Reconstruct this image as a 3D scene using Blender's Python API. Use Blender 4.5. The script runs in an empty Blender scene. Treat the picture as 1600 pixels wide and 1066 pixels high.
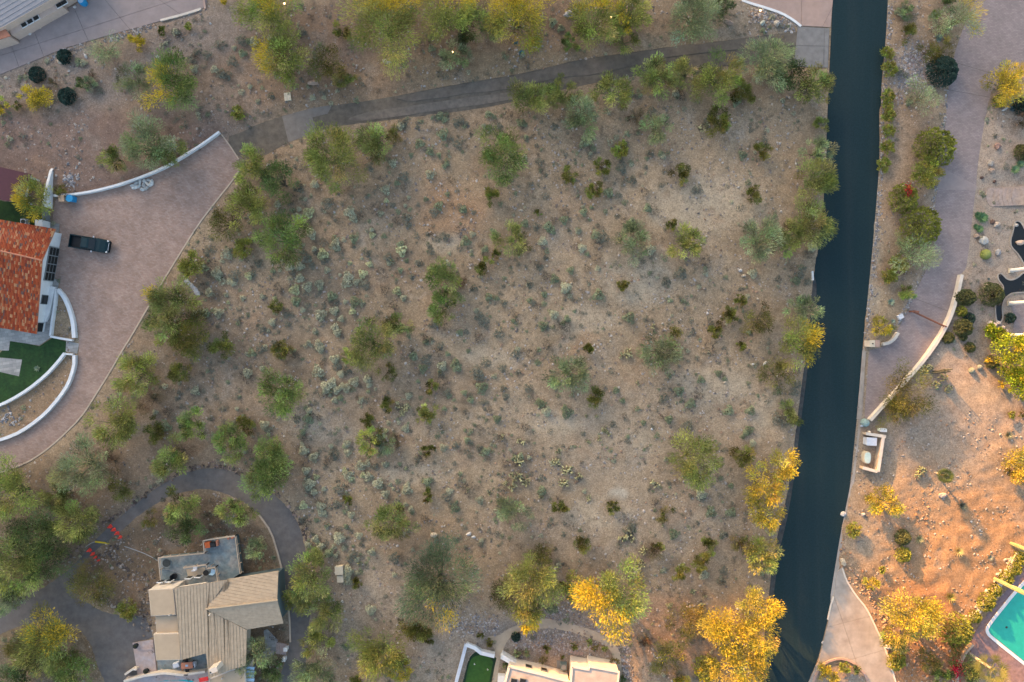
import bpy, math, random
import numpy as np
from mathutils import Vector

# ------------------------------------------------------------------ camera, sky, sun, exposure
S = bpy.context.scene
COL = S.collection
CAM_H = 93.33            # metres above the lot
MPP = 0.0875             # metres per photo pixel on the ground (photo 1600 x 1066)
cd = bpy.data.cameras.new('camera'); cam = bpy.data.objects.new('camera', cd); COL.objects.link(cam)
cam.location = (0, 0, CAM_H); cam.rotation_euler = (0, 0, 0)
cd.sensor_width = 36; cd.lens = 24.0; cd.clip_start = 1; cd.clip_end = 6000
S.camera = cam
SUN_EL = math.radians(14.0)
SUN_D = (0.60, -0.80)    # way the light travels over the ground (towards lower right of the photo)
W = bpy.data.worlds.new('World'); S.world = W; W.use_nodes = True
wn = W.node_tree.nodes; wl = W.node_tree.links
bg = wn['Background']; sky = wn.new('ShaderNodeTexSky'); sky.sky_type = 'NISHITA'
sky.sun_disc = False; sky.sun_elevation = SUN_EL
sky.sun_rotation = math.atan2(-SUN_D[0], -SUN_D[1])
sky.air_density = 1.0; sky.dust_density = 5.0; sky.ozone_density = 0.4; sky.altitude = 500
wl.new(sky.outputs[0], bg.inputs[0]); bg.inputs[1].default_value = 0.15
sd = bpy.data.lights.new('sun', 'SUN'); sun = bpy.data.objects.new('sun', sd); COL.objects.link(sun)
sd.energy = 4.9; sd.angle = math.radians(0.5); sd.color = (1.0, 0.48, 0.14)
sun.rotation_euler = Vector((SUN_D[0]*math.cos(SUN_EL), SUN_D[1]*math.cos(SUN_EL), -math.sin(SUN_EL))).to_track_quat('-Z', 'Y').to_euler()
sun.location = (-100, 130, 120)
S.view_settings.view_transform = 'Standard'; S.view_settings.look = 'None'
S.view_settings.exposure = 1.93; S.view_settings.gamma = 1.0
S.render.engine = 'CYCLES'
S.cycles.max_bounces = 5; S.cycles.diffuse_bounces = 3; S.cycles.transparent_max_bounces = 8

R = random.Random(7)
NR = np.random.default_rng(7)

# ------------------------------------------------------------------ helpers
def pw(px, py, z=0.0):
    k = MPP * (CAM_H - z) / CAM_H
    return ((px - 800) * k, (533 - py) * k, z)
def pl(pts, z=0.0):
    return [pw(a, b, z)[:2] for a, b in pts]
def chaikin(pts, it=1, closed=True, c=0.22):
    for _ in range(it):
        out = []; n = len(pts)
        if not closed: out.append(pts[0])
        for i in range(n if closed else n - 1):
            a, b = pts[i], pts[(i + 1) % n]
            out.append((a[0]*(1-c)+b[0]*c, a[1]*(1-c)+b[1]*c)); out.append((a[0]*c+b[0]*(1-c), a[1]*c+b[1]*(1-c)))
        if not closed: out.append(pts[-1])
        pts = out
    return pts
def inside(poly, X, Y):
    r = np.zeros(np.shape(X), bool); n = len(poly)
    for i in range(n):
        x1, y1 = poly[i]; x2, y2 = poly[(i+1) % n]
        if y1 == y2: continue
        c = ((y1 > Y) != (y2 > Y)) & (X < (x2-x1)*(Y-y1)/(y2-y1)+x1)
        r ^= c
    return r
VN = {}
def vnoise(X, Y, scale, seed):
    if seed not in VN: VN[seed] = np.random.default_rng(seed).random((256, 256))
    g = VN[seed]
    x = np.asarray(X)/scale + 1000.3; y = np.asarray(Y)/scale + 1000.7
    xi = np.floor(x).astype(int); yi = np.floor(y).astype(int); fx = x-xi; fy = y-yi
    fx = fx*fx*(3-2*fx); fy = fy*fy*(3-2*fy)
    a = g[yi % 256, xi % 256]; b = g[yi % 256, (xi+1) % 256]; c = g[(yi+1) % 256, xi % 256]; d = g[(yi+1) % 256, (xi+1) % 256]
    return (a*(1-fx)+b*fx)*(1-fy)+(c*(1-fx)+d*fx)*fy
def clip(poly, p, n):
    """keep the part of poly with (q-p).n >= 0"""
    out = []; m = len(poly)
    for i in range(m):
        a, b = poly[i], poly[(i+1) % m]
        da = (a[0]-p[0])*n[0]+(a[1]-p[1])*n[1]; db = (b[0]-p[0])*n[0]+(b[1]-p[1])*n[1]
        if da >= 0: out.append(a)
        if (da >= 0) != (db >= 0):
            t = da/(da-db); out.append((a[0]+(b[0]-a[0])*t, a[1]+(b[1]-a[1])*t))
    return out
def area(poly):
    return 0.5*sum(poly[i][0]*poly[(i+1) % len(poly)][1]-poly[(i+1) % len(poly)][0]*poly[i][1] for i in range(len(poly)))
def dedupe(poly, e=0.01):
    o = []
    for p in poly:
        if not o or math.hypot(p[0]-o[-1][0], p[1]-o[-1][1]) > e: o.append(p)
    while len(o) > 2 and math.hypot(o[0][0]-o[-1][0], o[0][1]-o[-1][1]) <= e: o.pop()
    return o

class MB:
    def __init__(s): s.V = []; s.F = []; s.C = []; s.col = None
    def add(s, v, f):
        k = len(s.V); s.V += [tuple(q) for q in v]; s.F += [tuple(i+k for i in q) for q in f]
        if s.col is not None: s.C += [s.col]*len(v)
        return s
    def box(s, c, size, rot=0.0, top=1.0):
        hx, hy, hz = size[0]/2, size[1]/2, size[2]/2; cr, sr = math.cos(rot), math.sin(rot); v = []
        for z, t in ((-hz, 1), (hz, top)):
            for x, y in ((-hx, -hy), (hx, -hy), (hx, hy), (-hx, hy)):
                x *= t; y *= t
                v.append((c[0]+x*cr-y*sr, c[1]+x*sr+y*cr, c[2]+z))
        return s.add(v, [(3,2,1,0),(4,5,6,7),(0,1,5,4),(1,2,6,5),(2,3,7,6),(3,0,4,7)])
    def prism(s, poly, z0, z1):
        poly = dedupe(poly)
        if len(poly) < 3: return s
        if area(poly) < 0: poly = poly[::-1]
        n = len(poly)
        v = [(x, y, z0) for x, y in poly]+[(x, y, z1) for x, y in poly]
        return s.add(v, [tuple(range(n, 2*n)), tuple(range(n-1, -1, -1))]+[(i, (i+1) % n, n+(i+1) % n, n+i) for i in range(n)])
    def slab3(s, pts, th):
        """plate with 3-D top outline and thickness th downwards"""
        if area([p[:2] for p in pts]) < 0: pts = pts[::-1]
        n = len(pts); v = list(pts)+[(x, y, z-th) for x, y, z in pts]
        return s.add(v, [tuple(range(n)), tuple(range(2*n-1, n-1, -1))]+[(n+i, n+(i+1) % n, (i+1) % n, i) for i in range(n)])
    def sheet(s, poly, z):
        poly = dedupe(poly)
        if area(poly) < 0: poly = poly[::-1]
        return s.add([(x, y, z) for x, y in poly], [tuple(range(len(poly)))])
    def tube(s, pts, rad, n=6, cap=True):
        pts = [Vector(p) for p in pts]; m = len(pts); v = []
        for i, p in enumerate(pts):
            d = (pts[min(i+1, m-1)]-pts[max(i-1, 0)]).normalized()
            a = d.cross(Vector((0, 0, 1)))
            if a.length < 1e-3: a = Vector((1, 0, 0))
            a.normalize(); b = d.cross(a)
            r = rad[i] if hasattr(rad, '__len__') else rad
            v += [tuple(p+(a*math.cos(2*math.pi*k/n)+b*math.sin(2*math.pi*k/n))*r) for k in range(n)]
        f = [(i*n+k, i*n+(k+1) % n, (i+1)*n+(k+1) % n, (i+1)*n+k) for i in range(m-1) for k in range(n)]
        f = [q[::-1] for q in f]
        if cap: f += [tuple(range(n)), tuple(range((m-1)*n+n-1, (m-1)*n-1, -1))]
        return s.add(v, f)
    def ball(s, c, r, seg=8, rings=5, jit=0.0, rng=R, rot=0.0, half=False):
        if not hasattr(r, '__len__'): r = (r, r, r)
        v = []; cr, sr = math.cos(rot), math.sin(rot)
        for j in range(rings+1):
            t = (math.pi*(0.5 if half else 1))*j/rings; 
            for i in range(seg):
                a = 2*math.pi*i/seg; q = 1+rng.uniform(-jit, jit)
                x = r[0]*math.sin(t)*math.cos(a)*q; y = r[1]*math.sin(t)*math.sin(a)*q
                v.append((c[0]+x*cr-y*sr, c[1]+x*sr+y*cr, c[2]+r[2]*math.cos(t)*q))
        f = [(j*seg+i, (j+1)*seg+i, (j+1)*seg+(i+1) % seg, j*seg+(i+1) % seg) for j in range(rings) for i in range(seg)]
        return s.add(v, f)
    def ribbon(s, pts, w, z0, z1):
        """wall along a plan polyline; w and z1 may be lists"""
        n = len(pts); L = []; Rr = []
        for i in range(n):
            a = pts[max(i-1, 0)]; b = pts[min(i+1, n-1)]
            d = math.hypot(b[0]-a[0], b[1]-a[1]) or 1; nx, ny = -(b[1]-a[1])/d, (b[0]-a[0])/d
            wi = (w[i] if hasattr(w, '__len__') else w)/2
            L.append((pts[i][0]+nx*wi, pts[i][1]+ny*wi)); Rr.append((pts[i][0]-nx*wi, pts[i][1]-ny*wi))
        v = []
        for i in range(n):
            h = z1[i] if hasattr(z1, '__len__') else z1
            v += [(*L[i], z0), (*Rr[i], z0), (*Rr[i], h), (*L[i], h)]
        f = []
        for i in range(n-1):
            k = i*4; m = k+4
            f += [(k+3, k+2, m+2, m+3), (k, k+3, m+3, m), (k+2, k+1, m+1, m+2), (k+1, k, m, m+1)]
        f += [(0, 1, 2, 3), (n*4-1, n*4-2, n*4-3, n*4-4)]
        return s.add(v, f)
    def mesh(s, name, off=(0, 0, 0)):
        me = bpy.data.meshes.new(name)
        me.from_pydata([(a-off[0], b-off[1], c-off[2]) for a, b, c in s.V], [], s.F)
        if s.C:
            at = me.color_attributes.new('tint', 'FLOAT_COLOR', 'POINT')
            at.data.foreach_set('color', np.array([(*c[:3], 1) for c in s.C], np.float32).ravel())
        return me
    def build(s, name, mat, parent=None, loc=None, smooth=False):
        off = (0, 0, 0)
        if parent is not None: off = OFF[parent.name]
        elif loc is not None: off = loc
        me = s.mesh(name, off)
        me.materials.append(mat)
        if smooth: me.polygons.foreach_set('use_smooth', [True]*len(me.polygons))
        o = bpy.data.objects.new(name, me); COL.objects.link(o)
        if parent is not None: o.parent = parent; OFF[o.name] = off
        else:
            o.location = off; OFF[o.name] = off
        return o
OFF = {}
def tag(o, label, cat, group=None):
    o['label'] = label; o['category'] = cat
    if group: o['group'] = group
    return o
def struct(o, kind='structure'):
    o['kind'] = kind; return o
def thing(name, label, cat, loc=(0, 0, 0), rotz=0.0, group=None, local=False):
    o = bpy.data.objects.new(name, None); o.empty_display_size = 0.3; COL.objects.link(o)
    o.location = loc; o.rotation_euler = (0, 0, rotz)
    OFF[o.name] = (0, 0, 0) if (local or rotz) else tuple(loc)
    return tag(o, label, cat, group)
def qmesh(name, V, C, mat):
    """V (N,4,3) quads, C (N,3) colours"""
    n = len(V); me = bpy.data.meshes.new(name)
    me.vertices.add(n*4); me.vertices.foreach_set('co', np.ascontiguousarray(V, np.float32).ravel())
    me.loops.add(n*4); me.loops.foreach_set('vertex_index', np.arange(n*4, dtype=np.int32))
    me.polygons.add(n); me.polygons.foreach_set('loop_start', np.arange(0, n*4, 4, dtype=np.int32))
    me.update(calc_edges=True)
    at = me.color_attributes.new('tint', 'FLOAT_COLOR', 'POINT')
    c = np.ones((n, 4, 4), np.float32); c[:, :, :3] = np.asarray(C)[:, None, :]
    at.data.foreach_set('color', c.ravel())
    me.materials.append(mat); return me
def link(name, me, parent=None, loc=None):
    o = bpy.data.objects.new(name, me); COL.objects.link(o)
    if parent is not None: o.parent = parent
    if loc is not None: o.location = loc
    return o

# ------------------------------------------------------------------ materials
def mat(name, base=(0.5, 0.5, 0.5), rough=0.85, var=0.12, scale=3.0, bump=0.15, bscale=30.0, spec=0.3, attr=False, metal=0.0, second=None, sscale=0.5, bdist=0.03, stretch=None):
    m = bpy.data.materials.new(name); m.use_nodes = True
    n = m.node_tree.nodes; l = m.node_tree.links; b = n['Principled BSDF']
    b.inputs['Roughness'].default_value = rough; b.inputs['Specular IOR Level'].default_value = spec; b.inputs['Metallic'].default_value = metal
    tc = n.new('ShaderNodeTexCoord')
    no = n.new('ShaderNodeTexNoise'); no.inputs['Scale'].default_value = scale; no.inputs['Detail'].default_value = 6; no.inputs['Roughness'].default_value = 0.65
    l.new(tc.outputs['Object'], no.inputs['Vector'])
    ra = n.new('ShaderNodeMapRange'); ra.inputs[1].default_value = 0.3; ra.inputs[2].default_value = 0.7; ra.inputs[3].default_value = 1-var; ra.inputs[4].default_value = 1+var
    l.new(no.outputs['Fac'], ra.inputs[0])
    mx = n.new('ShaderNodeMix'); mx.data_type = 'RGBA'; mx.blend_type = 'MULTIPLY'; mx.inputs[0].default_value = 1
    if attr:
        at = n.new('ShaderNodeAttribute'); at.attribute_name = 'tint'; src = at.outputs['Color']
    else:
        rg = n.new('ShaderNodeRGB'); rg.outputs[0].default_value = (*base, 1); src = rg.outputs[0]
    if second:
        n2 = n.new('ShaderNodeTexNoise'); n2.inputs['Scale'].default_value = sscale; n2.inputs['Detail'].default_value = 5; n2.inputs['Distortion'].default_value = 0.6
        if stretch:
            mp = n.new('ShaderNodeMapping'); mp.inputs['Rotation'].default_value = stretch[0]; mp.inputs['Scale'].default_value = stretch[1]; l.new(tc.outputs['Object'], mp.inputs['Vector']); l.new(mp.outputs[0], n2.inputs['Vector'])
        else: l.new(tc.outputs['Object'], n2.inputs['Vector'])
        r2 = n.new('ShaderNodeMapRange'); r2.inputs[1].default_value = 0.42; r2.inputs[2].default_value = 0.66
        l.new(n2.outputs['Fac'], r2.inputs[0])
        m2 = n.new('ShaderNodeMix'); m2.data_type = 'RGBA'; l.new(r2.outputs[0], m2.inputs[0]); l.new(src, m2.inputs[6]); m2.inputs[7].default_value = (*second, 1)
        src = m2.outputs[2]
    l.new(src, mx.inputs[6]); l.new(ra.outputs[0], mx.inputs[7]); l.new(mx.outputs[2], b.inputs['Base Color'])
    if bump:
        nb = n.new('ShaderNodeTexNoise'); nb.inputs['Scale'].default_value = bscale; nb.inputs['Detail'].default_value = 4
        l.new(tc.outputs['Object'], nb.inputs['Vector'])
        bp = n.new('ShaderNodeBump'); bp.inputs['Strength'].default_value = bump; bp.inputs['Distance'].default_value = bdist
        l.new(nb.outputs['Fac'], bp.inputs['Height']); l.new(bp.outputs[0], b.inputs['Normal'])
    return m
def leafmat(name, transl=0.3):
    m = bpy.data.materials.new(name); m.use_nodes = True
    n = m.node_tree.nodes; l = m.node_tree.links; n.remove(n['Principled BSDF']); out = n['Material Output']
    at = n.new('ShaderNodeAttribute'); at.attribute_name = 'tint'
    d = n.new('ShaderNodeBsdfDiffuse'); t = n.new('ShaderNodeBsdfTranslucent'); mx = n.new('ShaderNodeMixShader'); mx.inputs[0].default_value = transl
    l.new(at.outputs['Color'], d.inputs[0]); l.new(at.outputs['Color'], t.inputs[0]); l.new(d.outputs[0], mx.inputs[1]); l.new(t.outputs[0], mx.inputs[2]); l.new(mx.outputs[0], out.inputs[0])
    return m
def brickmat(name, c1, c2, mortar, bw, bh, rot=0.0, var=0.15, rough=0.9):
    m = bpy.data.materials.new(name); m.use_nodes = True
    n = m.node_tree.nodes; l = m.node_tree.links; b = n['Principled BSDF']; b.inputs['Roughness'].default_value = rough; b.inputs['Specular IOR Level'].default_value = 0.2
    tc = n.new('ShaderNodeTexCoord'); mp = n.new('ShaderNodeMapping'); mp.inputs['Rotation'].default_value = (0, 0, rot)
    l.new(tc.outputs['Object'], mp.inputs['Vector'])
    br = n.new('ShaderNodeTexBrick'); br.inputs['Color1'].default_value = (*c1, 1); br.inputs['Color2'].default_value = (*c2, 1); br.inputs['Mortar'].default_value = (*mortar, 1)
    br.inputs['Scale'].default_value = 1; br.inputs['Brick Width'].default_value = bw; br.inputs['Row Height'].default_value = bh; br.inputs['Mortar Size'].default_value = 0.012
    l.new(mp.outputs[0], br.inputs['Vector'])
    no = n.new('ShaderNodeTexNoise'); no.inputs['Scale'].default_value = 0.55; no.inputs['Detail'].default_value = 8; no.inputs['Roughness'].default_value = 0.7
    l.new(tc.outputs['Object'], no.inputs['Vector'])
    ra = n.new('ShaderNodeMapRange'); ra.inputs[1].default_value = 0.3; ra.inputs[2].default_value = 0.7; ra.inputs[3].default_value = 1-var; ra.inputs[4].default_value = 1+var
    l.new(no.outputs['Fac'], ra.inputs[0])
    mx = n.new('ShaderNodeMix'); mx.data_type = 'RGBA'; mx.blend_type = 'MULTIPLY'; mx.inputs[0].default_value = 1
    l.new(br.outputs['Color'], mx.inputs[6]); l.new(ra.outputs[0], mx.inputs[7]); l.new(mx.outputs[2], b.inputs['Base Color'])
    bp = n.new('ShaderNodeBump'); bp.inputs['Strength'].default_value = 0.3; bp.inputs['Distance'].default_value = 0.01; bp.invert = True
    l.new(br.outputs['Fac'], bp.inputs['Height']); l.new(bp.outputs[0], b.inputs['Normal'])
    return m
def groundmat():
    m = bpy.data.materials.new('desert_soil'); m.use_nodes = True
    n = m.node_tree.nodes; l = m.node_tree.links; b = n['Principled BSDF']; b.inputs['Roughness'].default_value = 0.95; b.inputs['Specular IOR Level'].default_value = 0.1
    tc = n.new('ShaderNodeTexCoord'); P = tc.outputs['Object']
    at = n.new('ShaderNodeAttribute'); at.attribute_name = 'tint'; cur = at.outputs['Color']
    def noise(sc, det=5, dist=0.0, rough=0.6):
        q = n.new('ShaderNodeTexNoise'); q.inputs['Scale'].default_value = sc; q.inputs['Detail'].default_value = det; q.inputs['Distortion'].default_value = dist; q.inputs['Roughness'].default_value = rough
        l.new(P, q.inputs['Vector']); return q.outputs['Fac']
    def rng(s, a, c, d=0.0, e=1.0):
        r = n.new('ShaderNodeMapRange'); r.inputs[1].default_value = a; r.inputs[2].default_value = c; r.inputs[3].default_value = d; r.inputs[4].default_value = e
        l.new(s, r.inputs[0]); return r.outputs[0]
    def mul(c, f):
        q = n.new('ShaderNodeMix'); q.data_type = 'RGBA'; q.blend_type = 'MULTIPLY'; q.inputs[0].default_value = 1; l.new(c, q.inputs[6]); l.new(f, q.inputs[7]); return q.outputs[2]
    def mix(c, f, colr):
        q = n.new('ShaderNodeMix'); q.data_type = 'RGBA'; l.new(f, q.inputs[0]); l.new(c, q.inputs[6]); q.inputs[7].default_value = (*colr, 1); return q.outputs[2]
    cur = mix(cur, rng(noise(0.17, 6, 0.8), 0.54, 0.75, 0, 0.5), (0.30, 0.185, 0.11))     # rusty patches
    cur = mix(cur, rng(noise(0.23, 6, 0.5), 0.55, 0.72, 0, 0.45), (0.27, 0.235, 0.195))   # greyer gravel
    cur = mul(cur, rng(noise(1.1, 9, 0.5, 0.75), 0.25, 0.75, 0.62, 1.38))
    cur = mul(cur, rng(noise(5.0, 7, 0.0, 0.85), 0.3, 0.7, 0.45, 1.55))
    v = n.new('ShaderNodeTexVoronoi'); v.inputs['Scale'].default_value = 5.5; l.new(P, v.inputs['Vector'])
    sp = n.new('ShaderNodeSeparateColor'); l.new(v.outputs['Color'], sp.inputs[0])
    dist = rng(v.outputs['Distance'], 0.16, 0.30, 1, 0)
    def gate(ch, a, c, amt):
        g = rng(sp.outputs[ch], a, c, 0, amt); q = n.new('ShaderNodeMath'); q.operation = 'MULTIPLY'; l.new(g, q.inputs[0]); l.new(dist, q.inputs[1]); return q.outputs[0]
    cur = mix(cur, gate(0, 0.80, 0.86, 0.75), (0.46, 0.40, 0.34))
    cur = mix(cur, gate(1, 0.76, 0.82, 0.7), (0.11, 0.085, 0.07))
    cur = mix(cur, gate(2, 0.86, 0.9, 0.7), (0.33, 0.16, 0.09))
    l.new(cur, b.inputs['Base Color'])
    bp = n.new('ShaderNodeBump'); bp.inputs['Strength'].default_value = 0.6; bp.inputs['Distance'].default_value = 0.05
    l.new(noise(6.0, 6, 0, 0.75), bp.inputs['Height']); l.new(bp.outputs[0], b.inputs['Normal'])
    return m
def watermat(name, col, rough=0.05):
    m = bpy.data.materials.new(name); m.use_nodes = True
    n = m.node_tree.nodes; l = m.node_tree.links; b = n['Principled BSDF']; b.inputs['Roughness'].default_value = rough
    tc = n.new('ShaderNodeTexCoord'); no = n.new('ShaderNodeTexNoise'); no.inputs['Scale'].default_value = 1.5; no.inputs['Detail'].default_value = 3
    l.new(tc.outputs['Object'], no.inputs['Vector'])
    cr = n.new('ShaderNodeMix'); cr.data_type = 'RGBA'; l.new(no.outputs['Fac'], cr.inputs[0]); cr.inputs[6].default_value = (*[c*0.85 for c in col], 1); cr.inputs[7].default_value = (*[c*1.15 for c in col], 1)
    l.new(cr.outputs[2], b.inputs['Base Color'])
    bp = n.new('ShaderNodeBump'); bp.inputs['Strength'].default_value = 0.08; bp.inputs['Distance'].default_value = 0.05; l.new(no.outputs['Fac'], bp.inputs['Height']); l.new(bp.outputs[0], b.inputs['Normal'])
    return m
def emit(name, col, st):
    m = bpy.data.materials.new(name); m.use_nodes = True; b = m.node_tree.nodes['Principled BSDF']
    b.inputs['Emission Color'].default_value = (*col, 1); b.inputs['Emission Strength'].default_value = st; return m

M = dict(
 soil=groundmat(), leaf=leafmat('foliage', .22), scrubleaf=leafmat('scrub_foliage', .06), succ=mat('cactus_skin', attr=True, var=0.2, scale=6, bump=0.2, rough=0.7),
 bark=mat('bark', (0.11, 0.085, 0.055), var=0.35, scale=6, bump=0.4), greenbark=mat('green_bark', (0.15, 0.15, 0.07), var=0.3, scale=6),
 asphalt=mat('fresh_asphalt', (0.0140, 0.0305, 0.0355), rough=0.92, var=0.2, scale=5.0, bump=0.2, bscale=40, second=(0.019, 0.034, 0.038), sscale=0.35, spec=0.1, stretch=((0, 0, 0.16), (1.6, 0.07, 1))),
 olddrive=mat('weathered_asphalt', (0.108, 0.090, 0.070), var=0.3, scale=1.2, bump=0.4, bscale=10, second=(0.135, 0.108, 0.080), sscale=0.25),
 sideasph=mat('side_drive_asphalt', (0.118, 0.107, 0.101), var=0.22, scale=0.9, bump=0.2, bscale=40, second=(0.145, 0.122, 0.105), sscale=0.2),
 patch=mat('grey_concrete_patch', (0.18, 0.155, 0.132), var=0.16, scale=1.5),
 apron=mat('grey_concrete', (0.185, 0.175, 0.165), var=0.18, scale=1.2),
 pinkconc=mat('pink_concrete', (0.37, 0.255, 0.205), var=0.12, scale=0.9, second=(0.33, 0.235, 0.195), sscale=0.25),
 mauveconc=mat('mauve_concrete', (0.285, 0.225, 0.205), var=0.12, scale=0.8, second=(0.25, 0.205, 0.19), sscale=0.2),
 conc=mat('pale_concrete', (0.33, 0.29, 0.25), var=0.2, scale=0.7, second=(0.27, 0.225, 0.185), sscale=0.22),
 pavers=brickmat('red_pavers', (0.285, 0.188, 0.145), (0.335, 0.24, 0.195), (0.225, 0.172, 0.138), 0.42, 0.2, 0.2, 0.24),
 mauvepav=brickmat('mauve_pavers', (0.235, 0.185, 0.175), (0.285, 0.23, 0.215), (0.17, 0.14, 0.13), 0.42, 0.2, 0.1),
 stonepav=brickmat('grey_stone_pavers', (0.36, 0.345, 0.32), (0.25, 0.245, 0.235), (0.19, 0.185, 0.175), 0.9, 0.42, -0.15, 0.25),
 white=mat('white_stucco', (0.64, 0.64, 0.63), var=0.08, scale=1.5, bump=0.15, bscale=40),
 cream=mat('cream_stucco', (0.59, 0.51, 0.42), var=0.1, scale=1.2, bscale=40),
 tanstucco=mat('tan_stucco', (0.43, 0.34, 0.255), var=0.12, scale=1.4, bscale=40),
 tanroof=mat('tan_flat_roof', (0.405, 0.305, 0.205), var=0.07, scale=1.0),
 tanseam=mat('tan_roof_courses', (0.375, 0.285, 0.195), var=0.16, scale=2.0),
 greyroof=mat('mauve_grey_roof', (0.32, 0.285, 0.28), var=0.1, scale=2.0),
 flatgrey=mat('flat_roof_coating', (0.40, 0.33, 0.28), var=0.16, scale=1.0, second=(0.36, 0.30, 0.255), sscale=0.6),
 tile=mat('clay_tile', attr=True, var=0.16, scale=5, rough=0.8), teal=mat('teal_grey_siding', (0.10, 0.135, 0.135), var=0.1),
 deck=mat('blue_grey_deck', (0.15, 0.19, 0.20), var=0.3, scale=1.6, second=(0.24, 0.235, 0.215), sscale=0.8),
 pinkflag=mat('pink_flagstone', (0.40, 0.30, 0.26), var=0.14, scale=2, second=(0.36, 0.32, 0.32), sscale=0.7),
 pooldeck=mat('mauve_pool_deck', (0.20, 0.135, 0.14), var=0.3, scale=2.2, second=(0.25, 0.15, 0.12), sscale=0.35),
 lawn=mat('artificial_turf', (0.012, 0.042, 0.010), var=0.35, scale=2.5, bump=0.5, bscale=120, second=(0.020, 0.058, 0.012), sscale=0.5),
 green=mat('putting_green_turf', (0.03, 0.085, 0.012), var=0.2, scale=2.0, bump=0.4, bscale=150, second=(0.022, 0.066, 0.012), sscale=0.3),
 fringe=mat('dark_fringe_turf', (0.010, 0.030, 0.012), var=0.35, scale=4, bump=0.6, bscale=90),
 pool=watermat('pool_water', (0.02, 0.33, 0.26)), cyan=watermat('cyan_pool_water', (0.02, 0.36, 0.40)), pond=watermat('dark_pond_water', (0.010, 0.010, 0.008), 0.15),
 rock=mat('desert_rock', attr=True, var=0.25, scale=4, bump=0.5, bscale=10), dirtpath=mat('tan_path', (0.39, 0.315, 0.225), var=0.12, scale=1.5, second=(0.34, 0.275, 0.20), sscale=0.5),
 darksoil=mat('dark_mulch', (0.12, 0.088, 0.065), var=0.4, scale=2.5, bump=0.5, bscale=12),
 glass=mat('dark_glass', (0.02, 0.022, 0.022), rough=0.12, var=0.05, bump=0), wood=mat('brown_wood', (0.20, 0.11, 0.065), var=0.25, scale=5),
 rust=mat('rusted_steel', (0.20, 0.085, 0.055), var=0.3, scale=6), steel=mat('grey_steel', (0.17, 0.185, 0.19), var=0.1, rough=0.5),
 truck=mat('dark_teal_paint', (0.003, 0.020, 0.026), rough=0.35, var=0.1, bump=0, spec=0.25), blackp=mat('black_plastic', (0.012, 0.013, 0.014), var=0.2, rough=0.6),
 rubber=mat('tyre_rubber', (0.012, 0.012, 0.012), var=0.2), chrome=mat('chrome', (0.6, 0.6, 0.6), rough=0.25, metal=0.7, bump=0),
 lens=mat('lamp_lens', (0.7, 0.7, 0.68), rough=0.2, bump=0), redlens=mat('red_lens', (0.3, 0.01, 0.01), rough=0.2, bump=0),
 blue=mat('blue_plastic', (0.02, 0.23, 0.45), rough=0.5, var=0.1), tanbin=mat('tan_plastic', (0.42, 0.30, 0.21), rough=0.6),
 beige=mat('beige_metal', (0.52, 0.44, 0.32), rough=0.6, var=0.08), palegrey=mat('pale_grey_metal', (0.50, 0.52, 0.56), rough=0.5, var=0.1), mint=mat('pale_green_metal', (0.50, 0.58, 0.50), rough=0.6, var=0.1),
 cone=mat('red_cone_rubber', (0.85, 0.075, 0.05), rough=0.5, var=0.06), yellow=mat('yellow_rubber', (0.62, 0.43, 0.02), var=0.1), hose=mat('grey_hose', (0.36, 0.35, 0.33), var=0.1),
 orange=mat('orange_fabric', (0.58, 0.13, 0.04), var=0.12), redfab=mat('red_fabric', (0.50, 0.03, 0.03), var=0.1), charcoal=mat('charcoal_cover', (0.03, 0.035, 0.035), var=0.3),
 lightblue=mat('pale_blue_slat', (0.28, 0.42, 0.55), rough=0.4, var=0.1), maroon=mat('maroon_roof', (0.085, 0.032, 0.04), var=0.1, scale=2), lamp=emit('warm_lamp', (1.0, 0.55, 0.2), 6.0),
 flag=mat('flagstone', (0.31, 0.24, 0.205), var=0.25, scale=2.5, second=(0.34, 0.25, 0.19), sscale=0.8), copper=mat('terracotta', (0.42, 0.17, 0.10), var=0.15),
 roofgap=mat('roof_shade_underlay', (0.24, 0.18, 0.125)), dust=mat('dusty_asphalt', (0.055, 0.053, 0.050), var=.4, scale=1.5, second=(0.035, 0.045, 0.048), sscale=.6), brokenp=mat('broken_asphalt', (0.145, 0.120, 0.096), var=.25, scale=1.5), sand=mat('garden_sand', (0.29, 0.24, 0.215), var=0.14, scale=1.2, bump=0.3, bscale=14, second=(0.31, 0.25, 0.205), sscale=0.25),
)
# ------------------------------------------------------------------ setting outlines (photo pixels -> ground)
ROAD = [(1302,-40),(1299,40),(1296,100),(1293,170),(1290,240),(1287,300),(1280,370),(1271,430),(1265,500),(1258,560),(1250,620),(1241,690),(1231,770),(1218,820),(1208,870),(1200,940),(1194,1000),(1188,1066),(1184,1110),
        (1250,1110),(1262,1066),(1278,1030),(1289,985),(1300,940),(1307,900),(1312,860),(1316,818),(1324,795),(1329,750),(1334,700),(1338,660),(1343,620),(1348,540),(1352,500),(1357,450),(1362,400),(1368,330),(1373,270),(1375,200),(1377,130),(1384,60),(1387,0),(1389,-40)]
ODRIVE = [(1296,45),(1230,52),(1197,55),(1120,65),(1060,71),(1000,80),(900,94),(850,107),(800,118),(700,134),(620,150),(560,160),(520,165),(485,170),(441,181),(405,193),(378,207),(352,215),(375,250),(410,246),(450,223),(493,207),(520,198),(550,195),(600,189),(650,183),(700,177),(760,168),(800,160),(850,146),(900,136),(950,126),(1000,118),(1040,112),(1100,106),(1150,103),(1200,103),(1250,107),(1294,108)]
TOPPINK = [(1150,-40),(1165,2),(1180,8),(1205,16),(1225,22),(1242,33),(1252,41),(1297,43),(1301,0),(1303,-40)]
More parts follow.
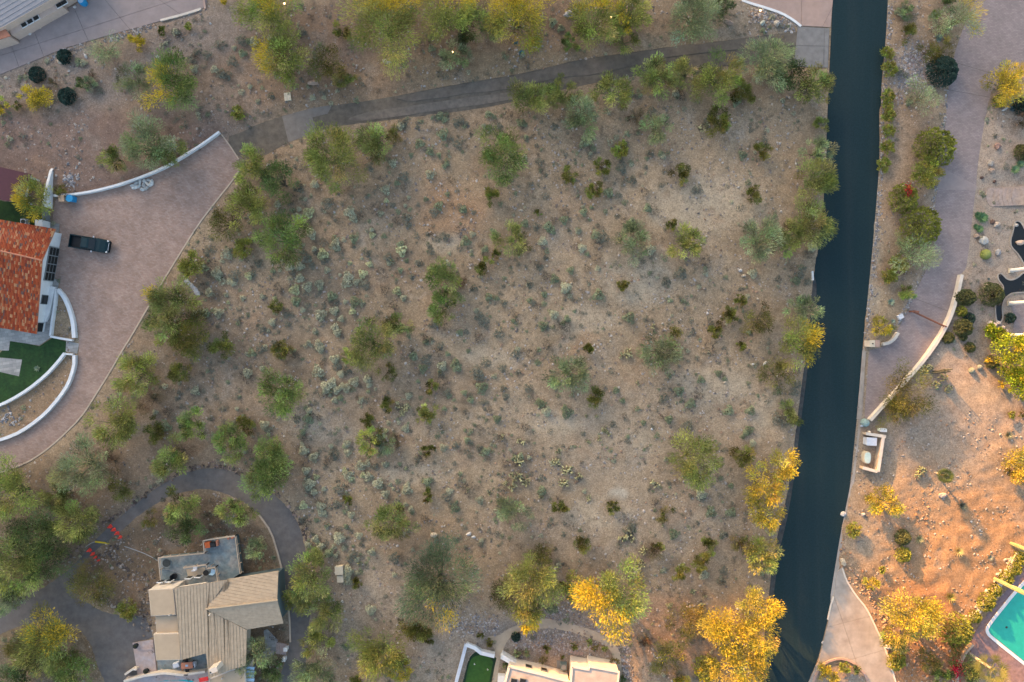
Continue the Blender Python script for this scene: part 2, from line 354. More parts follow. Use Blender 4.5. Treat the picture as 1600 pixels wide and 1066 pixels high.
BRICK = [(345,208),(322,226),(300,240),(262,263),(230,277),(190,291),(150,301),(120,306),(88,308),(84,330),(82,347),(92,350),(95,372),(90,395),(84,432),(94,440),(92,452),(105,466),(117,490),(123,520),(124,540),(121,575),(111,603),(96,625),(76,648),(51,668),(25,683),(-30,700),
         (-30,748),(0,739),(43,723),(68,707),(89,690),(127,653),(152,614),(175,577),(190,550),(203,530),(228,487),(253,443),(282,396),(309,353),(337,316),(365,281),(377,264),(372,248)]
TLDRIVE = [(-30,82),(0,70),(24,62),(60,38),(95,20),(125,3),(140,-40),(330,-40),(322,10),(314,16),(255,32),(220,42),(165,57),(100,76),(50,97),(0,117),(-30,128)]
RDRIVE = [(1537,-40),(1520,10),(1503,48),(1490,88),(1481,140),(1477,200),(1469,265),(1462,310),(1460,340),(1462,372),(1456,405),(1438,440),(1424,470),(1412,497),(1398,525),(1384,540),(1366,546),(1357,547),(1354,600),(1350,655),(1356,655),(1371,641),(1391,620),(1411,598),(1431,576),(1449,552),(1466,527),(1481,498),(1492,458),(1498,430),(1508,426),(1515,380),(1520,330),(1525,290),(1527,260),(1533,220),(1540,180),(1547,150),(1562,118),(1585,100),(1660,92),(1660,-40)]
CONC = [(1308,893),(1315,886),(1322,908),(1336,930),(1354,952),(1366,977),(1378,1003),(1389,1032),(1400,1066),(1412,1110),(1366,1110),(1358,1066),(1352,1052),(1340,1039),(1325,1029),(1310,1027),(1290,1032),(1278,1046),(1270,1070),(1262,1110),(1248,1110),(1262,1068),(1279,1032),(1290,987),(1301,942)]
SIDE = [(455,1110),(478,1066),(481,1000),(485,960),(483,915),(480,870),(470,825),(451,792),(422,768),(395,748),(360,735),(330,731),(300,735),(270,747),(235,769),(205,793),(178,815),(150,842),(128,868),(108,890),(62,922),(0,942),(-40,950),(-40,1010),(0,992),(25,980),(60,970),(100,974),(130,990),(143,1010),(152,1040),(168,1075),(175,1110),(214,1110),(215,1052),(208,1003),(239,998),(237,985),(226,962),(180,961),(152,952),(126,932),(114,908),(122,890),(142,868),(166,848),(192,828),(216,806),(242,789),(264,775),(290,768),(320,763),(350,770),(380,784),(404,805),(424,832),(438,880),(446,920),(452,960),(453,1005),(447,1030),(436,1060),(424,1110)]
POOLDECK = [(1660,838),(1600,884),(1578,915),(1548,952),(1527,980),(1516,1004),(1516,1022),(1530,1030),(1548,1036),(1575,1060),(1600,1085),(1660,1130)]
POOL = [(1660,858),(1600,912),(1546,978),(1545,986),(1550,992),(1600,1032),(1660,1080)]
LAWN1 = [(-40,330),(0,313),(46,320),(72,327),(70,360),(20,350),(-40,340)]
LAWN2 = [(-40,580),(0,552),(18,532),(62,541),(82,528),(105,534),(104,550),(92,565),(70,588),(40,612),(0,632),(-40,650)]
STONE = [(80,434),(93,438),(88,470),(82,498),(80,527),(62,540),(16,533),(14,548),(-40,546),(-40,512),(20,514),(58,515),(64,495),(70,470),(74,440)]
GREEN = [(733,1026),(745,1017),(777,1024),(772,1045),(760,1110),(712,1110),(724,1062)]
TANPATH = [(845,966),(870,968),(905,978),(930,986),(953,997),(966,1012),(972,1035),(968,1110),(958,1110),(960,1036),(955,1018),(944,1006),(925,998),(900,990),(868,982),(845,982),(815,985),(795,997),(787,1012),(782,1026),(779,1045),(768,1110),(758,1110),(770,1066),(773,1035),(774,1018),(768,1005),(757,992),(775,994),(800,980),(822,970)]
DARKSOIL = [(220,810),(245,795),(265,782),(320,770),(350,777),(378,792),(400,815),(420,840),(432,885),(350,915),(240,925),(238,960),(225,958),(182,957),(155,947),(130,930),(122,905),(140,876),(168,853),(195,832)]
SIDEBED = [(385,985),(445,972),(450,1000),(446,1030),(434,1058),(424,1100),(380,1100)]
SANDP = [(1545,150),(1562,118),(1585,100),(1660,92),(1660,590),(1600,610),(1520,600),(1470,610),(1440,600),(1420,610),(1452,555),(1483,500),(1500,432),(1510,426),(1517,380),(1522,330),(1527,290),(1530,260),(1535,220),(1541,180)]
PAVED = [ROAD, ODRIVE, TOPPINK, BRICK, TLDRIVE, RDRIVE, CONC, SIDE, POOLDECK, LAWN1, LAWN2, STONE, GREEN]
FLAT = PAVED + [[(200,840),(390,830),(460,900),(460,1110),(190,1110)],[(-60,-60),(140,-60),(110,12),(20,62),(-60,90)],[(-60,330),(100,340),(130,520),(100,640),(-60,720)],[(770,1020),(985,1020),(985,1110),(770,1110)],
        [(1340,640),(1400,640),(1395,750),(1330,750)],[(1530,282),(1660,282),(1660,560),(1530,560)], TANPATH, [(1270,1070),(1276,1043),(1310,1025),(1345,1040),(1360,1066),(1366,1110),(1262,1110)]]
PAVED_W = [pl(p) for p in PAVED]
_ax, _ay = np.meshgrid(np.arange(-60, 1662, 1.5), np.arange(-60, 1128, 1.5))
PMASK = np.zeros(_ax.shape, bool)
for p in PAVED:
    q = np.array(p); i0, i1 = (max(0, int((q[:, 1].min()+60)/1.5)), int((q[:, 1].max()+60)/1.5)+2); j0, j1 = (max(0, int((q[:, 0].min()+60)/1.5)), int((q[:, 0].max()+60)/1.5)+2)
    PMASK[i0:i1, j0:j1] |= inside(p, _ax[i0:i1, j0:j1], _ay[i0:i1, j0:j1])
def on_paved(px, py):
    return bool(PMASK[min(max(int((py+60)/1.5+.5), 0), PMASK.shape[0]-1), min(max(int((px+60)/1.5+.5), 0), PMASK.shape[1]-1)])

# ------------------------------------------------------------------ ground relief
GX0, GY0, GS = -84.0, -62.0, 0.4
gx = np.arange(GX0, 84.01, GS); gy = np.arange(GY0, 62.01, GS)
XX, YY = np.meshgrid(gx, gy)
mask = np.zeros(XX.shape, bool)
for p in FLAT: mask |= inside(pl(p), XX, YY)
m = mask.astype(float)
for _ in range(3):
    m = np.maximum(m, np.maximum(np.maximum(np.roll(m, 1, 0), np.roll(m, -1, 0)), np.maximum(np.roll(m, 1, 1), np.roll(m, -1, 1)))) if _ < 2 else m
for _ in range(6):
    m = np.maximum(mask, (m+np.roll(m, 1, 0)+np.roll(m, -1, 0)+np.roll(m, 1, 1)+np.roll(m, -1, 1))/5)
free = 1-m
PXX = XX/MPP+800; PYY = 533-YY/MPP
relief = 0.30*vnoise(XX, YY, 9, 1)+0.20*vnoise(XX, YY, 3.2, 2)+0.10*vnoise(XX, YY, 1.1, 3)
lr = np.clip((PXX-1300)/60, 0, 1)*np.clip((PYY-620)/120, 0, 1)        # eroded bank in the lower right: little gullies
gully = 1-np.abs(2*vnoise(XX*0.55+YY*0.2+0.6*vnoise(XX, YY, 2.5, 5), YY*1.25-XX*0.35, 1.15, 4)-1)
relief = relief+lr*(0.16*gully**6+.05*vnoise(XX*.6, YY*1.6, .8, 9))
Z = free*relief
def gz(x, y):
    i = min(max((x-GX0)/GS, 0), len(gx)-1.001); j = min(max((y-GY0)/GS, 0), len(gy)-1.001)
    a, b = int(i), int(j); u, v = i-a, j-b
    return float((Z[b, a]*(1-u)+Z[b, a+1]*u)*(1-v)+(Z[b+1, a]*(1-u)+Z[b+1, a+1]*u)*v)

# soil tint: blobs of differently coloured soil (photo pixels)
CT = np.array((1.05, 1.005, 0.87))
base = np.ones(XX.shape+(3,))*np.array([0.265, 0.205, 0.152])
def blob(px, py, rx, ry, col, wgt=0.9):
    global base
    d = ((PXX-px)/rx)**2+((PYY-py)/ry)**2+0.7*(vnoise(XX, YY, 5, 11)-0.5)
    w = (wgt*np.clip(1.4-d, 0, 1))[..., None]
    base = base*(1-w)+w*np.array(col)
blob(120,240,300,110,(0.175,0.122,0.112)); blob(330,90,160,90,(0.20,0.165,0.155)); blob(100,120,170,60,(0.225,0.185,0.17))
blob(560,120,260,60,(0.22,0.15,0.108)); blob(520,60,90,60,(0.20,0.145,0.125)); blob(780,105,200,40,(0.235,0.175,0.12)); blob(760,30,300,50,(0.19,0.13,0.095))
blob(1180,40,80,40,(0.22,0.185,0.155)); blob(640,300,240,160,(0.255,0.19,0.137),0.8); blob(700,330,60,50,(0.29,0.18,0.115),0.7)
blob(330,600,170,170,(0.215,0.165,0.128)); blob(500,650,70,60,(0.255,0.215,0.18)); blob(1000,680,240,110,(0.285,0.225,0.175)); blob(1000,430,60,50,(0.27,0.24,0.205),0.8); blob(1100,320,90,50,(0.30,0.25,0.20))
blob(560,960,120,90,(0.285,0.235,0.195)); blob(690,1000,90,60,(0.255,0.215,0.185)); blob(700,840,120,40,(0.27,0.19,0.13),0.7); blob(1000,830,260,50,(0.275,0.22,0.175),0.8)
blob(965,772,16,10,(0.37,0.33,0.29)); blob(860,1000,110,50,(0.235,0.205,0.19)); blob(1060,1000,90,70,(0.24,0.185,0.15))
blob(60,830,140,110,(0.155,0.12,0.09)); blob(40,1030,140,80,(0.14,0.115,0.085)); blob(200,740,110,70,(0.21,0.16,0.125))
blob(1420,200,50,260,(0.27,0.20,0.155)); blob(1430,110,45,50,(0.26,0.22,0.20)); blob(1362,420,14,200,(0.27,0.235,0.20))
blob(1480,680,150,120,(0.275,0.222,0.19)); blob(1440,850,190,120,(0.275,0.195,0.138)); blob(1540,890,130,130,(0.285,0.178,0.108)); blob(1440,1000,90,90,(0.33,0.17,0.09)); blob(1340,780,60,90,(0.285,0.23,0.185))
blob(1560,400,120,280,(0.29,0.24,0.215)); blob(1545,560,120,80,(0.285,0.24,0.205))
blob(60,600,70,90,(0.235,0.165,0.115)); blob(1320,1056,40,25,(0.24,0.21,0.19))
def tintpoly(px, col, wgt=.9):
    global base
    k = inside(pl(px), XX, YY).astype(float)
    for _ in range(4): k = (k+np.roll(k, 1, 0)+np.roll(k, -1, 0)+np.roll(k, 1, 1)+np.roll(k, -1, 1))/5
    k = (wgt*np.clip(k*(.75+.5*vnoise(XX, YY, 2, 12)), 0, 1))[..., None]; base = base*(1-k)+k*np.array(col)
for a, b, c, d in ((1110,310,70,28),(1050,335,40,20),(1000,450,45,30),(1180,335,50,20),(930,800,60,25),(1010,690,60,22),(860,660,50,22),(1120,600,60,30),(700,380,40,18),(760,560,45,16),(480,640,30,45),(640,740,50,18),(1190,640,25,40),(900,500,60,20)): blob(a, b, c, d, (0.325, 0.27, 0.215), .75)
for a, b, c, d in ((520,470,60,70),(620,420,60,40),(470,560,40,60),(560,620,70,40),(620,320,60,30),(700,600,70,40),(480,740,30,60),(820,720,40,40),(330,560,60,60),(760,700,40,30)): blob(a, b, c, d, (0.20, 0.155, 0.12), .65)
tintpoly(DARKSOIL, (0.125,0.09,0.065)); tintpoly(SIDEBED, (0.12,0.088,0.065)); tintpoly([(150,935),(205,905),(248,880),(245,960),(180,957)], (0.17,0.125,0.09), .7)
tintpoly(SANDP, (0.285,0.235,0.21))
base = base*CT
def quadgrid(nx, ny):
    i = np.arange(ny-1)[:, None]*nx+np.arange(nx-1)[None, :]
    return np.stack([i, i+1, i+nx+1, i+nx], -1).reshape(-1, 4)
def gridmesh(name, X, Y, Zz, C, mt):
    ny, nx = X.shape; me = bpy.data.meshes.new(name)
    me.vertices.add(nx*ny); me.vertices.foreach_set('co', np.stack([X, Y, Zz], -1).astype(np.float32).ravel())
    q = quadgrid(nx, ny); me.loops.add(len(q)*4); me.loops.foreach_set('vertex_index', q.astype(np.int32).ravel())
    me.polygons.add(len(q)); me.polygons.foreach_set('loop_start', np.arange(0, len(q)*4, 4, dtype=np.int32))
    me.update(calc_edges=True)
    at = me.color_attributes.new('tint', 'FLOAT_COLOR', 'POINT')
    at.data.foreach_set('color', np.concatenate([C, np.ones(C.shape[:2]+(1,))], -1).astype(np.float32).ravel())
    me.materials.append(mt); me.polygons.foreach_set('use_smooth', [True]*len(q)); return me
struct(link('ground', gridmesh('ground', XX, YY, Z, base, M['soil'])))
# land beyond the lot, out to the horizon (starts just inside the edge of the detailed ground, 5 cm lower)
fx = np.sign(np.linspace(-1, 1, 61))*np.abs(np.linspace(-1, 1, 61))**2.4*2600
FX, FY = np.meshgrid(fx, fx)
FZ = np.where((np.abs(FX) < 90) & (np.abs(FY) < 68), -0.3, 0.0) - 0.05
struct(link('desert_plain', gridmesh('desert_plain', FX, FY, FZ, np.ones(FX.shape+(3,))*np.array([0.24, 0.19, 0.14]), M['soil'])))
# unseen mountain to the north-west, crest shaped to lay its evening shadow edge
def uv_to_xy(u, v):
    d = np.array(SUN_D); q = np.array((-d[1], d[0]))       # q points to the upper right of the photo
    px0 = -800*MPP; py0 = 533*MPP                            # photo's upper left corner
    return px0+(u*d[0]+v*q[0]), py0+(u*d[1]+v*q[1])
RU = -260.0                                                 # metres up-sun of the photo's corner where the crest stands
edge_v = np.array([-900,-531,-100,230,360,430,530,610,680,720,795,810,824,870,900,1000,1060,1140,1200,1500,2200])*MPP     # shadow edge: (across, along) on the ground
edge_u = np.array([1300,1330,1405,1430,1500,1585,1530,1475,1465,1495,1510,1480,1350,1385,1410,1445,1350,1235,1185,1150,1100])*MPP
uu = np.concatenate([np.linspace(-800, RU-3, 80), [RU], np.linspace(RU+3, -60, 45)]); vv = np.concatenate([np.linspace(-620, -15, 90), np.arange(-14, 125, 1.0), np.linspace(126, 700, 90)])
UU, VV = np.meshgrid(uu, vv)
crest = (np.interp(VV, edge_v, edge_u)-RU)*math.tan(SUN_EL)
fall = np.interp(np.abs(VV-60), [0, 330, 640], [1, 1, 0.0])
prof = np.where(UU < RU, np.clip(1-(RU-UU)/520.0, 0, 1)**1.2, np.clip(1-(UU-RU)/190.0, 0, 1)**1.25)
wob = (vnoise(UU, VV, 60, 21)-0.5)*44+(vnoise(UU, VV, 22, 22)-0.5)*16+(vnoise(UU, VV, 9, 23)-0.5)*5
HZ = crest*prof*fall + wob*np.minimum(1, np.abs(UU-RU)/45)*prof*np.where(UU > RU-3, 0.6, 0.8)
HZ = np.where(UU < RU, np.minimum(HZ, crest*fall*(1-0.02*0)-(RU-UU)*0.02), HZ)
hx, hy = uv_to_xy(UU, VV)
struct(link('mountain', gridmesh('mountain', hx, hy, HZ-0.6, np.ones(UU.shape+(3,))*np.array([0.20, 0.15, 0.11]), M['soil'])))

# ------------------------------------------------------------------ roads, drives, lawns
def sheet(name, px, z, mt, kind='structure', it=1):
    p = chaikin(pl(px), it) if it else pl(px)
    return struct(MB().sheet(p, z).build(name, mt), kind)
sheet('road', ROAD, 0.030, M['asphalt'], it=2)
sheet('dirt_shoulder', [(1352,545),(1350,600),(1346,660),(1340,700),(1334,760),(1328,800),(1320,850),(1310,890),(1303,940),(1296,940),(1304,890),(1313,835),(1322,790),(1331,745),(1338,700),(1343,640),(1346,590),(1347,545)], 0.036, M['conc'])
sheet('dusty_road_edge', [(1271,425),(1277,450),(1270,500),(1264,555),(1257,615),(1251,660),(1246,700),(1238,765),(1229,815),(1217,862),(1208,935),(1204,1000),(1196,1066),(1192,1110),(1184,1110),(1188,1066),(1194,1000),(1200,940),(1208,870),(1218,820),(1231,770),(1241,690),(1250,620),(1258,560),(1265,500)], 0.036, M['dust'])
sheet('old_driveway', ODRIVE, 0.026, M['olddrive'])
# asphalt overlay along the northern half of the old drive, its ragged edge a real step above the broken lower half
ov = [(1246,52),(1197,57),(1120,67),(1060,73),(1000,82),(900,96),(850,110),(800,120),(700,136),(660,144),(620,154),(640,160),(662,156),(700,152),(730,146),(760,144),(790,140),(800,134),(850,127),(880,121),(920,118),(950,112),(985,104),(1010,99),(1040,90),(1090,84),(1140,79),(1200,74),(1243,72)]
struct(MB().prism(pl(ov), 0.02, 0.085).build('asphalt_overlay', mat('overlay_asphalt', (0.122, 0.102, 0.080), var=0.25, scale=1.0, second=(0.14, 0.112, 0.09), sscale=0.3)))
for q in ([(640,166),(700,157),(760,149),(800,144),(830,138),(826,150),(760,163),(690,172),(620,183),(560,190),(540,186),(580,174)],):
    struct(MB().prism(chaikin(pl(q)), 0.02, 0.07).build('broken_pavement', M['brokenp']))
struct(MB().prism(pl([(441,182),(484,170),(495,206),(451,223)]), 0.02, 0.06).build('concrete_patch', M['patch']))
struct(MB().prism(pl([(484,170),(520,164),(512,178),(487,184)]), 0.02, 0.055).build('concrete_patch', M['patch']))
sheet('brick_driveway', BRICK, 0.034, M['pavers'])
sheet('side_driveway', SIDE, 0.030, M['sideasph'])
sheet('paver_driveway', RDRIVE, 0.030, M['mauvepav'])
def slabs(name, px, lines, z0, z1, mt, bmat, gap=0.02, it=0):
    p = pl(px)
    if it: p = chaikin(p, it)
    b = struct(MB().sheet(p, z0).build(name, bmat))
    pieces = [p]
    for (a, c) in lines:
        A, Cc = pw(*a)[:2], pw(*c)[:2]; n = (-(Cc[1]-A[1]), Cc[0]-A[0]); L = math.hypot(*n); n = (n[0]/L, n[1]/L); nx = []
        for q in pieces:
            for sg in (1, -1):
                k = clip(q, (A[0]+sg*n[0]*gap, A[1]+sg*n[1]*gap), (sg*n[0], sg*n[1])); k = dedupe(k, 0.03)
                if len(k) > 2 and abs(area(k)) > 0.3: nx.append(k)
        pieces = nx
    for q in pieces: MB().prism(q, z0-0.02, z1).build('slab', mt, b)
    return b
JNT = mat('joint_fill', (0.12, 0.10, 0.09))
slabs('concrete_driveway', TLDRIVE, [((188,28),(100,56)),((188,28),(260,-12)),((188,28),(150,-40)),((188,28),(215,60)),((128,40),(142,72)),((188,28),(225,-6)),((225,-6),(290,30)),((62,70),(70,95)),((24,80),(32,108))][:1]
      + [((188,28),(215,60)),((240,-6),(290,28)),((62,70),(72,96)),((128,40),(142,72)),((18,70),(32,110))], 0.03, 0.085, M['mauveconc'], JNT)
slabs('concrete_apron', [(1246,42),(1295,45),(1293,106),(1240,104)], [((1240,72),(1300,73)),((1288,40),(1286,110))], 0.075, 0.11, M['apron'], JNT)
slabs('pink_driveway', TOPPINK, [((1252,-40),(1252,60)),((1296,20),(1276,60))], 0.04, 0.10, M['pinkconc'], JNT)
slabs('curved_driveway', CONC, [((1250,990),(1330,970)),((1330,1030),(1400,1010)),((1304,935),(1336,1030)),((1325,985),(1380,975))][:3], 0.04, 0.09, M['conc'], JNT, 0.018)
slabs('paver_band', [(1470,262),(1526,290),(1524,298),(1462,296)], [], 0.034, 0.04, M['mauveconc'], JNT)
for q in ([(1487,96),(1560,118),(1560,118.6),(1487,96.6)], [(1428,466),(1484,487),(1484,487.6),(1428,466.6)], [(1480,140),(1546,152),(1546,152.6),(1480,140.6)]):
    struct(MB().sheet(pl(q), 0.04).build('driveway_joint', JNT))
struct(MB().ribbon(pl([(1350,548),(1346,600),(1341,655)]), 0.5, 0.0, 0.09).build('concrete_gutter', M['conc']))
sheet('artificial_lawn', LAWN1, 0.03, M['lawn'], 'stuff', 0)
sheet('artificial_lawn', LAWN2, 0.03, M['lawn'], 'stuff', 0)
sheet('stone_walk', STONE, 0.040, M['stonepav'], it=0)
sheet('stone_walk', [(-40,555),(35,562),(30,588),(-40,572)], 0.05, M['stonepav'], it=0)
sheet('stone_walk', [(104,533),(124,537),(121,553),(103,549)], 0.06, M['stonepav'], it=0)
sheet('tan_path', TANPATH, 0.028, M['dirtpath'])
sheet('pool_deck', POOLDECK, 0.05, M['pooldeck'])
# putting green: dark fringe with the lighter cut green on it
sheet('green_fringe', GREEN, 0.034, M['fringe'], 'stuff')
sheet('putting_green', [(734,1032),(742,1025),(752,1023),(765,1027),(771,1034),(768,1046),(756,1110),(720,1110),(727,1066)], 0.045, M['green'], 'stuff', 2)
for q in ((741,1036),(761.5,1044.5)):
    x, y, _ = pw(*q); tag(MB().tube([(x, y, 0.05), (x, y, 0.5)], 0.025, 6).box((x+0.08, y, 0.42), (0.16, 0.03, 0.14)).build('golf_flag', M['white'], loc=(x, y, 0.05)),
      'small white flag stick on the putting green, ' + ('nearer the stone wall' if q[0] < 750 else 'nearer the tan path'), 'flag', 'flag sticks on the putting green')

# ------------------------------------------------------------------ kerbs and walls
def wall(name, label, cat, px, w, h, mt, z0=-0.05, it=1, group=None, cap=None):
    p = pl(px)
    if it: p = chaikin(p, it, False)
    hh = h
    if hasattr(h, '__len__'): hh = list(np.interp(np.linspace(0, 1, len(p)), np.linspace(0, 1, len(h)), h))
    c = (*p[len(p)//2], 0)
    o = tag(MB().ribbon(p, w, z0, hh).build(name, mt, loc=c), label, cat, group)
    if cap:
        OFF[o.name] = c
        MB().ribbon(p, w+0.06, (max(hh) if hasattr(hh, '__len__') else hh)+0.002, (max(hh) if hasattr(hh, '__len__') else hh)+0.05).build('coping', cap, o)
    return o
WH = M['white']
wall('garden_wall', 'long curved white stucco wall along the upper edge of the brick forecourt', 'wall', [(345,208),(322,225),(300,239),(262,262),(230,276),(190,290),(150,300),(120,305),(88,307)], 0.28, 0.6, WH, it=2)
wall('garden_wall', 'short white stucco wing wall stepping up to the grey gate by the forecourt', 'wall', [(83,263),(83,285),(82,306),(80,326)], 0.34, [0.1, 1.0, 1.5, 1.7], WH)
wall('garden_wall', 'white wall strip between red carport roof and the yellow tree', 'wall', [(50,274),(46,296),(40,318)], 0.3, [0.4, 1.6, 1.6], WH)
wall('bed_wall', 'white outer wall of the fan shaped gravel bed beside the red tiled house', 'wall', [(93,453),(103,464),(111,482),(117,503),(119,528)], 0.5, 0.5, WH)
wall('bed_wall', 'white inner wall of the fan shaped gravel bed next to the stone walk', 'wall', [(91,452),(88,480),(84,505),(82,525)], 0.26, 0.5, WH, it=0)
wall('bed_wall', 'short white wall closing the lower end of the fan shaped bed above the lawn', 'wall', [(82,526),(98,529),(116,532)], 0.26, 0.5, WH, it=0)
wall('bed_wall', 'curved white wall between artificial lawn and the long brown planting bed', 'wall', [(104,552),(94,565),(76,585),(48,608),(20,625),(0,634),(-40,650)], 0.36, 0.5, WH)
wall('bed_wall', 'curved white wall between the long brown planting bed and the brick drive', 'wall', [(119,555),(119,572),(110,600),(95,622),(75,645),(50,665),(25,680),(-30,697)], 0.42, 0.5, WH)
wall('bed_wall', 'tiny white wall at the upper tip of the long brown planting bed', 'wall', [(105,553),(117,554)], 0.22, 0.5, WH, it=0)
wall('kerb', 'thin pale kerb along the lower edge of the curving brick driveway', 'kerb', [(376,264),(365,281),(337,316),(309,353),(282,396),(253,443),(228,487),(203,530),(190,550),(175,577),(152,614),(127,653),(89,690),(68,707),(43,723),(0,739),(-30,748)], 0.2, 0.12, M['tanstucco'])
wall('kerb', 'thin pale kerb closing the top end of the brick driveway by the old drive', 'kerb', [(346,210),(360,229),(373,249)], 0.15, 0.06, M['tanstucco'], it=0)
wall('kerb', 'pale concrete kerb curving round the planted corner below the pink driveway', 'kerb', [(1158,1),(1172,6),(1196,13),(1222,22),(1240,33),(1251,42)], 0.32, 0.18, M['white'])
wall('kerb', 'white concrete kerb along the edge of the mauve driveway, top left of the photo', 'kerb', [(252,33),(280,26),(300,20),(315,15)], 0.3, 0.25, M['cream'])
wall('kerb', 'short white kerb running up from the corner of the mauve driveway', 'kerb', [(322,15),(320,4),(316,-20)], 0.3, 0.3, M['pinkconc'], it=0)
wall('garden_wall', 'long low cream wall curving along the right side of the paver driveway', 'wall', [(1498,430),(1493,455),(1483,490),(1470,518),(1452,546),(1433,571),(1412,594),(1392,617),(1372,638),(1356,656)], 0.42, 0.75, M['cream'])
wall('garden_wall', 'short curved cream wall beside the small gate pillar', 'wall', [(1376,538),(1386,536),(1395,529),(1400,520)], 0.4, 0.6, M['cream'])
wall('kerb', 'pinkish kerb round the small planted island at the foot of the concrete driveway', 'kerb', [(1268,1075),(1272,1060),(1278,1046),(1290,1034),(1310,1028),(1326,1031),(1341,1041),(1352,1055),(1360,1080)], 0.28, 0.2, M['pinkconc'])
wall('kerb', 'thin pale kerb along the right edge of the curved concrete driveway', 'kerb', [(1315,886),(1322,907),(1336,929),(1354,951),(1366,976),(1378,1002),(1389,1031),(1403,1080)], 0.2, 0.16, M['cream'])
wall('kerb', 'short concrete kerb where the curved concrete driveway meets the road', 'kerb', [(1302,932),(1298,945),(1293,968)], 0.22, 0.12, M['cream'], it=0)
wall('garden_wall', 'rough pale stone wall above the hedge by the turquoise pool', 'wall', [(1588,862),(1575,885),(1560,910),(1545,930),(1528,950),(1512,968)], 0.55, 0.6, M['cream'])
wall('garden_wall', 'low wall running down from the corner of the pool terrace to the red flowers', 'wall', [(1516,1004),(1505,1016),(1498,1030),(1492,1050),(1490,1090)], 0.28, 0.7, M['tanstucco'], it=0)
wall('kerb', 'low stone kerb on the inner side of the asphalt loop, beside the tan roofed house', 'kerb', [(405,804),(424,830),(438,876),(446,918),(453,962),(454,1003)], 0.22, 0.15, M['tanstucco'])
wall('garden_wall', 'white topped stone wall on the left of the putting green', 'wall', [(729,1003),(722,1030),(714,1060),(706,1100)], 0.45, 0.7, M['palegrey'], it=0)
wall('garden_wall', 'white wall across the head of the putting green', 'wall', [(729,1003),(742,1008),(752,1016),(773,1021)], 0.5, 0.9, WH, it=0)
wall('garden_wall', 'white wall running from the tan path to the cream house at the bottom', 'wall', [(784,1019),(796,1026),(810,1034)], 0.6, 1.4, WH, it=0)
# pool with coping
pc = tag(MB().ribbon(chaikin(pl([(1662,852),(1600,907),(1543,977),(1541,986),(1546,994),(1600,1037),(1662,1086)]), 2, False), 0.42, 0.04, 0.13).build('swimming_pool', M['white'], loc=(*pw(1560,985)[:2], 0)), 'turquoise swimming pool with a white rim at the right edge', 'pool')
OFF[pc.name] = (*pw(1560,985)[:2], 0)
MB().sheet(pl([(1660,858),(1600,911),(1546,977),(1544,986),(1549,992),(1600,1033),(1660,1080)]), 0.07).build('pool_water', M['pool'], pc)
MB().ball((*pw(1572,980)[:2], 0.09), (0.18,0.14,0.06), 7, 4).build('drain_cover', M['charcoal'], pc)
# ------------------------------------------------------------------ buildings
def courses(name, px3, updir, sp, th, mt, parent, lift=0.05, gap=.02):
    """roof plane from (px,py,z) corners, split in overlapping courses that run across the slope; updir = downhill direction in plan"""
    P = [pw(a, b, c) for a, b, c in px3]
    A = np.array([[p[0], p[1], 1] for p in P]); zc = np.linalg.lstsq(A, np.array([p[2] for p in P]), rcond=None)[0]
    d = np.array(updir, float); d /= np.linalg.norm(d); poly = [p[:2] for p in P]
    s = [p[0]*d[0]+p[1]*d[1] for p in poly]; lo, hi = min(s), max(s); k = lo; mb = MB()
    while k < hi:
        q = clip(poly, (d[0]*k, d[1]*k), d); q = clip(q, (d[0]*(k+sp-gap), d[1]*(k+sp-gap)), -d); q = dedupe(q, 0.02)
        if len(q) > 2:
            mb.slab3([(x, y, zc[0]*x+zc[1]*y+zc[2]+lift*((x*d[0]+y*d[1]-k)/sp)) for x, y in q], th)
        k += sp
    o = mb.build(name, mt, parent); MB().slab3([(x, y, zc[0]*x+zc[1]*y+zc[2]-.06) for x, y in poly], .06).build('shade_underlay', M['roofgap'], o); return o  # darker plate paints the shadow lines in the gaps between courses
def flatroof(px, z, h0, wallm, roofm, parent, par=0.12, name='wing'):
    p = pl(px, z)
    w = MB().prism(p, h0, z).build('wall', wallm, parent)
    cx = sum(a for a, b in p)/len(p); cy = sum(b for a, b in p)/len(p)
    MB().prism([(cx+(a-cx)*0.97, cy+(b-cy)*0.97) for a, b in p], z-0.1, z+0.035).build('roof', roofm, parent)
    return w

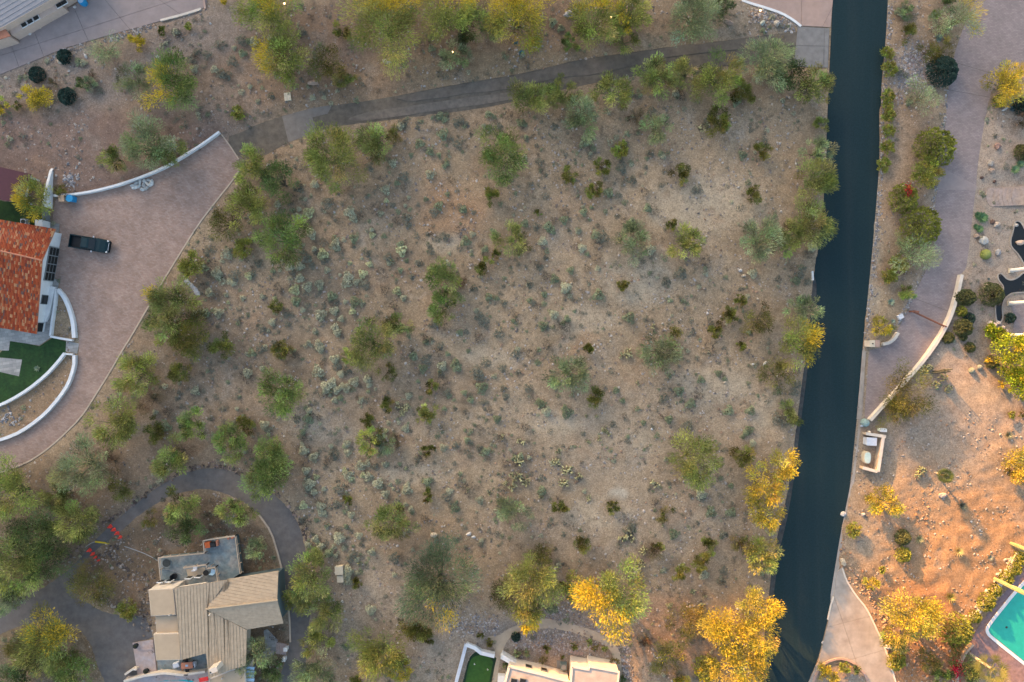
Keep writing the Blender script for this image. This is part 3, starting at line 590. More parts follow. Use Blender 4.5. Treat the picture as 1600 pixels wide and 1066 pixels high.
# --- house with the clay tile roof, left edge
hb = (*pw(40, 440)[:2], 0)
h = thing('tile_roof_house', 'white house with a red orange clay tile roof at the left edge', 'house', hb)
ZE, ZR = 2.2, 3.6
Aa, Bb, Rg = pw(87,358,ZE), pw(57,522,ZE), pw(66,407,ZR); A2, B2, R2 = pw(-70,331,ZE), pw(-70,500,ZE), pw(-70,376,ZR)
def lerp(a, b, t): return tuple(a[i]+(b[i]-a[i])*t for i in range(3))
rt = random.Random(3)
def tiles(e0, e1, r0, r1, ncol, nrow, parent):
    mb = MB(); mb.C = []
    for c in range(ncol):
        f0, f1 = c/ncol, (c+1)/ncol
        for r in range(nrow):
            t0, t1 = r/nrow, min(1, (r+1.12)/nrow)
            p = [lerp(lerp(r0, r1, f0), lerp(e0, e1, f0), t0), lerp(lerp(r0, r1, f1), lerp(e0, e1, f1), t0), lerp(lerp(r0, r1, f0), lerp(e0, e1, f0), t1), lerp(lerp(r0, r1, f1), lerp(e0, e1, f1), t1)]
            u = rt.random()
            col = (0.40, 0.088, 0.030) if u < .46 else (0.31, 0.062, 0.028) if u < .66 else (0.46, 0.14, 0.055) if u < .80 else (0.50, 0.27, 0.13) if u < .93 else (0.17, 0.105, 0.085)
            k = rt.uniform(0.85, 1.15); mb.col = tuple(x*k for x in col)
            v = []
            for (a, b, z) in ((p[0], p[1], 0.012), (p[2], p[3], 0.028)):
                for g, hgt in ((0.03, -.02), (0.25, 0.095), (0.50, 0.12), (0.72, 0.08), (0.88, -.02)):
                    q = lerp(a, b, g); v.append((q[0], q[1], q[2]+hgt+z))
            mb.add(v, [(i+5, i+6, i+1, i) for i in range(4)]+[(9, 8, 7, 6, 5)])
    o = mb.build('roof_tile', M['tile'], parent); o['kind'] = 'stuff'; return o
rp = MB().slab3([A2, Aa, Rg, R2], 0.12).slab3([R2, Rg, Bb, B2], 0.12).build('roof', M['copper'], h)
tiles(A2, Aa, R2, Rg, 62, 11, rp); tiles(Bb, B2, Rg, R2, 60, 24, rp)
mb = MB(); mb.tube([R2[:2]+(R2[2]+0.06,), Rg[:2]+(Rg[2]+0.06,)], 0.12, 8); mb.build('ridge_tile', M['copper'], rp)
def inset(p, dx, dy): return (p[0]+dx, p[1]+dy)
eN, eS, eR = inset(Aa, -0.62, -0.3), inset(Bb, -0.45, 0.35), inset(Rg, -0.55, 0)
wv = [(*eN, 0), (*eN, ZE-0.06), (eR[0], eR[1], ZR-0.16), (*eS, ZE-0.06), (*eS, 0)]
w = MB(); w.add(wv+[(x-0.25, y, z) for x, y, z in wv], [(0, 1, 2, 3, 4)[::-1], (5, 6, 7, 8, 9), (4, 9, 5, 0), (0, 5, 6, 1), (3, 8, 9, 4)])
w.add([(A2[0], A2[1]-.3, 0), (*eN, 0), (*eN, ZE-.06), (A2[0], A2[1]-.3, ZE-.06)], [(0, 1, 2, 3)[::-1]]); w.add([(B2[0], B2[1]+.35, 0), (*eS, 0), (*eS, ZE-.06), (B2[0], B2[1]+.35, ZE-.06)], [(0, 1, 2, 3)])
w.build('wall', WH, h)
ed = np.array(eS)-np.array(eN); EL = np.linalg.norm(ed); ed /= EL; en = np.array((-ed[1], ed[0])); 
if en[0] < 0: en = -en
def ewall(t, off): return (eN[0]+ed[0]*t+en[0]*off, eN[1]+ed[1]*t+en[1]*off)
erot = math.atan2(ed[1], ed[0])
gd = MB().box((*ewall(4.3, 0.05), 1.02), (4.7, 0.1, 2.04), erot).build('garage_door', M['steel'], h)
for i in range(4):
    for j in range(3): MB().box((*ewall(2.6+1.14*i, 0.115), 0.40+0.62*j), (1.0, 0.03, 0.5), erot).build('pane', M['glass'], gd)
for t in (9.2, 13.0):
    f = MB().box((*ewall(t, 0.03), 1.15), (1.3, 0.08, 1.3), erot).build('window', M['steel'], h); MB().box((*ewall(t, 0.085), 1.15), (1.15, 0.03, 1.15), erot).build('pane', M['glass'], f)
MB().prism(pl([(80,348),(93,350),(90,378),(80,380)], 0.05), 0, 0.08).build('doorstep', M['stonepav'], h)
mb = MB().prism([ewall(7.3, 0.0), ewall(7.3, 0.7), ewall(11.0, 0.55), ewall(12.2, 0.2), ewall(12.2, 0)], 0, 0.55); mb.build('planter_wall', WH, h)
p0 = pw(73.5,352); tag(MB().box((*p0[:2], 0.75), (0.95, 0.85, 1.6)).box((*p0[:2], 1.58), (1.05, 0.95, 0.07)).build('gate_pillar', WH, loc=p0), 'white stucco gate pillar touching the corner of the red tiled roof', 'pillar')
gp = pw(78,337); g = thing('driveway_gate', 'grey louvred gate between white wing wall and gate pillar', 'gate', (*gp[:2], 0))
a, b = pw(79,328), pw(77,346); MB().box((gp[0]-0.02, gp[1], 0.82), (0.05, 1.7, 1.5), 0.08).build('gate_frame', M['charcoal'], g)
for k in range(6): MB().box((gp[0]+0.03, gp[1], 0.18+0.26*k), (0.06, 1.6, 0.17), 0.08).build('slat', M['steel'], g)
h2 = thing('carport', 'carport with a flat dark maroon roof at the left edge', 'carport', (*pw(0,290)[:2], 0))
MB().prism(pl([(-60,262),(0,261),(48,272),(34,318),(0,312),(-60,306)], 2.6), 2.5, 2.6).build('roof', M['maroon'], h2)
for q in ((44,276),(31,313),(-30,266)):
    x, y = pw(*q, 2.6)[:2]; MB().box((x-.15, y, 1.25), (0.2, 0.2, 2.5)).build('post', WH, h2)
for i, q in enumerate(((37,348),(64,353))):
    x, y, _ = pw(*q); x += 0.5
    t = thing('condenser_unit', 'round topped white condenser at the house wall, ' + ('middle of the dark lawn strip' if i == 0 else 'next to the gate pillar'), 'air conditioner', (x, y, 0), group='condensers by the tiled house')
    MB().box((x, y, 0.4), (0.75, 0.75, 0.8)).build('casing', M['palegrey'], t); MB().tube([(x, y, 0.8), (x, y, 0.84)], 0.3, 12).build('fan_grille', M['charcoal'], t)

# --- house with the tan roof, lower left
h = thing('tan_roof_house', 'tan roofed house with blue grey deck inside the asphalt loop', 'house', (*pw(310,960)[:2], 0))
TS = M['cream']
flatroof([(232,922),(271,920),(275,961),(236,963)], 4.6, 0, TS, M['tanroof'], h)
flatroof([(243,963),(277,962),(280,990),(245,991)], 4.1, 0, TS, M['tanroof'], h)
flatroof([(240,991),(281,990),(283,1031),(244,1032)], 4.5, 0, TS, M['tanroof'], h)
MB().prism(pl([(273,921),(300,917),(318,914),(316,926),(276,930)], 4.2), 3.0, 4.2).build('wall', TS, h)
zm = lambda x: 5.0-1.7*(x-271)/115
rot = (0.985, 0.10)
for q, nm in (([(272,919),(356,906),(322,952),(386,985),(384,1040),(360,1047),(326,1060),(322,1021),(284,1031)], 'roof'),):
    courses('roof', [(a, b, zm(a)) for a, b in q], (1, 0.03), 0.385, 0.09, M['tanseam'], h, 0.028)
courses('roof', [(355,905,3.35),(435,892,3.35),(433,938,4.4),(322,952,4.4)], (0.14, 0.99), 0.385, 0.09, M['tanseam'], h, 0.028)
courses('roof', [(322,952,4.4),(433,938,4.4),(443,974,3.25),(386,984,3.25)], (-0.12, -0.99), 0.385, 0.09, M['tanseam'], h, 0.028)
MB().tube([pw(322,952,4.5), pw(434,938,4.5)], 0.1, 6).build('ridge_cap', M['tanroof'], h)
MB().prism(pl([(360,1047),(383,1042),(384,1110),(326,1110),(326,1061)], 3.0), 0, 3.0).build('wall', TS, h); MB().prism(pl([(361,1049),(382,1044),(383,1108),(328,1108),(328,1062)], 3.0), 2.9, 3.04).build('roof', M['tanroof'], h)
MB().prism(pl([(276,925),(352,912),(378,985),(376,1036),(326,1048),(322,1018),(286,1026)], 3.2), 0, 3.15).build('wall', TS, h)
MB().prism(pl([(350,912),(431,899),(438,969),(384,978)], 3.2), 0, 3.12).build('wall', M['teal'], h)
ge = [pw(433,896,3.1), pw(431,938,4.25), pw(440,970,3.1)]
MB().add([(*ge[0][:2], 2.9), ge[0], ge[1], ge[2], (*ge[2][:2], 2.9)]+[(x-0.2, y, z) for x, y, z in [(*ge[0][:2], 2.9), ge[0], ge[1], ge[2], (*ge[2][:2], 2.9)]], [(0,1,2,3,4)[::-1], (5,6,7,8,9)]).build('gable_wall', M['teal'], h)
for q in ((437,915),(441,950)):
    x, y = pw(*q, 1.6)[:2]; f = MB().box((x-0.02, y, 1.6), (0.12, 1.1, 1.1)).build('window', WH, h); MB().box((x+0.05, y, 1.6), (0.04, 0.95, 0.95)).build('pane', M['glass'], f)
ch = MB().prism(pl([(326,1046),(338,1042),(340,1049),(328,1054)], 5.6), 2.6, 5.6).build('chimney', M['cream'], h); MB().ball((*pw(329,1051,5.6)[:2], 5.6), (0.12,0.12,0.1), 6, 4).build('chimney_cap', M['charcoal'], ch)
for q in ((266,960,4.66),(348,1059,3.07),(328,960,4.6)):
    x, y, z = pw(*q); MB().tube([(x, y, z-.1), (x, y, z+0.35)], 0.09, 8).build('roof_vent', M['cream'], h)
MB().box((*pw(318,1062,3.4)[:2], 3.35), (1.2, 0.5, 0.12), 0.2).build('awning', M['redfab'], h)
for q in ((246,914),(259,913),(290,908),(305,906)):
    x, y = pw(q[0], q[1], 3.6)[:2]; f = MB().box((x, y+0.1, 2.6), (0.8, 0.12, 1.0)).build('window', WH, h); MB().box((x, y+0.17, 2.6), (0.68, 0.03, 0.85)).build('pane', M['glass'], f)
# deck on the north side
DZ = 1.5
dk = thing('timber_deck', 'blue grey timber deck with pale railings behind the tan roofed house', 'deck', (*pw(320,880)[:2], 0))
dpoly = pl([(248,873),(318,866),(321,846),(366,840),(374,897),(352,912),(252,914)], DZ)
mb = MB(); cx, cy = pw(310,880,DZ)[:2]; d = np.array((0.99, 0.12)); n = np.array((-0.12, 0.99))
for k in range(-26, 27):
    s0 = k*0.16; q = clip(dpoly, (cx+n[0]*s0, cy+n[1]*s0), n); q = dedupe(clip(q, (cx+n[0]*(s0+0.145), cy+n[1]*(s0+0.145)), -n))
    if len(q) > 2: mb.prism(q, DZ-0.04, DZ+R.uniform(-0.004, 0.006))
o = mb.build('deck_board', M['deck'], dk); o['kind'] = 'stuff'
MB().prism(dpoly, 0, DZ-0.06).build('deck_base', M['teal'], dk)
RZ = DZ+0.95
for seg in ([(247,872),(319,865)], [(319,865),(317,845)], [(317,845),(367,838)], [(367,838),(375,897)], [(247,872),(251,910)], [(286,888),(322,883)], [(322,883),(323,889),(336,887)], [(336,887),(341,912)]):
    p = [pw(a, b, RZ)[:2] for a, b in seg]
    mb = MB().ribbon(p, 0.1, RZ-0.07, RZ).ribbon(p, 0.05, DZ+0.45, DZ+0.5)
    L = math.hypot(p[-1][0]-p[0][0], p[-1][1]-p[0][1]); nn = max(2, int(L/1.2))
    for i in range(nn+1):
        t = i/nn; mb.box((p[0][0]+(p[-1][0]-p[0][0])*t, p[0][1]+(p[-1][1]-p[0][1])*t, DZ+0.42), (0.09, 0.09, 0.9))
    mb.build('railing', M['tanstucco'], dk)
MB().prism(pl([(291,890),(321,887),(318,900),(310,904),(294,902)], DZ+.02), DZ-.02, DZ+0.035).build('deck_mat', M['dirtpath'], dk)
def simple_chair(px, py, z, rot, m1, label, group=None, name='deck_chair'):
    x, y = pw(px, py, z+.4)[:2]; t = thing(name, label, 'chair', (x, y, z), rot, group)
    MB().box((0, 0, 0.42), (0.55, 0.55, 0.07)).build('seat', m1, t); MB().box((-0.27, 0, 0.72), (0.07, 0.55, 0.55)).build('backrest', m1, t)
    for sx in (-1, 1):
        for sy in (-1, 1): MB().box((0.23*sx, 0.23*sy, 0.19), (0.05, 0.05, 0.38)).build('leg', M['steel'], t)
    return t
x, y = pw(260,880,DZ+.7)[:2]; t = thing('round_table', 'dark round covered table in the left corner of the deck', 'table', (x, y, DZ)); MB().tube([(x, y, DZ+.68), (x, y, DZ+.74)], 0.52, 16).build('tabletop', M['charcoal'], t); MB().tube([(x, y, DZ+.01), (x, y, DZ+.67)], [0.25, 0.08], 8).build('pedestal', M['steel'], t)
x, y = pw(272,901,DZ+.4)[:2]; t = thing('lounge_chair', 'black half round lounge chair on the deck against the house', 'chair', (x, y, DZ)); MB().tube([(x, y, DZ+.05), (x, y, DZ+.42)], [0.3, 0.42], 12).build('seat', M['blackp'], t); MB().prism([(x+0.42*math.cos(a), y+0.42*math.sin(a)) for a in np.linspace(1.6, 4.7, 9)]+[(x+0.3*math.cos(a), y+0.3*math.sin(a)) for a in np.linspace(4.7, 1.6, 9)], DZ+.43, DZ+.8).build('backrest', M['blackp'], t)
x, y = pw(324,852,DZ+.5)[:2]; tag(MB().box((x, y, DZ+.27), (0.75, 0.78, 0.5), 0.1, 0.95).build('ottoman', M['orange'], loc=(x, y, DZ)), 'square orange ottoman in the top corner of the deck', 'ottoman')
x, y = pw(333,851,DZ+.5)[:2]; t = thing('grill', 'black barbecue grill between orange ottoman and rust coloured planter', 'grill', (x, y, DZ)); MB().box((x, y, DZ+.62), (0.75, 0.7, 0.3), 0.1, 0.85).build('lid', M['blackp'], t); MB().box((x, y, DZ+.25), (0.7, 0.6, 0.42), 0.1).build('cart', M['charcoal'], t)
x, y = pw(339,849,DZ+.5)[:2]; tag(MB().box((x, y, DZ+.3), (0.22, 0.68, 0.55), 0.1, 1.1).build('planter', M['copper'], loc=(x, y, DZ)), 'narrow rust coloured planter right of the barbecue on the deck', 'planter')
simple_chair(305,887,DZ,1.6,M['palegrey'],'pale chair under the inner railing of the deck, on the tan mat','chairs on the timber deck'); simple_chair(333,893,DZ,1.4,M['lightblue'],'pale blue chair in the small railed alcove of the deck','chairs on the timber deck')
x, y = pw(322,895,DZ+.5)[:2]; t = thing('round_table', 'black round table beside the pale blue chair in the deck alcove', 'table', (x, y, DZ)); MB().tube([(x, y, DZ+.55), (x, y, DZ+.6)], 0.38, 14).build('tabletop', M['blackp'], t); MB().tube([(x, y, DZ+.01), (x, y, DZ+.54)], 0.06, 6).build('pedestal', M['steel'], t)
for q in ((356,842),(362,841),(365,839)):
    x, y = pw(*q, 1.9)[:2]; tag(MB().tube([(x, y, 1.5), (x, y, 1.8)], [0.13, 0.18], 8).build('flower_pot', M['copper'], loc=(x, y, 1.5)), 'small terracotta pot at the far corner of the deck railing', 'pot', 'pots in the deck corner')
# entrance terrace, courtyard and little pool on the south side
ft = struct(MB().prism(pl([(208,1004),(240,999),(246,1052),(216,1053)]), 0, 0.16).build('entry_terrace', M['pinkflag'])); OFF[ft.name] = (0, 0, 0)
for k in range(3): MB().prism(pl([(222,1004+4*k),(240,1002+4*k),(240,1006+4*k),(222,1008+4*k)]), 0.16, 0.19+0.03*k).build('step', M['pinkflag'], ft)
struct(MB().sheet(pl([(246,1030),(326,1016),(328,1048),(247,1054)]), 0.06).build('courtyard', M['deck']))
struct(MB().sheet(pl([(200,1056),(326,1044),(328,1110),(196,1110)]), 0.05).build('pool_terrace', M['pinkflag']))
wall('garden_wall', 'cream wall between entry courtyard and the pool terrace of the tan roofed house', 'wall', [(199,1060),(232,1051),(262,1047),(290,1050),(325,1045)], 0.3, 0.9, M['cream'], it=0)
wall('garden_wall', 'short slanting cream wall at the left end of the entry terrace', 'wall', [(200,1050),(212,1042),(218,1042)], 0.25, 0.8, M['cream'], it=0)
cp = tag(MB().ribbon([pw(242+12*k, 1068-4*math.sin(k/5*math.pi))[:2] for k in range(6)], 0.2, 0.04, 0.1).build('swimming_pool', M['pinkflag'], loc=pw(270,1066)), 'cyan pool just showing at the bottom edge, below the tan roofed house', 'pool'); OFF[cp.name] = pw(270,1066)
MB().sheet(chaikin(pl([(240,1070),(254,1063),(275,1062),(300,1062),(308,1070),(308,1110),(240,1110)]), 1), 0.07).build('pool_water', M['cyan'], cp)
for i, q in enumerate(((215,1007),(231,1046))):
    x, y, _ = pw(*q); t = thing('potted_plant', 'dark plant in a round pot on the pink terrace, ' + ('upper left corner' if i == 0 else 'by the cream wall'), 'potted plant', (x, y, 0.16), group='pots on the entry terrace')
    MB().tube([(x, y, .16), (x, y, .6)], [0.25, 0.36], 10).build('pot', M['charcoal'], t)
    mb = MB(); mb.col = (0.05, 0.055, 0.03)
    for k in range(40):
        a = R.uniform(0, 6.28); r = R.uniform(0.02, 0.3); e = R.uniform(.62, .85); mb.add([(x+r*math.cos(a), y+r*math.sin(a), e), (x+r*math.cos(a)+.1, y+r*math.sin(a), e+.05), (x+r*math.cos(a)+.05, y+r*math.sin(a)+.1, e)], [(0, 1, 2)])
    mb.build('leaves', M['leaf'], t)
x, y = pw(292,1040,.75)[:2]; t = thing('dining_table', 'rectangular terracotta topped table in the blue courtyard', 'table', (x, y, 0.06), 0.1)
MB().box((0, 0, .70), (1.6, 0.85, 0.06)).build('tabletop', M['copper'], t); MB().box((0, 0, .75), (.35, .25, .03)).build('tray', M['lightblue'], t)
for sx in (-1, 1):
    for sy in (-1, 1): MB().box((.7*sx, .35*sy, .335), (.07, .07, .67)).build('leg', M['charcoal'], t)
for q, r_, s in (((291,1033),-1.5,'above the terracotta table'),((293,1049),1.6,'below the terracotta table'),((304,1037),3.2,'at the right end of the terracotta table')):
    simple_chair(q[0], q[1], 0.06, r_, M['blackp'] if q[0] < 300 else M['palegrey'], 'dining chair in the courtyard, ' + s, 'chairs round the courtyard table', 'dining_chair')
x, y = pw(276,1039,.3)[:2]; tag(MB().box((x, y, .3), (1.0, .7, .45), .3, .8).build('sofa', M['palegrey'], loc=(x, y, .06)), 'pale cushioned seat in the courtyard left of the table', 'sofa')
pg = thing('pergola', 'pergola with pale blue slats at the lower right corner of the tan roofed house', 'pergola', (*pw(392,1060)[:2], 0))
for k in range(7): MB().box((*pw(391, 1044+6*k, 2.6)[:2], 2.6), (1.1, 0.36, 0.06), -.06).build('slat', M['lightblue'], pg)
for q in ((385,1042),(397,1042),(385,1080),(397,1080)): MB().box((*pw(*q, 2.5)[:2], 1.25), (.12, .12, 2.5)).build('post', M['teal'], pg)
ws = struct(MB().sheet(pl([(412,985),(418,983),(434,1000),(432,1018),(420,1030),(405,1040),(400,1030),(415,1015)]), 0.03).build('flagstone_walk', M['stonepav']))
st = thing('brick_steps', 'short flight of red brick steps between the loop drive and the house path', 'steps', (*pw(440,1011)[:2], 0))
for k in range(6):
    a, b = 433+2.6*k, 433+2.6*(k+1); MB().prism(pl([(a,1003+k*.6),(b-.4,1003.5+k*.6),(b-1.4,1021+k*.6),(a-1.2,1019+k*.6)]), 0, 0.30-0.045*k).build('tread', M['pinkflag'], st)
for i, q in enumerate(((449,1011),(446,1027))):
    x, y, _ = pw(*q); t = tag(MB().box((x, y, .4), (.42, .42, .8)).box((x, y, .83), (.5, .5, .06)).build('gate_pillar', WH, loc=(x, y, 0)), 'small white pillar at the brick steps, ' + ('on the upper side' if i == 0 else 'on the lower side'), 'pillar', 'pillars beside the brick steps')

# --- cream house at the bottom
h = thing('cream_house', 'cream stucco house with a flat roof at the bottom edge', 'house', (*pw(880,1060)[:2], 0))
def parapet_block(px, z, name='wall'):
    p = pl(px, z); w = MB().prism(p, 0, z-.25).build('wall', M['cream'], h)
    q = p+[p[0]]; MB().ribbon(q, .28, z-.3, z).build('parapet', M['cream'], h)
    cx = sum(a for a, b in p)/len(p); cy = sum(b for a, b in p)/len(p)
    MB().prism([(cx+(a-cx)*.985, cy+(b-cy)*.985) for a, b in p], z-.3, z-.12).build('roof', M['flatgrey'], h)
parapet_block([(796,1042),(845,1054),(889,1066),(884,1120),(776,1120)], 3.0)
parapet_block([(894,1042),(921,1047),(922,1042),(967,1051),(961,1120),(888,1120)], 3.3)
for k in range(2):
    f = MB().box((*pw(803+14*k, 1064, 2.95)[:2], 2.95), (.9, .7, .12), -.2).build('skylight', M['steel'], h); MB().box((*pw(803+14*k, 1064, 2.95)[:2], 3.02), (.75, .55, .04), -.2).build('pane', M['glass'], f)
for q in ((850,1047),(826,1042)):
    x, y = pw(*q, 1.6)[:2]; f = MB().box((x, y+.05, 1.6), (.9, .14, .8), -.24).build('window', M['steel'], h); MB().box((x+.02, y+.13, 1.6), (.75, .03, .65), -.24).build('pane', M['glass'], f)
x, y, _ = pw(880,1038); t = thing('condenser_unit', 'air conditioner on a concrete pad in the corner of the cream house', 'air conditioner', (x, y, 0)); MB().prism(pl([(870,1032),(886,1034),(885,1044),(870,1044)]), 0, .1).build('pad', M['apron'], t); MB().box((x, y, .5), (.85, .85, .8)).build('casing', M['teal'], t); MB().tube([(x, y, .9), (x, y, .94)], .34, 12).build('fan_grille', M['steel'], t)
for i in range(4):
    x, y, _ = pw(892.5+5.4*i, 1018+1.1*i); tag(MB().box((x, y, .03), (.38, .42, .1), -.15).build('stepping_stone', M['pinkconc'], loc=(x, y, 0)), 'square pink stepping stone in the short row above the cream house', 'stepping stone', 'row of four stepping stones')
tag(MB().prism(pl([(778,1056),(792,1057),(790,1110),(774,1110)], .8), 0, .8).build('planter_box', M['white'], loc=pw(784,1075)), 'white edged planter box beside the cream house at the bottom', 'planter')

# --- grey roofed house in the top left corner
h = thing('grey_roof_house', 'house with a mauve grey tile roof and peach wall in the top left corner', 'house', (*pw(20,10)[:2], 0))
courses('roof', [(-60,68,2.7),(6,40,2.7),(86,-6,2.7),(140,-40,2.7),(40,-60,4.2),(-60,-60,5.0)], (0.5, -0.86), 0.5, 0.09, M['greyroof'], h, 0.05, .015)
wp = [pw(-60,90,2.2)[:2], pw(10,53,2.2)[:2], pw(96,-1,2.2)[:2], pw(150,-36,2.2)[:2]]
MB().ribbon([pw(-60,66,2.6)[:2], pw(4,41,2.6)[:2], pw(84,-4,2.6)[:2], pw(140,-38,2.6)[:2]], .3, 0, 2.62).build('wall', mat('peach_stucco', (0.50, 0.375, 0.30), var=.08), h)
base_l = [pw(4,41,2.6)[:2], pw(84,-4,2.6)[:2]]; dx, dy = base_l[1][0]-base_l[0][0], base_l[1][1]-base_l[0][1]; LL = math.hypot(dx, dy); ang = math.atan2(dy, dx); nx_, ny_ = dy/LL, -dx/LL
PE = bpy.data.materials['peach_stucco']
MB().prism([(base_l[0][0]+nx_*.1, base_l[0][1]+ny_*.1), (base_l[1][0]+nx_*.1, base_l[1][1]+ny_*.1), (base_l[1][0]+nx_*.85, base_l[1][1]+ny_*.85), (base_l[0][0]+nx_*.85, base_l[0][1]+ny_*.85)], 0, 1.5).build('window_bay', PE, h)
for t in (.28, .40, .52, .97, 1.07):
    x, y = base_l[0][0]+dx*t+nx_*.5, base_l[0][1]+dy*t+ny_*.5
    f = MB().box((x, y, 1.56), (.85, .62, .1), ang).build('window', WH, h); MB().box((x, y, 1.63), (.72, .5, .05), ang).build('pane', M['glass'], f)
MB().prism(pl([(-60,52),(6,43),(15,58),(0,63),(-60,80)], 2.0), 0, 1.95).build('entry_wall', PE, h)
MB().prism(pl([(-60,50),(5,42),(16,56),(0,61),(-60,76)], 2.1), 1.96, 2.08).build('entry_roof', M['copper'], h)
# ------------------------------------------------------------------ trees and shrubs
LEAF = M['leaf']
STY = dict(  # colour, spread of colour, tufts per R, tuft size, leaves per m2, leaf length, leaf width, dome height, radial bias
 pv=((0.175,0.190,0.058), .36, 30, .26, 95, .50, .075, .95, .9),
 pvy=((0.200,0.212,0.056), .36, 30, .26, 90, .50, .075, .95, .9),
 pvb=((0.145,0.185,0.052), .36, 30, .26, 100, .48, .075, .95, .8),
 grey=((0.185,0.210,0.105), .30, 30, .26, 95, .52, .065, .95, .9),
 dark=((0.075,0.100,0.036), .35, 26, .30, 110, .34, .075, .9, .5),
 blue=((0.085,0.125,0.065), .28, 44, .24, 110, .50, .060, .95, 1.3),
 olive=((0.115,0.105,0.028), .35, 24, .28, 85, .34, .06, .9, .8),
 creo=((0.115,0.116,0.028), .40, 26, .30, 190, .28, .06, 1.0, .7),
 brown=((0.105,0.080,0.045), .35, 18, .30, 70, .36, .035, .8, .9),
 gold=((0.265,0.235,0.044), .28, 30, .27, 95, .40, .08, .95, .8),
 bush=((0.20,0.205,0.045), .25, 22, .26, 190, .26, .09, .95, .6),
 round=((0.098,0.106,0.046), .22, 30, .24, 300, .20, .13, .85, .3),
 roundb=((0.195,0.205,0.042), .25, 30, .24, 260, .20, .11, .9, .5),
 teal=((0.040,0.068,0.054), .25, 30, .24, 300, .22, .13, .9, .3),
 wisp=((0.230,0.260,0.130), .25, 22, .30, 60, .5, .045, .8, 1.3),
 lime=((0.200,0.235,0.022), .30, 26, .26, 150, .26, .12, .95, .3),
)
BLOOM_SUN = np.array((0.61, 0.455, 0.045))  # flower yellow that also paints sunlit gold on crown tops and sides
def crown(Rr, h, sty, rng, bloom_sun=0.0, bdir=(0, 0), ecc=1.0):
    col, var, nt, ts, dens, L, Wd, dome, rad = STY[sty]; col = np.array(col)
    dense = sty in ('round', 'roundb', 'teal', 'bush', 'lime')
    col = col*(1.36 if not dense else 1.25)
    nt = max(8, int(nt*min(1.6, max(.55, Rr/3.2)))) if not dense else 46
    ang = rng.random(nt)*2*math.pi; u = np.sqrt(rng.random(nt))
    k1, k2, ph = rng.integers(2, 4), rng.integers(4, 7), rng.random(2)*6.28
    out = 0.80+0.16*np.sin(k1*ang+ph[0])+0.12*np.sin(k2*ang+ph[1])
    if dense: out = .93+.07*np.sin(k1*ang+ph[0])
    r = u*Rr*(1-ts*(.55 if not dense else .7))*out
    zc = h*(0.42+0.50*dome*np.sqrt(np.clip(1-(r/Rr)**2, 0, 1))*rng.uniform(.62, 1.0, nt))
    tc = np.stack([r*np.cos(ang)*ecc, r*np.sin(ang)/ecc, zc], -1)
    tr = Rr*ts*rng.uniform(.65, 1.25, nt)
    tcol = col*np.clip(1+var*rng.normal(size=(nt, 1)), .35, 1.9)*(1+0.10*rng.normal(size=(nt, 3)))
    isb = np.zeros(nt, bool)
    if bloom_sun > 0:
        sc = tc[:, 0]/Rr*bdir[0]+tc[:, 1]/Rr*bdir[1]+.5*tc[:, 2]/h+.35*rng.random(nt)
        isb[np.argsort(-sc)[:max(1, int(round(bloom_sun*nt)))]] = True
    if not dense and sty not in ('creo', 'brown'): L, Wd, dens = L*.80, Wd*.82, dens*1.34
    N = int(dens*math.pi*Rr*Rr*(0.80 if Rr > 1.6 else 1.0))
    t = rng.choice(nt, N, p=tr**2/np.sum(tr**2))
    g = rng.normal(size=(N, 3)); g /= np.linalg.norm(g, axis=1)[:, None]; g *= (rng.random(N)**.45)[:, None]*tr[t][:, None]
    g[:, 2] *= .62
    P = tc[t]+g; P[:, 2] = np.maximum(P[:, 2], .06*h)
    ctr = np.array((0, 0, .30*h)); D = (P-ctr); D /= np.linalg.norm(D, axis=1)[:, None]+1e-6
    if sty in ('round', 'roundb', 'teal'):
        px_ = rng.random()*50; a_ = rng.random(N)*6.2832; q = np.sqrt(rng.random(N)); am = .34 if sty == 'roundb' else .16; e = 1-am*.6+am*vnoise(np.cos(a_)*q*Rr*2+px_, np.sin(a_)*q*Rr*2, .5, 17); hh = h/1.0
        P = np.stack([np.cos(a_)*q*Rr*.86*e*ecc, np.sin(a_)*q*Rr*.86*e/ecc, hh*(.12+.82*np.sqrt(np.clip(1-q**2.4, 0, 1)))*e*rng.uniform(.9, 1.03, N)], -1)
        tcol = np.clip(col*(1+var*.8*rng.normal(size=(nt, 1))), .01, 1); g = (P-np.array((0, 0, .3*h)))*.1; t = np.argmin(((P[:, None, :2]-tc[None, :, :2])**2).sum(-1), 1)
    gn = g/(np.linalg.norm(g, axis=1)[:, None]+1e-6)
    D = D*rad+gn*.55+rng.normal(size=(N, 3))*.33; D /= np.linalg.norm(D, axis=1)[:, None]
    up = rng.normal(size=(N, 3))*.75+np.array((0, 0, 1.1)); Wv = np.cross(D, up); Wv /= np.linalg.norm(Wv, axis=1)[:, None]+1e-6
    l = L*rng.uniform(.55, 1.35, N)[:, None]; w = Wd*rng.uniform(.6, 1.4, N)[:, None]
    V = np.stack([P-D*l*.5-Wv*w*.35, P-D*l*.1+Wv*w*.5, P+D*l*.5, P+D*l*.05-Wv*w*.6], 1)
    C = np.clip(tcol[t]*(1+.16*rng.normal(size=(N, 1))), .004, .9)
    b = isb[t] & (rng.random(N) < .82)
    if bloom_sun > 0: C[b] = np.clip(BLOOM_SUN*(1+.16*rng.normal(size=(b.sum(), 1))), .01, .9)
    return V, C, b, tc
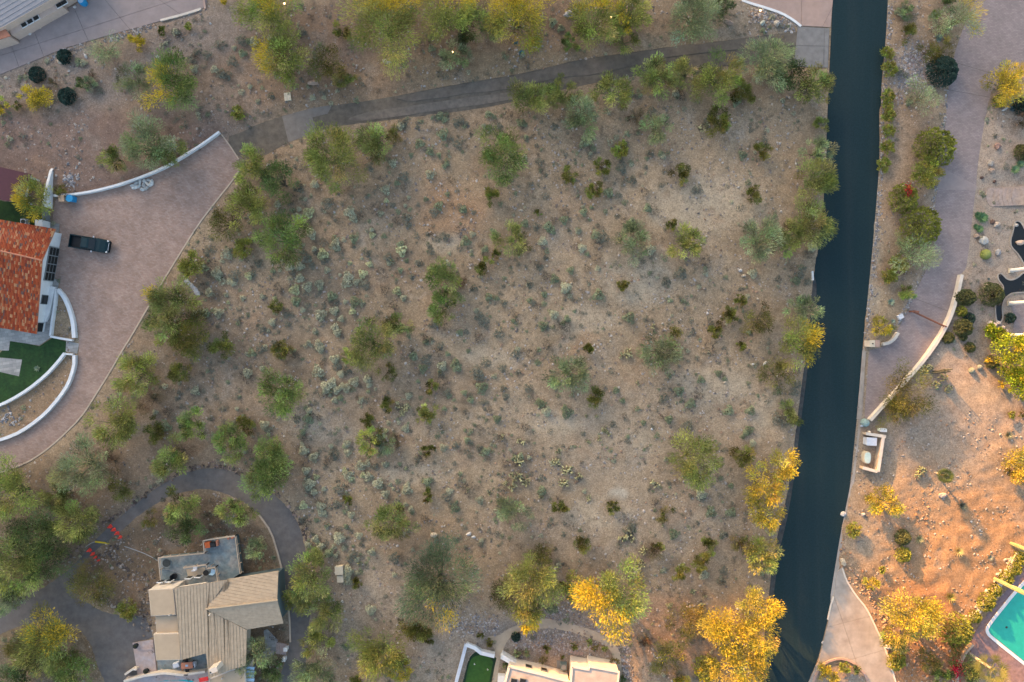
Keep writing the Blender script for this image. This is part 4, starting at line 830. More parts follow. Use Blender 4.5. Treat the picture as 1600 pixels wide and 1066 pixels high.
def trunk_mb(Rr, h, tc, rng, nl, mb=None):
    mb = mb or MB(); idx = rng.permutation(len(tc))[:nl]
    r0 = .035*Rr+.03; mb.tube([(0, 0, -.2), (.03*Rr, .02*Rr, .16*h)], [r0*1.25, r0], 7)
    for i in idx:
        e = tc[i]; m_ = (e[0]*.45+rng.normal()*.06*Rr, e[1]*.45+rng.normal()*.06*Rr, .16*h+(e[2]-.16*h)*.55)
        mb.tube([(0, 0, .1*h), m_, tuple(e*np.array((1, 1, .97)))], [r0*.6, r0*.38, .012], 5, False)
    return mb
PLN = [0]
NAMES = dict(pv='palo_verde_tree', pvy='palo_verde_tree', pvb='palo_verde_tree', grey='palo_verde_tree', gold='palo_verde_tree', blue='ironwood_tree', dark='mesquite_tree', olive='shrub', creo='creosote_bush', brown='dry_shrub', bush='shrub', round='clipped_shrub', roundb='clipped_shrub', teal='clipped_shrub', wisp='wispy_shrub', lime='citrus_tree')
def T(px, py, r, sty, label, h=None, bloom_sun=0.0, bdir=(0, 0), group=None, ecc=1.0):
    Rr = r*MPP; tree = sty in ('pv', 'pvy', 'pvb', 'grey', 'gold', 'blue', 'dark', 'lime') and r >= 20
    if h is None: h = (1.0*Rr+1.0) if tree else (0.95*Rr+.25 if sty != 'round' else 1.2*Rr)
    x, y, _ = pw(px, py, .6*h); z = gz(x, y)
    rng = np.random.default_rng(int(px*7919+py*104729) % 2**31); PLN[0] += 1
    name = NAMES[sty]
    if not tree and name.endswith('_tree'): name = 'shrub'
    o = thing(name, label, 'tree' if tree else 'bush', (x, y, z), group=group)
    V, C, b, tc = crown(Rr*(1.22 if sty == 'gold' else 1.26 if sty not in ('round','roundb','teal','bush','lime','creo') else 1.22), h, sty, rng, bloom_sun, bdir, ecc)
    link('crown' if tree else 'foliage', qmesh('crown', V[~b], C[~b], LEAF), o)
    if b.any(): link('blossom', qmesh('blossom', V[b], C[b], LEAF), o)  # flowers, plus tufts coloured as if caught by the sun
    me = trunk_mb(Rr, h, tc, rng, 14 if tree else 7).mesh('trunk'); me.materials.append(M['greenbark'] if sty in ('pv', 'pvy', 'pvb', 'grey', 'gold', 'wisp') else M['bark'])
    link('trunk' if tree else 'stems', me, o)
    return o
UP, DN, LF, RT = (0, 1), (0, -1), (-1, 0), (1, 0)
# top edge
T(425,20,46,'pvy','yellow flowered palo verde at the top edge, right of the white kerb corner',bloom_sun=.35,bdir=UP)
T(447,92,42,'pvy','half yellow palo verde standing above the pale square rock',bloom_sun=.2,bdir=LF)
T(512,100,32,'olive','thin olive tree with a bare grey trunk right of the half yellow palo verde')
T(540,128,18,'pvy','small yellowish bush beside a tiny dark green shrub, left of the old drive bend')
T(603,42,58,'pvy','large yellow green palo verde above the long pale boulder',bloom_sun=.25,bdir=UP,ecc=.93)
T(695,22,46,'pvy','palo verde at the top edge with a yellow rim, next to the large one',bloom_sun=.3,bdir=UP)
T(752,38,34,'pv','mid green palo verde between two yellow topped ones at the top edge')
T(808,26,52,'gold','palo verde with the brightest gold top on the upper edge of the photo',bloom_sun=.55,bdir=UP)
T(728,58,20,'dark','dark green bush under the palo verdes at the top, near a lit path light')
T(710,88,24,'grey','greyish open bush around a lit path light above the old drive')
T(930,40,40,'pvy','loose yellowish palo verde over a path light at the top edge',bloom_sun=.2,bdir=UP)
T(985,22,34,'pvy','olive yellow palo verde behind the upper blue agave',bloom_sun=.15,bdir=LF)
T(975,62,24,'pvy','low yellow green palo verde just above the old drive',bloom_sun=.1)
T(890,70,14,'pvb','small bright green bush on the bare slope above the old drive')
T(1086,28,44,'grey','big grey green palo verde hanging over the upper old drive',ecc=1.05)
T(1130,12,20,'dark','dark shrub between the grey green palo verde and the pink driveway')
T(535,50,15,'creo','dark olive bush on the mauve gravel near the top edge')
# upper left slope
T(272,132,44,'pvb','dense green palo verde with yellow flowers on the bare slope, upper left',bloom_sun=.22,bdir=(-1,-.3))
T(212,125,26,'grey','grey green shrub pressed against the flowered palo verde on the slope')
T(232,228,40,'grey','pale feathery palo verde overhanging the white forecourt wall',ecc=.9)
T(262,245,26,'pv','low palo verde leaning over the white forecourt wall')
T(182,248,22,'pv','light green outlier palo verde left of the white forecourt wall trees')
T(100,88,11,'teal','dark round shrub on the edge of the mauve driveway'); T(57,116,12,'teal','dark shrub with one yellow side below the mauve driveway')
T(57,152,24,'gold','wide bright yellow bush on the left slope',h=1.5,bloom_sun=.7,bdir=UP); T(104,150,13,'teal','dark green round bush right of the wide yellow bush')
T(4,166,14,'gold','bright yellow bush cut by the left edge of the photo',h=1.2,bloom_sun=.6); T(29,166,9,'olive','small olive bush between two yellow bushes on the left slope')
T(85,130,11,'brown','dark grey brown bush above the dark round bush on the left slope'); T(143,118,9,'brown','dark brown small bush on the pale gravel bed, upper left')
T(216,66,14,'gold','round yellow bush below the white kerb of the mauve driveway',h=1.2,bloom_sun=.7)
T(165,78,26,'wisp','pale wispy yellow green shrub below the mauve driveway'); T(140,132,12,'grey','grey green shrub in the middle of the upper left bed'); T(126,130,10,'dark','low dark green shrub beside the grey green one, upper left bed')
T(256,49,8,'creo','small dark olive ball of a shrub right of the yellow bush'); T(296,43,6,'bush','tiny bright olive shrub under the white kerb'); T(350,3,7,'gold','tiny yellow bush at the top edge near the kerb corner',h=.7,bloom_sun=.5)
T(372,178,11,'bush','yellow green bush in the reddish soil above the drive bend')
T(98,300,12,'olive','weedy olive shrub where the white wall meets the wing wall')
T(56,312,32,'pvy','palo verde with gold flowers in front of the maroon carport',bloom_sun=.38,bdir=(-1,-.2),h=4.2,ecc=.92)
# south side of the old drive
T(828,158,32,'pv','leftmost palo verde of the row along the south side of the old drive'); T(880,148,28,'pv','palo verde second from the left in the row below the old drive'); T(907,182,33,'grey','larger grey green palo verde just below the row along the old drive')
T(957,142,30,'pvy','yellow green palo verde in the middle of the row below the old drive'); T(1020,125,32,'pv','bushy palo verde right of the middle in the row below the old drive'); T(1074,115,28,'pv','slim palo verde between two fuller ones in the row below the old drive')
T(1120,124,36,'pvy','fullest light green palo verde towards the right of the row below the old drive'); T(1195,100,40,'grey','open palo verde with pale bare limbs near the grey concrete apron'); T(1238,120,27,'dark','darker tree against the grey concrete apron'); T(1272,138,30,'pv','palo verde at the corner of old drive and road')
T(1160,148,20,'creo','dark olive bush under the right end of the tree row'); T(1022,200,25,'grey','grey green bush standing alone below the tree row'); T(1118,190,24,'creo','dark olive bush with a pale cactus on its left, below the tree row'); T(968,235,13,'bush','pale yellow green bush on open gravel, upper middle of the lot')
T(995,185,16,'brown','dark leafless shrub left of the grey green bush under the tree row')
# west side of the lot
T(522,248,48,'pvy','broad bright green palo verde below the square concrete patch',bloom_sun=0); T(582,222,32,'pv','palo verde right of the broad one below the old drive'); T(596,222,18,'brown','grey brown bare shrub in the middle of the trees below the old drive'); T(618,214,17,'olive','olive bush at the right end of the trees below the old drive')
T(780,245,40,'pvb','lush green palo verde in the upper middle of the lot')
T(398,262,30,'pvy','light green palo verde at the top corner of the brick drive'); T(440,286,30,'dark','dark olive tree right of the brick drive corner'); T(390,322,34,'pvy','yellow green palo verde beside the brick drive'); T(443,375,40,'pvb','vivid green round palo verde right of the brick forecourt')
T(358,350,30,'olive','sprawling brown olive bush beside the pale dirt at the drive edge'); T(382,388,16,'bush','small green bush below the sprawling olive one'); T(300,414,20,'bush','yellow green bush next to the brick drive edge with prickly pears on its right')
T(270,468,38,'pv','large green palo verde leaning over the brick drive, with one yellow tip',bloom_sun=.05,bdir=(-1,1)); T(258,510,30,'pv','lower half palo verde touching the brick drive kerb'); T(298,525,34,'creo','wide dark olive bush right of the leaning palo verde'); T(352,540,20,'creo','dark olive bush alone on the soil, right of the wide one'); T(285,582,20,'creo','dark round olive bush below the wide dark bush')
T(215,583,36,'pvy','feathery palo verde by the lower brick drive curve'); T(180,655,40,'pvy','yellowish palo verde on the outside of the brick drive curve'); T(236,625,22,'brown','brownish shrub between two palo verdes right of the brick drive'); T(243,668,19,'creo','dark olive bush right of the yellowish palo verde by the drive curve')
T(432,480,11,'creo','small dark creosote at the left of the lot, above the middle'); T(440,547,18,'creo','creosote above the spreading palo verde at the left of the lot'); T(440,612,36,'pvb','spreading green palo verde at the left of the lot')
T(305,664,25,'pvb','upright green tree above the asphalt loop'); T(268,716,29,'pv','light green tree just outside the top of the asphalt loop'); T(285,705,20,'brown','brown bare shrub between the two green trees above the asphalt loop'); T(362,690,30,'pvb','mid green tree right of the upright one above the asphalt loop'); T(385,660,16,'creo','dark olive bush on top of the tree group above the loop'); T(428,710,32,'pvb','upper of the two bright green trees by the loop bend'); T(415,750,36,'pvb','lower of the two bright green trees by the loop bend')
T(135,728,42,'grey','large grey green tree below the brick drive curve'); T(190,765,23,'olive','olive bush between grey green tree and asphalt loop'); T(176,722,18,'brown','dark brown bush at the right side of the large grey green tree'); T(95,770,28,'pv','green tree left below the large grey green tree'); T(22,770,46,'pvy','big yellow green tree at the left edge, below the brick drive')
T(60,828,42,'dark','dark green tree left of the asphalt loop'); T(120,812,36,'pv','green tree with visible limbs beside the upper red cones'); T(25,880,46,'pv','wide green tree at the left edge above the lower drive'); T(80,872,36,'dark','dark tree near the lower red cones'); T(20,925,30,'grey','grey green branches hanging over the drive at the left edge')
T(80,1005,52,'pv','green tree with a yellow heart in the drive island, lower left',bloom_sun=.16,bdir=(.1,.2)); T(35,1018,30,'olive','olive bush left in the drive island, lower left corner'); T(118,1045,36,'pvb','green tree at the bottom of the drive island'); T(30,1055,26,'dark','dark bush in the bottom left corner')
# inside the loop
T(282,788,28,'pv','light green tree at the inner top of the asphalt loop'); T(296,828,27,'dark','dark green tree above the timber deck'); T(236,812,15,'olive','olive bush at the inner edge of the loop near the upper cones'); T(370,800,25,'pv','light green tree at the inner right of the asphalt loop'); T(402,856,21,'grey','grey leafy tree beside the right railing of the deck'); T(335,800,18,'brown','brown bare shrub inside the top of the loop')
T(148,908,36,'olive','loose olive yellow tree below the lower red cones'); T(200,951,17,'bush','yellow olive bush at the asphalt edge left of the house'); T(396,1022,32,'grey','grey green tree between the tan roof and the brick steps'); T(425,1050,22,'dark','dark shrub below the brick steps')
T(485,905,38,'pv','palo verde reaching over the loop drive left of the two beige boxes'); T(470,938,22,'pvy','low branch palo verde over the asphalt near the teal gable'); T(508,955,30,'pv','palo verde on the right verge of the loop drive'); T(492,1000,24,'pvy','slim yellow green palo verde on the right verge of the loop drive'); T(492,1045,34,'grey','grey green palo verde at the bottom edge right of the loop drive'); T(495,870,15,'pvb','small green tree on the verge above the two beige boxes')
T(557,910,10,'creo','dark creosote right of the two beige boxes')
# middle of the lot
T(693,432,28,'pvb','upper half of the tall dark green tree pair in the middle of the lot'); T(697,478,26,'pvb','lower half of the tall dark green tree pair in the middle of the lot'); T(714,440,14,'brown','grey leafless shrub on the right of the tree pair in the middle of the lot')
T(580,535,38,'pv','broad palo verde left of the centre of the lot'); T(625,508,22,'pv','small palo verde at the upper right of the broad one left of centre'); T(547,558,13,'pvy','light green bush at the lower left of the broad palo verde'); T(606,582,17,'olive','brown olive bush below the broad palo verde left of centre')
T(800,375,26,'pv','palo verde with grey cactus at its left, above the centre of the lot'); T(990,380,29,'grey','first of two pale round palo verdes, upper right of the lot, the left one'); T(1070,382,28,'pvy','second of two pale round palo verdes, upper right of the lot, the right one')
T(1185,376,35,'grey','full pale green palo verde near the road, upper right of the lot'); T(1228,375,26,'pv','green tree between the full pale palo verde and the road'); T(1260,352,37,'pv','big roadside palo verde above the white marker'); T(1268,285,36,'pv','big roadside palo verde halfway down the upper road'); T(1275,238,24,'grey','grey green roadside palo verde below the corner of the lot'); T(1280,195,13,'pv','small roadside bush at the dark road, upper part')
T(885,582,33,'grey','palo verde with a creosote at its lower right, in the centre of the lot'); T(928,620,17,'creo','creosote at the foot of the central palo verde'); T(918,543,11,'creo','dark creosote above the central palo verde'); T(1033,553,33,'grey','pale grey green palo verde right of the centre with a pale cholla'); T(1050,525,17,'olive','olive bush behind the pale grey green palo verde')
T(1078,714,42,'pvy','large round yellow green palo verde alone on open gravel, lower right of the lot'); T(1160,712,19,'creo','dark creosote between the large round palo verde and the road')
T(1185,500,26,'olive','olive yellow tree near the road, right of the middle'); T(1138,492,14,'creo','middle of three dark creosotes in a slanting row near the road'); T(1118,515,13,'creo','lowest of three dark creosotes in a slanting row near the road'); T(1154,470,11,'creo','topmost of three dark creosotes in a slanting row near the road')
T(1255,485,27,'grey','grey green roadside tree above the golden one'); T(1245,535,36,'pvy','roadside tree with golden right half at the middle of the road',bloom_sun=.3,bdir=RT,h=5.5); T(1212,585,28,'olive','olive tree behind the golden roadside tree'); T(1232,644,19,'pv','lone small green roadside tree')
T(1218,725,29,'gold','upper golden tree of the roadside trio',bloom_sun=.35,bdir=RT,h=5.0); T(1190,760,32,'gold','middle golden tree of the roadside trio',bloom_sun=.4,h=5.0); T(1192,797,28,'gold','lower golden tree of the roadside trio',bloom_sun=.3,h=4.6); T(1187,868,32,'pvy','yellow green tree below the golden roadside trio',h=4.2)
T(1182,950,36,'gold','upper part of the golden grove beside the road at the bottom',bloom_sun=.35,bdir=RT,h=4.8); T(1135,985,42,'gold','left tree of the golden grove at the bottom, brightest',bloom_sun=.55,h=5.0); T(1180,1000,34,'gold','right tree of the golden grove at the bottom, next to the road',bloom_sun=.4,h=5.0); T(1150,1045,40,'gold','lowest golden tree at the bottom edge beside the road',bloom_sun=.45,h=4.8); T(1104,1045,20,'roundb','yellow green bush left of the lowest golden tree',bloom_sun=.3); T(1062,1062,14,'gold','small golden bush cut by the bottom edge',h=1.6,bloom_sun=.5)
T(955,928,52,'pvb','big tree, half golden and half green, above the cream house',bloom_sun=.46,bdir=(-.5,-.9),h=6.0); T(890,912,22,'pvy','yellow green branch tree left of the big half golden tree'); T(832,905,42,'pv','large olive green tree left of the half golden tree'); T(846,868,22,'olive','olive top of the tree group left of the half golden tree'); T(822,950,30,'pvy','tree with golden lower tips right of the ironwood',bloom_sun=.3,bdir=DN); T(790,925,28,'olive','olive bush between the ironwood and the golden tipped tree')
T(684,908,60,'blue','very large blue green ironwood with few yellow sprays at the bottom of the lot',bloom_sun=.06,bdir=(.5,-.7),h=6.0)
T(598,1015,44,'pvy','bushy yellow green tree left of the putting green',h=3.8); T(625,1045,20,'gold','golden bush at the lower right of the bushy tree near the putting green',h=2.6,bloom_sun=.6); T(650,978,23,'creo','dark olive bush between ironwood and the bushy tree'); T(670,990,15,'creo','smaller dark olive bush right below the ironwood'); T(558,1062,12,'creo','dark bush at the bottom edge left of the bushy tree')
T(612,815,34,'pv','green palo verde in the lower left of the lot above the ironwood'); T(803,800,26,'grey','pale green palo verde in the lower middle of the lot'); T(875,792,14,'creo','creosote right of the pale green palo verde, lower middle'); T(910,850,15,'creo','creosote above the big half golden tree'); T(956,790,12,'creo','small creosote on open gravel, lower right of centre'); T(1036,800,15,'olive','olive bush with pale cactus at its foot, below the large round palo verde'); T(1020,865,20,'brown','dark brown thicket with a green top, lower right of the lot'); T(1026,852,12,'creo','green topped bush on the dark brown thicket')
T(1108,855,17,'creo','upper bush of the creosote pair near the lower road'); T(1092,878,14,'creo','lower bush of the creosote pair near the lower road'); T(1060,893,15,'creo','creosote left of the pair near the lower road'); T(1070,968,30,'olive','olive bush left of the golden grove'); T(1045,1025,32,'olive','olive bush with yellow bits at the bottom, left of the golden grove',bloom_sun=.1); T(1155,850,17,'olive','faint olive bush left of the yellow green roadside tree'); T(1010,1000,14,'brown','grey shrub right of the tan path')
T(578,690,20,'pvy','left half of a pale green bush pair in the lower left of the lot'); T(603,692,18,'grey','right half of a pale green bush pair in the lower left of the lot'); T(592,680,13,'olive','olive shrub between the pale green bush pair'); T(665,648,19,'pvy','pale yellow green bush left of the centre, lower half'); T(620,690,13,'brown','brown shrub right of the pale bush pair')
for a, b, r, w in ((890,275,15,'left one of the three near the lush green tree'),(940,262,15,'upper one of the three near the lush green tree'),(928,298,14,'lower one of the three near the lush green tree'),(1062,273,17,'lone dark one in the upper right of the lot'),(1175,305,15,'dark one near the big roadside trees'),(1190,238,15,'dark one in the far upper right of the lot'),(1048,352,10,'small one above the right pale palo verde'),(972,445,11,'small one alone right above the centre'),(755,414,15,'larger one right of the tall tree pair'),(776,398,9,'small one touching the larger one above the centre'),(840,333,6,'tiny ball on orange soil above the centre'),(768,308,13,'greyish one below the lush green tree'),(670,702,11,'one below the pale yellow green bush'),(605,630,13,'one at the left of a brown cholla thicket'),(576,655,12,'one above the pale green bush pair'),(677,605,11,'one in the left centre beside grey scrub'),(668,775,11,'one in the lower left of the lot on bare soil'),(545,780,9,'one near the asphalt loop on bare soil'),(1155,540,9,'small one by the white stones near the road'),(845,310,0,'')):
    if r: T(a,b,r,'creo','round dark olive creosote bush, ' + w, group='creosote bushes on the lot')
# strip between road and paver drive
for a, b, r, w in ((1386,84,10,'topmost'),(1388,108,12,'second from the top'),(1387,150,10,'third from the top'),(1385,165,9,'fourth from the top'),(1386,182,11,'fifth from the top'),(1387,205,10,'third from the bottom'),(1386,231,11,'second from the bottom'),(1380,258,11,'lowest, a bit larger')):
    T(a,b,r,'bush','yellow green hedge bush on the right edge of the road, ' + w, group='hedge bushes along the road')
T(1417,53,15,'creo','dark olive bush on bare soil at the top, right of the road'); T(1447,82,18,'olive','olive bush left of the two rosette plants'); T(1471,78,16,'olive','yellow olive bush right below the yellow rosette'); T(1475,110,23,'teal','big dark blue green round shrub at the paver drive'); T(1440,152,27,'wisp','pale mint wispy shrub in the strip beside the paver drive')
T(1463,230,30,'roundb','bright green dense round shrub at the paver drive'); T(1446,270,24,'bush','yellow green looser shrub right below the bright round one'); T(1412,310,22,'roundb','green bush with red flowers in the strip right of the road'); T(1440,353,30,'roundb','yellow green ball shaped shrub at the paver drive'); T(1432,398,32,'wisp','pale wispy shrub below the ball shaped one'); T(1410,380,16,'wisp','thin pale shrub on orange soil left of the wispy one'); T(1403,413,14,'bush','upper small olive green bush right of the road gravel'); T(1388,432,13,'bush','lower small olive green bush right of the road gravel'); T(1412,456,15,'pvb','green bush beside the dark gravel at the paver drive')
T(1377,510,18,'gold','golden olive round bush above the gate pillar',h=1.5,bloom_sun=.3); T(1415,20,14,'grey','grey shrub at the top, right of the road'); T(1410,15,9,'grey','pale grey shrub near the bent pipe at the top'); T(1459,24,9,'pvb','small green bush at the right end of the bent pipe')
rb = T(1500,28,34,'wisp','sunlit peach coloured sparse tree over the top of the paver drive',h=5.2,bloom_sun=.35,bdir=(.8,.5)); T(1470,40,22,'wisp','pale sparse tree left of the sunlit peach one'); T(1478,3,14,'dark','dark bush at the top edge by the paver drive')
# right garden
T(1572,132,34,'gold','large golden sunlit bush right of the paver drive',h=3.0,bloom_sun=.6); T(1560,158,10,'roundb','small golden green bush at the foot of the large golden one',bloom_sun=.3); T(1598,165,14,'teal','dark bush at the right edge below the golden bush'); T(1598,190,16,'brown','brown bush at the right edge in the upper garden'); T(1597,238,12,'round','dark clipped bush at the right edge above the green barrel cacti')
T(1510,465,14,'round','oval clipped dark shrub right of the cream wall',ecc=1.12); T(1502,487,8,'roundb','small light clipped shrub under the oval one'); T(1506,512,14,'round','largest of the clipped shrub cluster beside the cream wall'); T(1514,498,9,'teal','blue green shrub on top of the clipped cluster'); T(1482,528,9,'round','dark clipped ball close to the cream wall'); T(1504,527,6,'round','tiny ball under the clipped cluster'); T(1515,543,8,'round','small ball on the sand below the clipped cluster'); T(1551,566,10,'round','clipped ball with an orange side on the sand',bloom_sun=.12,bdir=(-1,.4))  # orange side of the last ball is sunlight painted into its leaves
T(1553,460,18,'round','large grey clipped shrub beside the dark pond'); T(1551,517,13,'lime','bright green leafy bush by the pond rocks'); T(1566,526,13,'roundb','yellow green round bush below the pond rocks'); T(1580,497,8,'teal','green succulent bush at the white column'); T(1592,560,38,'lime','citrus tree with yellow fruit at the right edge',bloom_sun=.2,bdir=(.3,.3),h=4.0); T(1592,600,26,'lime','lower half citrus tree at the right edge',bloom_sun=.2,h=3.6); T(1562,600,7,'gold','tiny yellow bush on the sand left of the citrus tree',h=.5,bloom_sun=.3)
T(1592,725,30,'gold','golden sunlit tree at the right edge above the eroded bank',h=3.5,bloom_sun=.2); T(1578,735,14,'olive','olive bush in front of the golden tree at the right edge'); T(1596,645,8,'olive','small olive bush at the right edge with a long shadow'); T(1578,648,6,'bush','tiny bush left of the olive one at the right edge')
T(1415,610,42,'olive','open yellow orange mesquite with dark limbs over the cream wall',h=3.8); T(1400,640,28,'olive','lower limbs of a thin olive mesquite right of the teal dome',h=2.6); T(1375,782,27,'gold','round sunlit yellow bush below the utility enclosure',h=2.0,bloom_sun=.3)
T(1410,840,12,'round','upper of two green ball shrubs in the orange bank'); T(1411,867,12,'roundb','lower of two green ball shrubs in the orange bank'); T(1331,828,12,'bush','yellow green bush on the road edge above the curved driveway'); T(1360,912,13,'gold','yellow shrub right of the curved driveway',h=1.3,bloom_sun=.3); T(1377,890,6,'bush','tiny bright bush above the yellow shrub by the curved driveway')
T(1420,965,44,'gold','big sunlit yellow tree at the lower right, beside the curved driveway',h=4.5,bloom_sun=.25); T(1400,995,24,'pvy','lower left branch tree of the big yellow one',h=2.8); T(1495,985,24,'roundb','round yellow green bush left of the pool terrace',h=2.4); T(1490,1008,17,'olive','olive bush below the round one by the pool terrace'); T(1445,1030,22,'olive','dark olive bush with sunlit edge, lower right'); T(1472,1056,18,'pvb','bright green bush at the bottom edge, lower right'); T(1402,1034,14,'roundb','yellow bush at the right kerb of the curved driveway'); T(1512,1042,22,'dark','dark green bush in the shade of the palm',h=2.0); T(1290,1052,17,'gold','yellow bush in the planted island',h=1.2,bloom_sun=.3); T(1303,1060,10,'gold','lower small yellow bush in the planted island',h=1.0,bloom_sun=.3); T(1320,1042,9,'bush','green bush at the top of the planted island'); T(1336,1048,8,'dark','dark green small bush at the right of the planted island')
for a, b, r, w in ((1594,872,11,'first from the top'),(1583,888,11,'second from the top'),(1571,903,11,'third from the top'),(1554,922,10,'fourth from the top, after a gap'),(1541,941,14,'fifth and largest'),(1521,963,10,'last one by the terrace corner')):
    T(a,b,r,'roundb','clipped hedge bush beside the pool terrace, ' + w, group='hedge bushes along the pool terrace')
# garden near the cream house
for a, b, r, s, w in ((806,996,7,'teal','grey green tuft left of the path fork'),(751,992,6,'creo','dark tuft above the putting green wall'),(766,1004,7,'creo','dark tuft at the gap in the white wall'),(792,1040,8,'dark','dark green shrub in the corner of the cream house'),(807,1021,6,'grey','grey green tuft against the white wall'),(853,1013,7,'creo','dark round shrub in the gravel above the cream house'),(848,1030,7,'olive','olive shrub close to the cream house wall'),(897,1009,6,'creo','small dark shrub above the stepping stones'),(920,1003,6,'pv','green shrub left of the curved path'),(930,1011,6,'olive','olive orange shrub beside the curved path'),(945,1013,6,'pv','small green shrub inside the bend of the path'),(958,1034,9,'olive','olive shrub at the right corner of the cream house'),(822,1020,6,'grey','second grey green tuft in the pebbles'),(972,1062,8,'dark','dark green shrub beside the cream house at the bottom edge'),(878,1026,4,'creo','tiny dark tuft above the air conditioner')):
    T(a,b,r,s,w)

# leaf litter, with contact shade painted into the soil tint, under the crowns
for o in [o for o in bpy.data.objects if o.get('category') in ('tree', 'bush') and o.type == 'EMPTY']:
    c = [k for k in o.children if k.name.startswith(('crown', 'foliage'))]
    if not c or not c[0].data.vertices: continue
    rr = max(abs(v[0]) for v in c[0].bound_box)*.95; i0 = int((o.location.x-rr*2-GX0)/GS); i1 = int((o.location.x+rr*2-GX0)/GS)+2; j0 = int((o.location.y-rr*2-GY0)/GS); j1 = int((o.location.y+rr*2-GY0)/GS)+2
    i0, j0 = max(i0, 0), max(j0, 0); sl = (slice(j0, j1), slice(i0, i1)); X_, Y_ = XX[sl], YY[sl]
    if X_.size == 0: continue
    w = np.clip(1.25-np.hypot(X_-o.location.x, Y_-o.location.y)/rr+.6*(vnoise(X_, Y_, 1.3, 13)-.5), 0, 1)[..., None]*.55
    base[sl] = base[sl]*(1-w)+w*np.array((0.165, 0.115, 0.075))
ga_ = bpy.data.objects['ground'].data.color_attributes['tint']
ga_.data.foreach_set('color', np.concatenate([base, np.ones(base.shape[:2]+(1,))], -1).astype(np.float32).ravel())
# ------------------------------------------------------------------ cacti, agaves, palms
def pear_mesh(rng, n, col, yellow=.15):
    mb = MB(); pts = []
    for i in range(n):
        a = rng.random()*6.28; r = rng.random()**.6*.42; z = .16+rng.random()*.30*(1-r)
        c = np.array(col)*rng.uniform(.7, 1.25)
        if rng.random() < yellow: c = c*np.array((1.5, 1.25, .75))
        mb.col = tuple(c); mb.ball((r*math.cos(a), r*math.sin(a), z), (rng.uniform(.09, .14), .04, rng.uniform(.10, .16)), 7, 4, .05, random.Random(int(rng.integers(1e6))), rng.random()*3.14)
    return mb
def cholla_mesh(rng, n, col=(0.36,0.33,0.17)):
    mb = MB()
    for i in range(n):
        a = rng.random()*6.28; r = rng.random()**.7*.42; z = rng.uniform(.1, .3); p = np.array((r*math.cos(a), r*math.sin(a), z)); d = np.array((math.cos(a)*.6, math.sin(a)*.6, 1.0))+rng.normal(size=3)*.4; d /= np.linalg.norm(d)
        L = rng.uniform(.14, .28); c = np.array(col)*rng.uniform(.55, 1.35); mb.col = tuple(c*.45); q = p+d*L*.6; mb.tube([p*np.array((.7, .7, .2)), p, q], [.03, .045, .05], 5); mb.col = tuple(c); mb.tube([q, p+d*L, p+d*L*1.12], [.055, .055, .015], 5)
        for k in range(2): e = rng.normal(size=3); e[2] = abs(e[2]); e /= np.linalg.norm(e); mb.tube([q, q+e*.10, q+e*.16], [.045, .045, .012], 5)
    return mb
def agave_mesh(rng, n, L, w, col, up=.5):
    mb = MB()
    for i in range(n):
        t = i/n; a = i*2.4; el = .25+up*1.9*t*.75; c = np.array(col)*rng.uniform(.75, 1.2); mb.col = tuple(c)
        d = np.array((math.cos(a)*math.cos(el), math.sin(a)*math.cos(el), math.sin(el))); s = np.array((-math.sin(a), math.cos(a), 0)); l = L*(1-.35*t)
        b0 = d*.04; m_ = d*l*.45+np.array((0, 0, .02)); e = d*l
        mb.add([b0-s*w*.5, b0+s*w*.5, m_+s*w*.62, m_-s*w*.62, e, m_-np.array((0, 0, w*.35))], [(0, 1, 2, 3), (3, 2, 4), (0, 3, 5), (1, 5, 2), (3, 4, 5), (2, 5, 4)])
    return mb
ANCH = [(o.location.x/MPP+800, 533-o.location.y/MPP, o['label']) for o in bpy.data.objects if o.get('category') in ('tree', 'bush', 'house', 'deck', 'carport') and len(o['label'].split()) <= 12]
def near_label(what, px, py):
    c = sorted(ANCH, key=lambda q: (q[0]-px)**2+(q[1]-py)**2)[:14]
    for ax, ay, l in c:
        dx, dy = px-ax, py-ay; d = math.hypot(dx, dy)
        a = math.degrees(math.atan2(-dy, dx)) % 360
        w = ('right of', 'upper right of', 'above', 'upper left of', 'left of', 'lower left of', 'below', 'lower right of')[int(((a+22.5) % 360)//45)]
        n = 'close' if d < 32 else 'just' if d < 52 else 'some way' if d < 85 else 'far'
        art = '' if l.split()[0] in ('first', 'second') else 'the '
        t = f'{what} {n} {w} {art}{l}'
        if len(t.replace(',', ' ').split()) <= 16: return t
    return what+' '+zone(px, py)
def place(name, mb, px, py, s, label, cat, group=None, z=None, hh=.3, mt='succ', smooth=False, rot=None):
    x, y, _ = pw(px, py, hh*s); me = mb.mesh(name) if isinstance(mb, MB) else mb
    if isinstance(mb, MB): me.materials.append(M[mt])
    if smooth: me.polygons.foreach_set('use_smooth', [True]*len(me.polygons))
    o = link(name, me, None, (x, y, gz(x, y) if z is None else z)); o.scale = (s, s, s); o.rotation_euler = (0, 0, R.uniform(0, 6.28) if rot is None else rot)
    return tag(o, label, cat, group)
AG = (0.13,0.19,0.17); PR = (0.20,0.235,0.15)
g = np.random.default_rng(4)
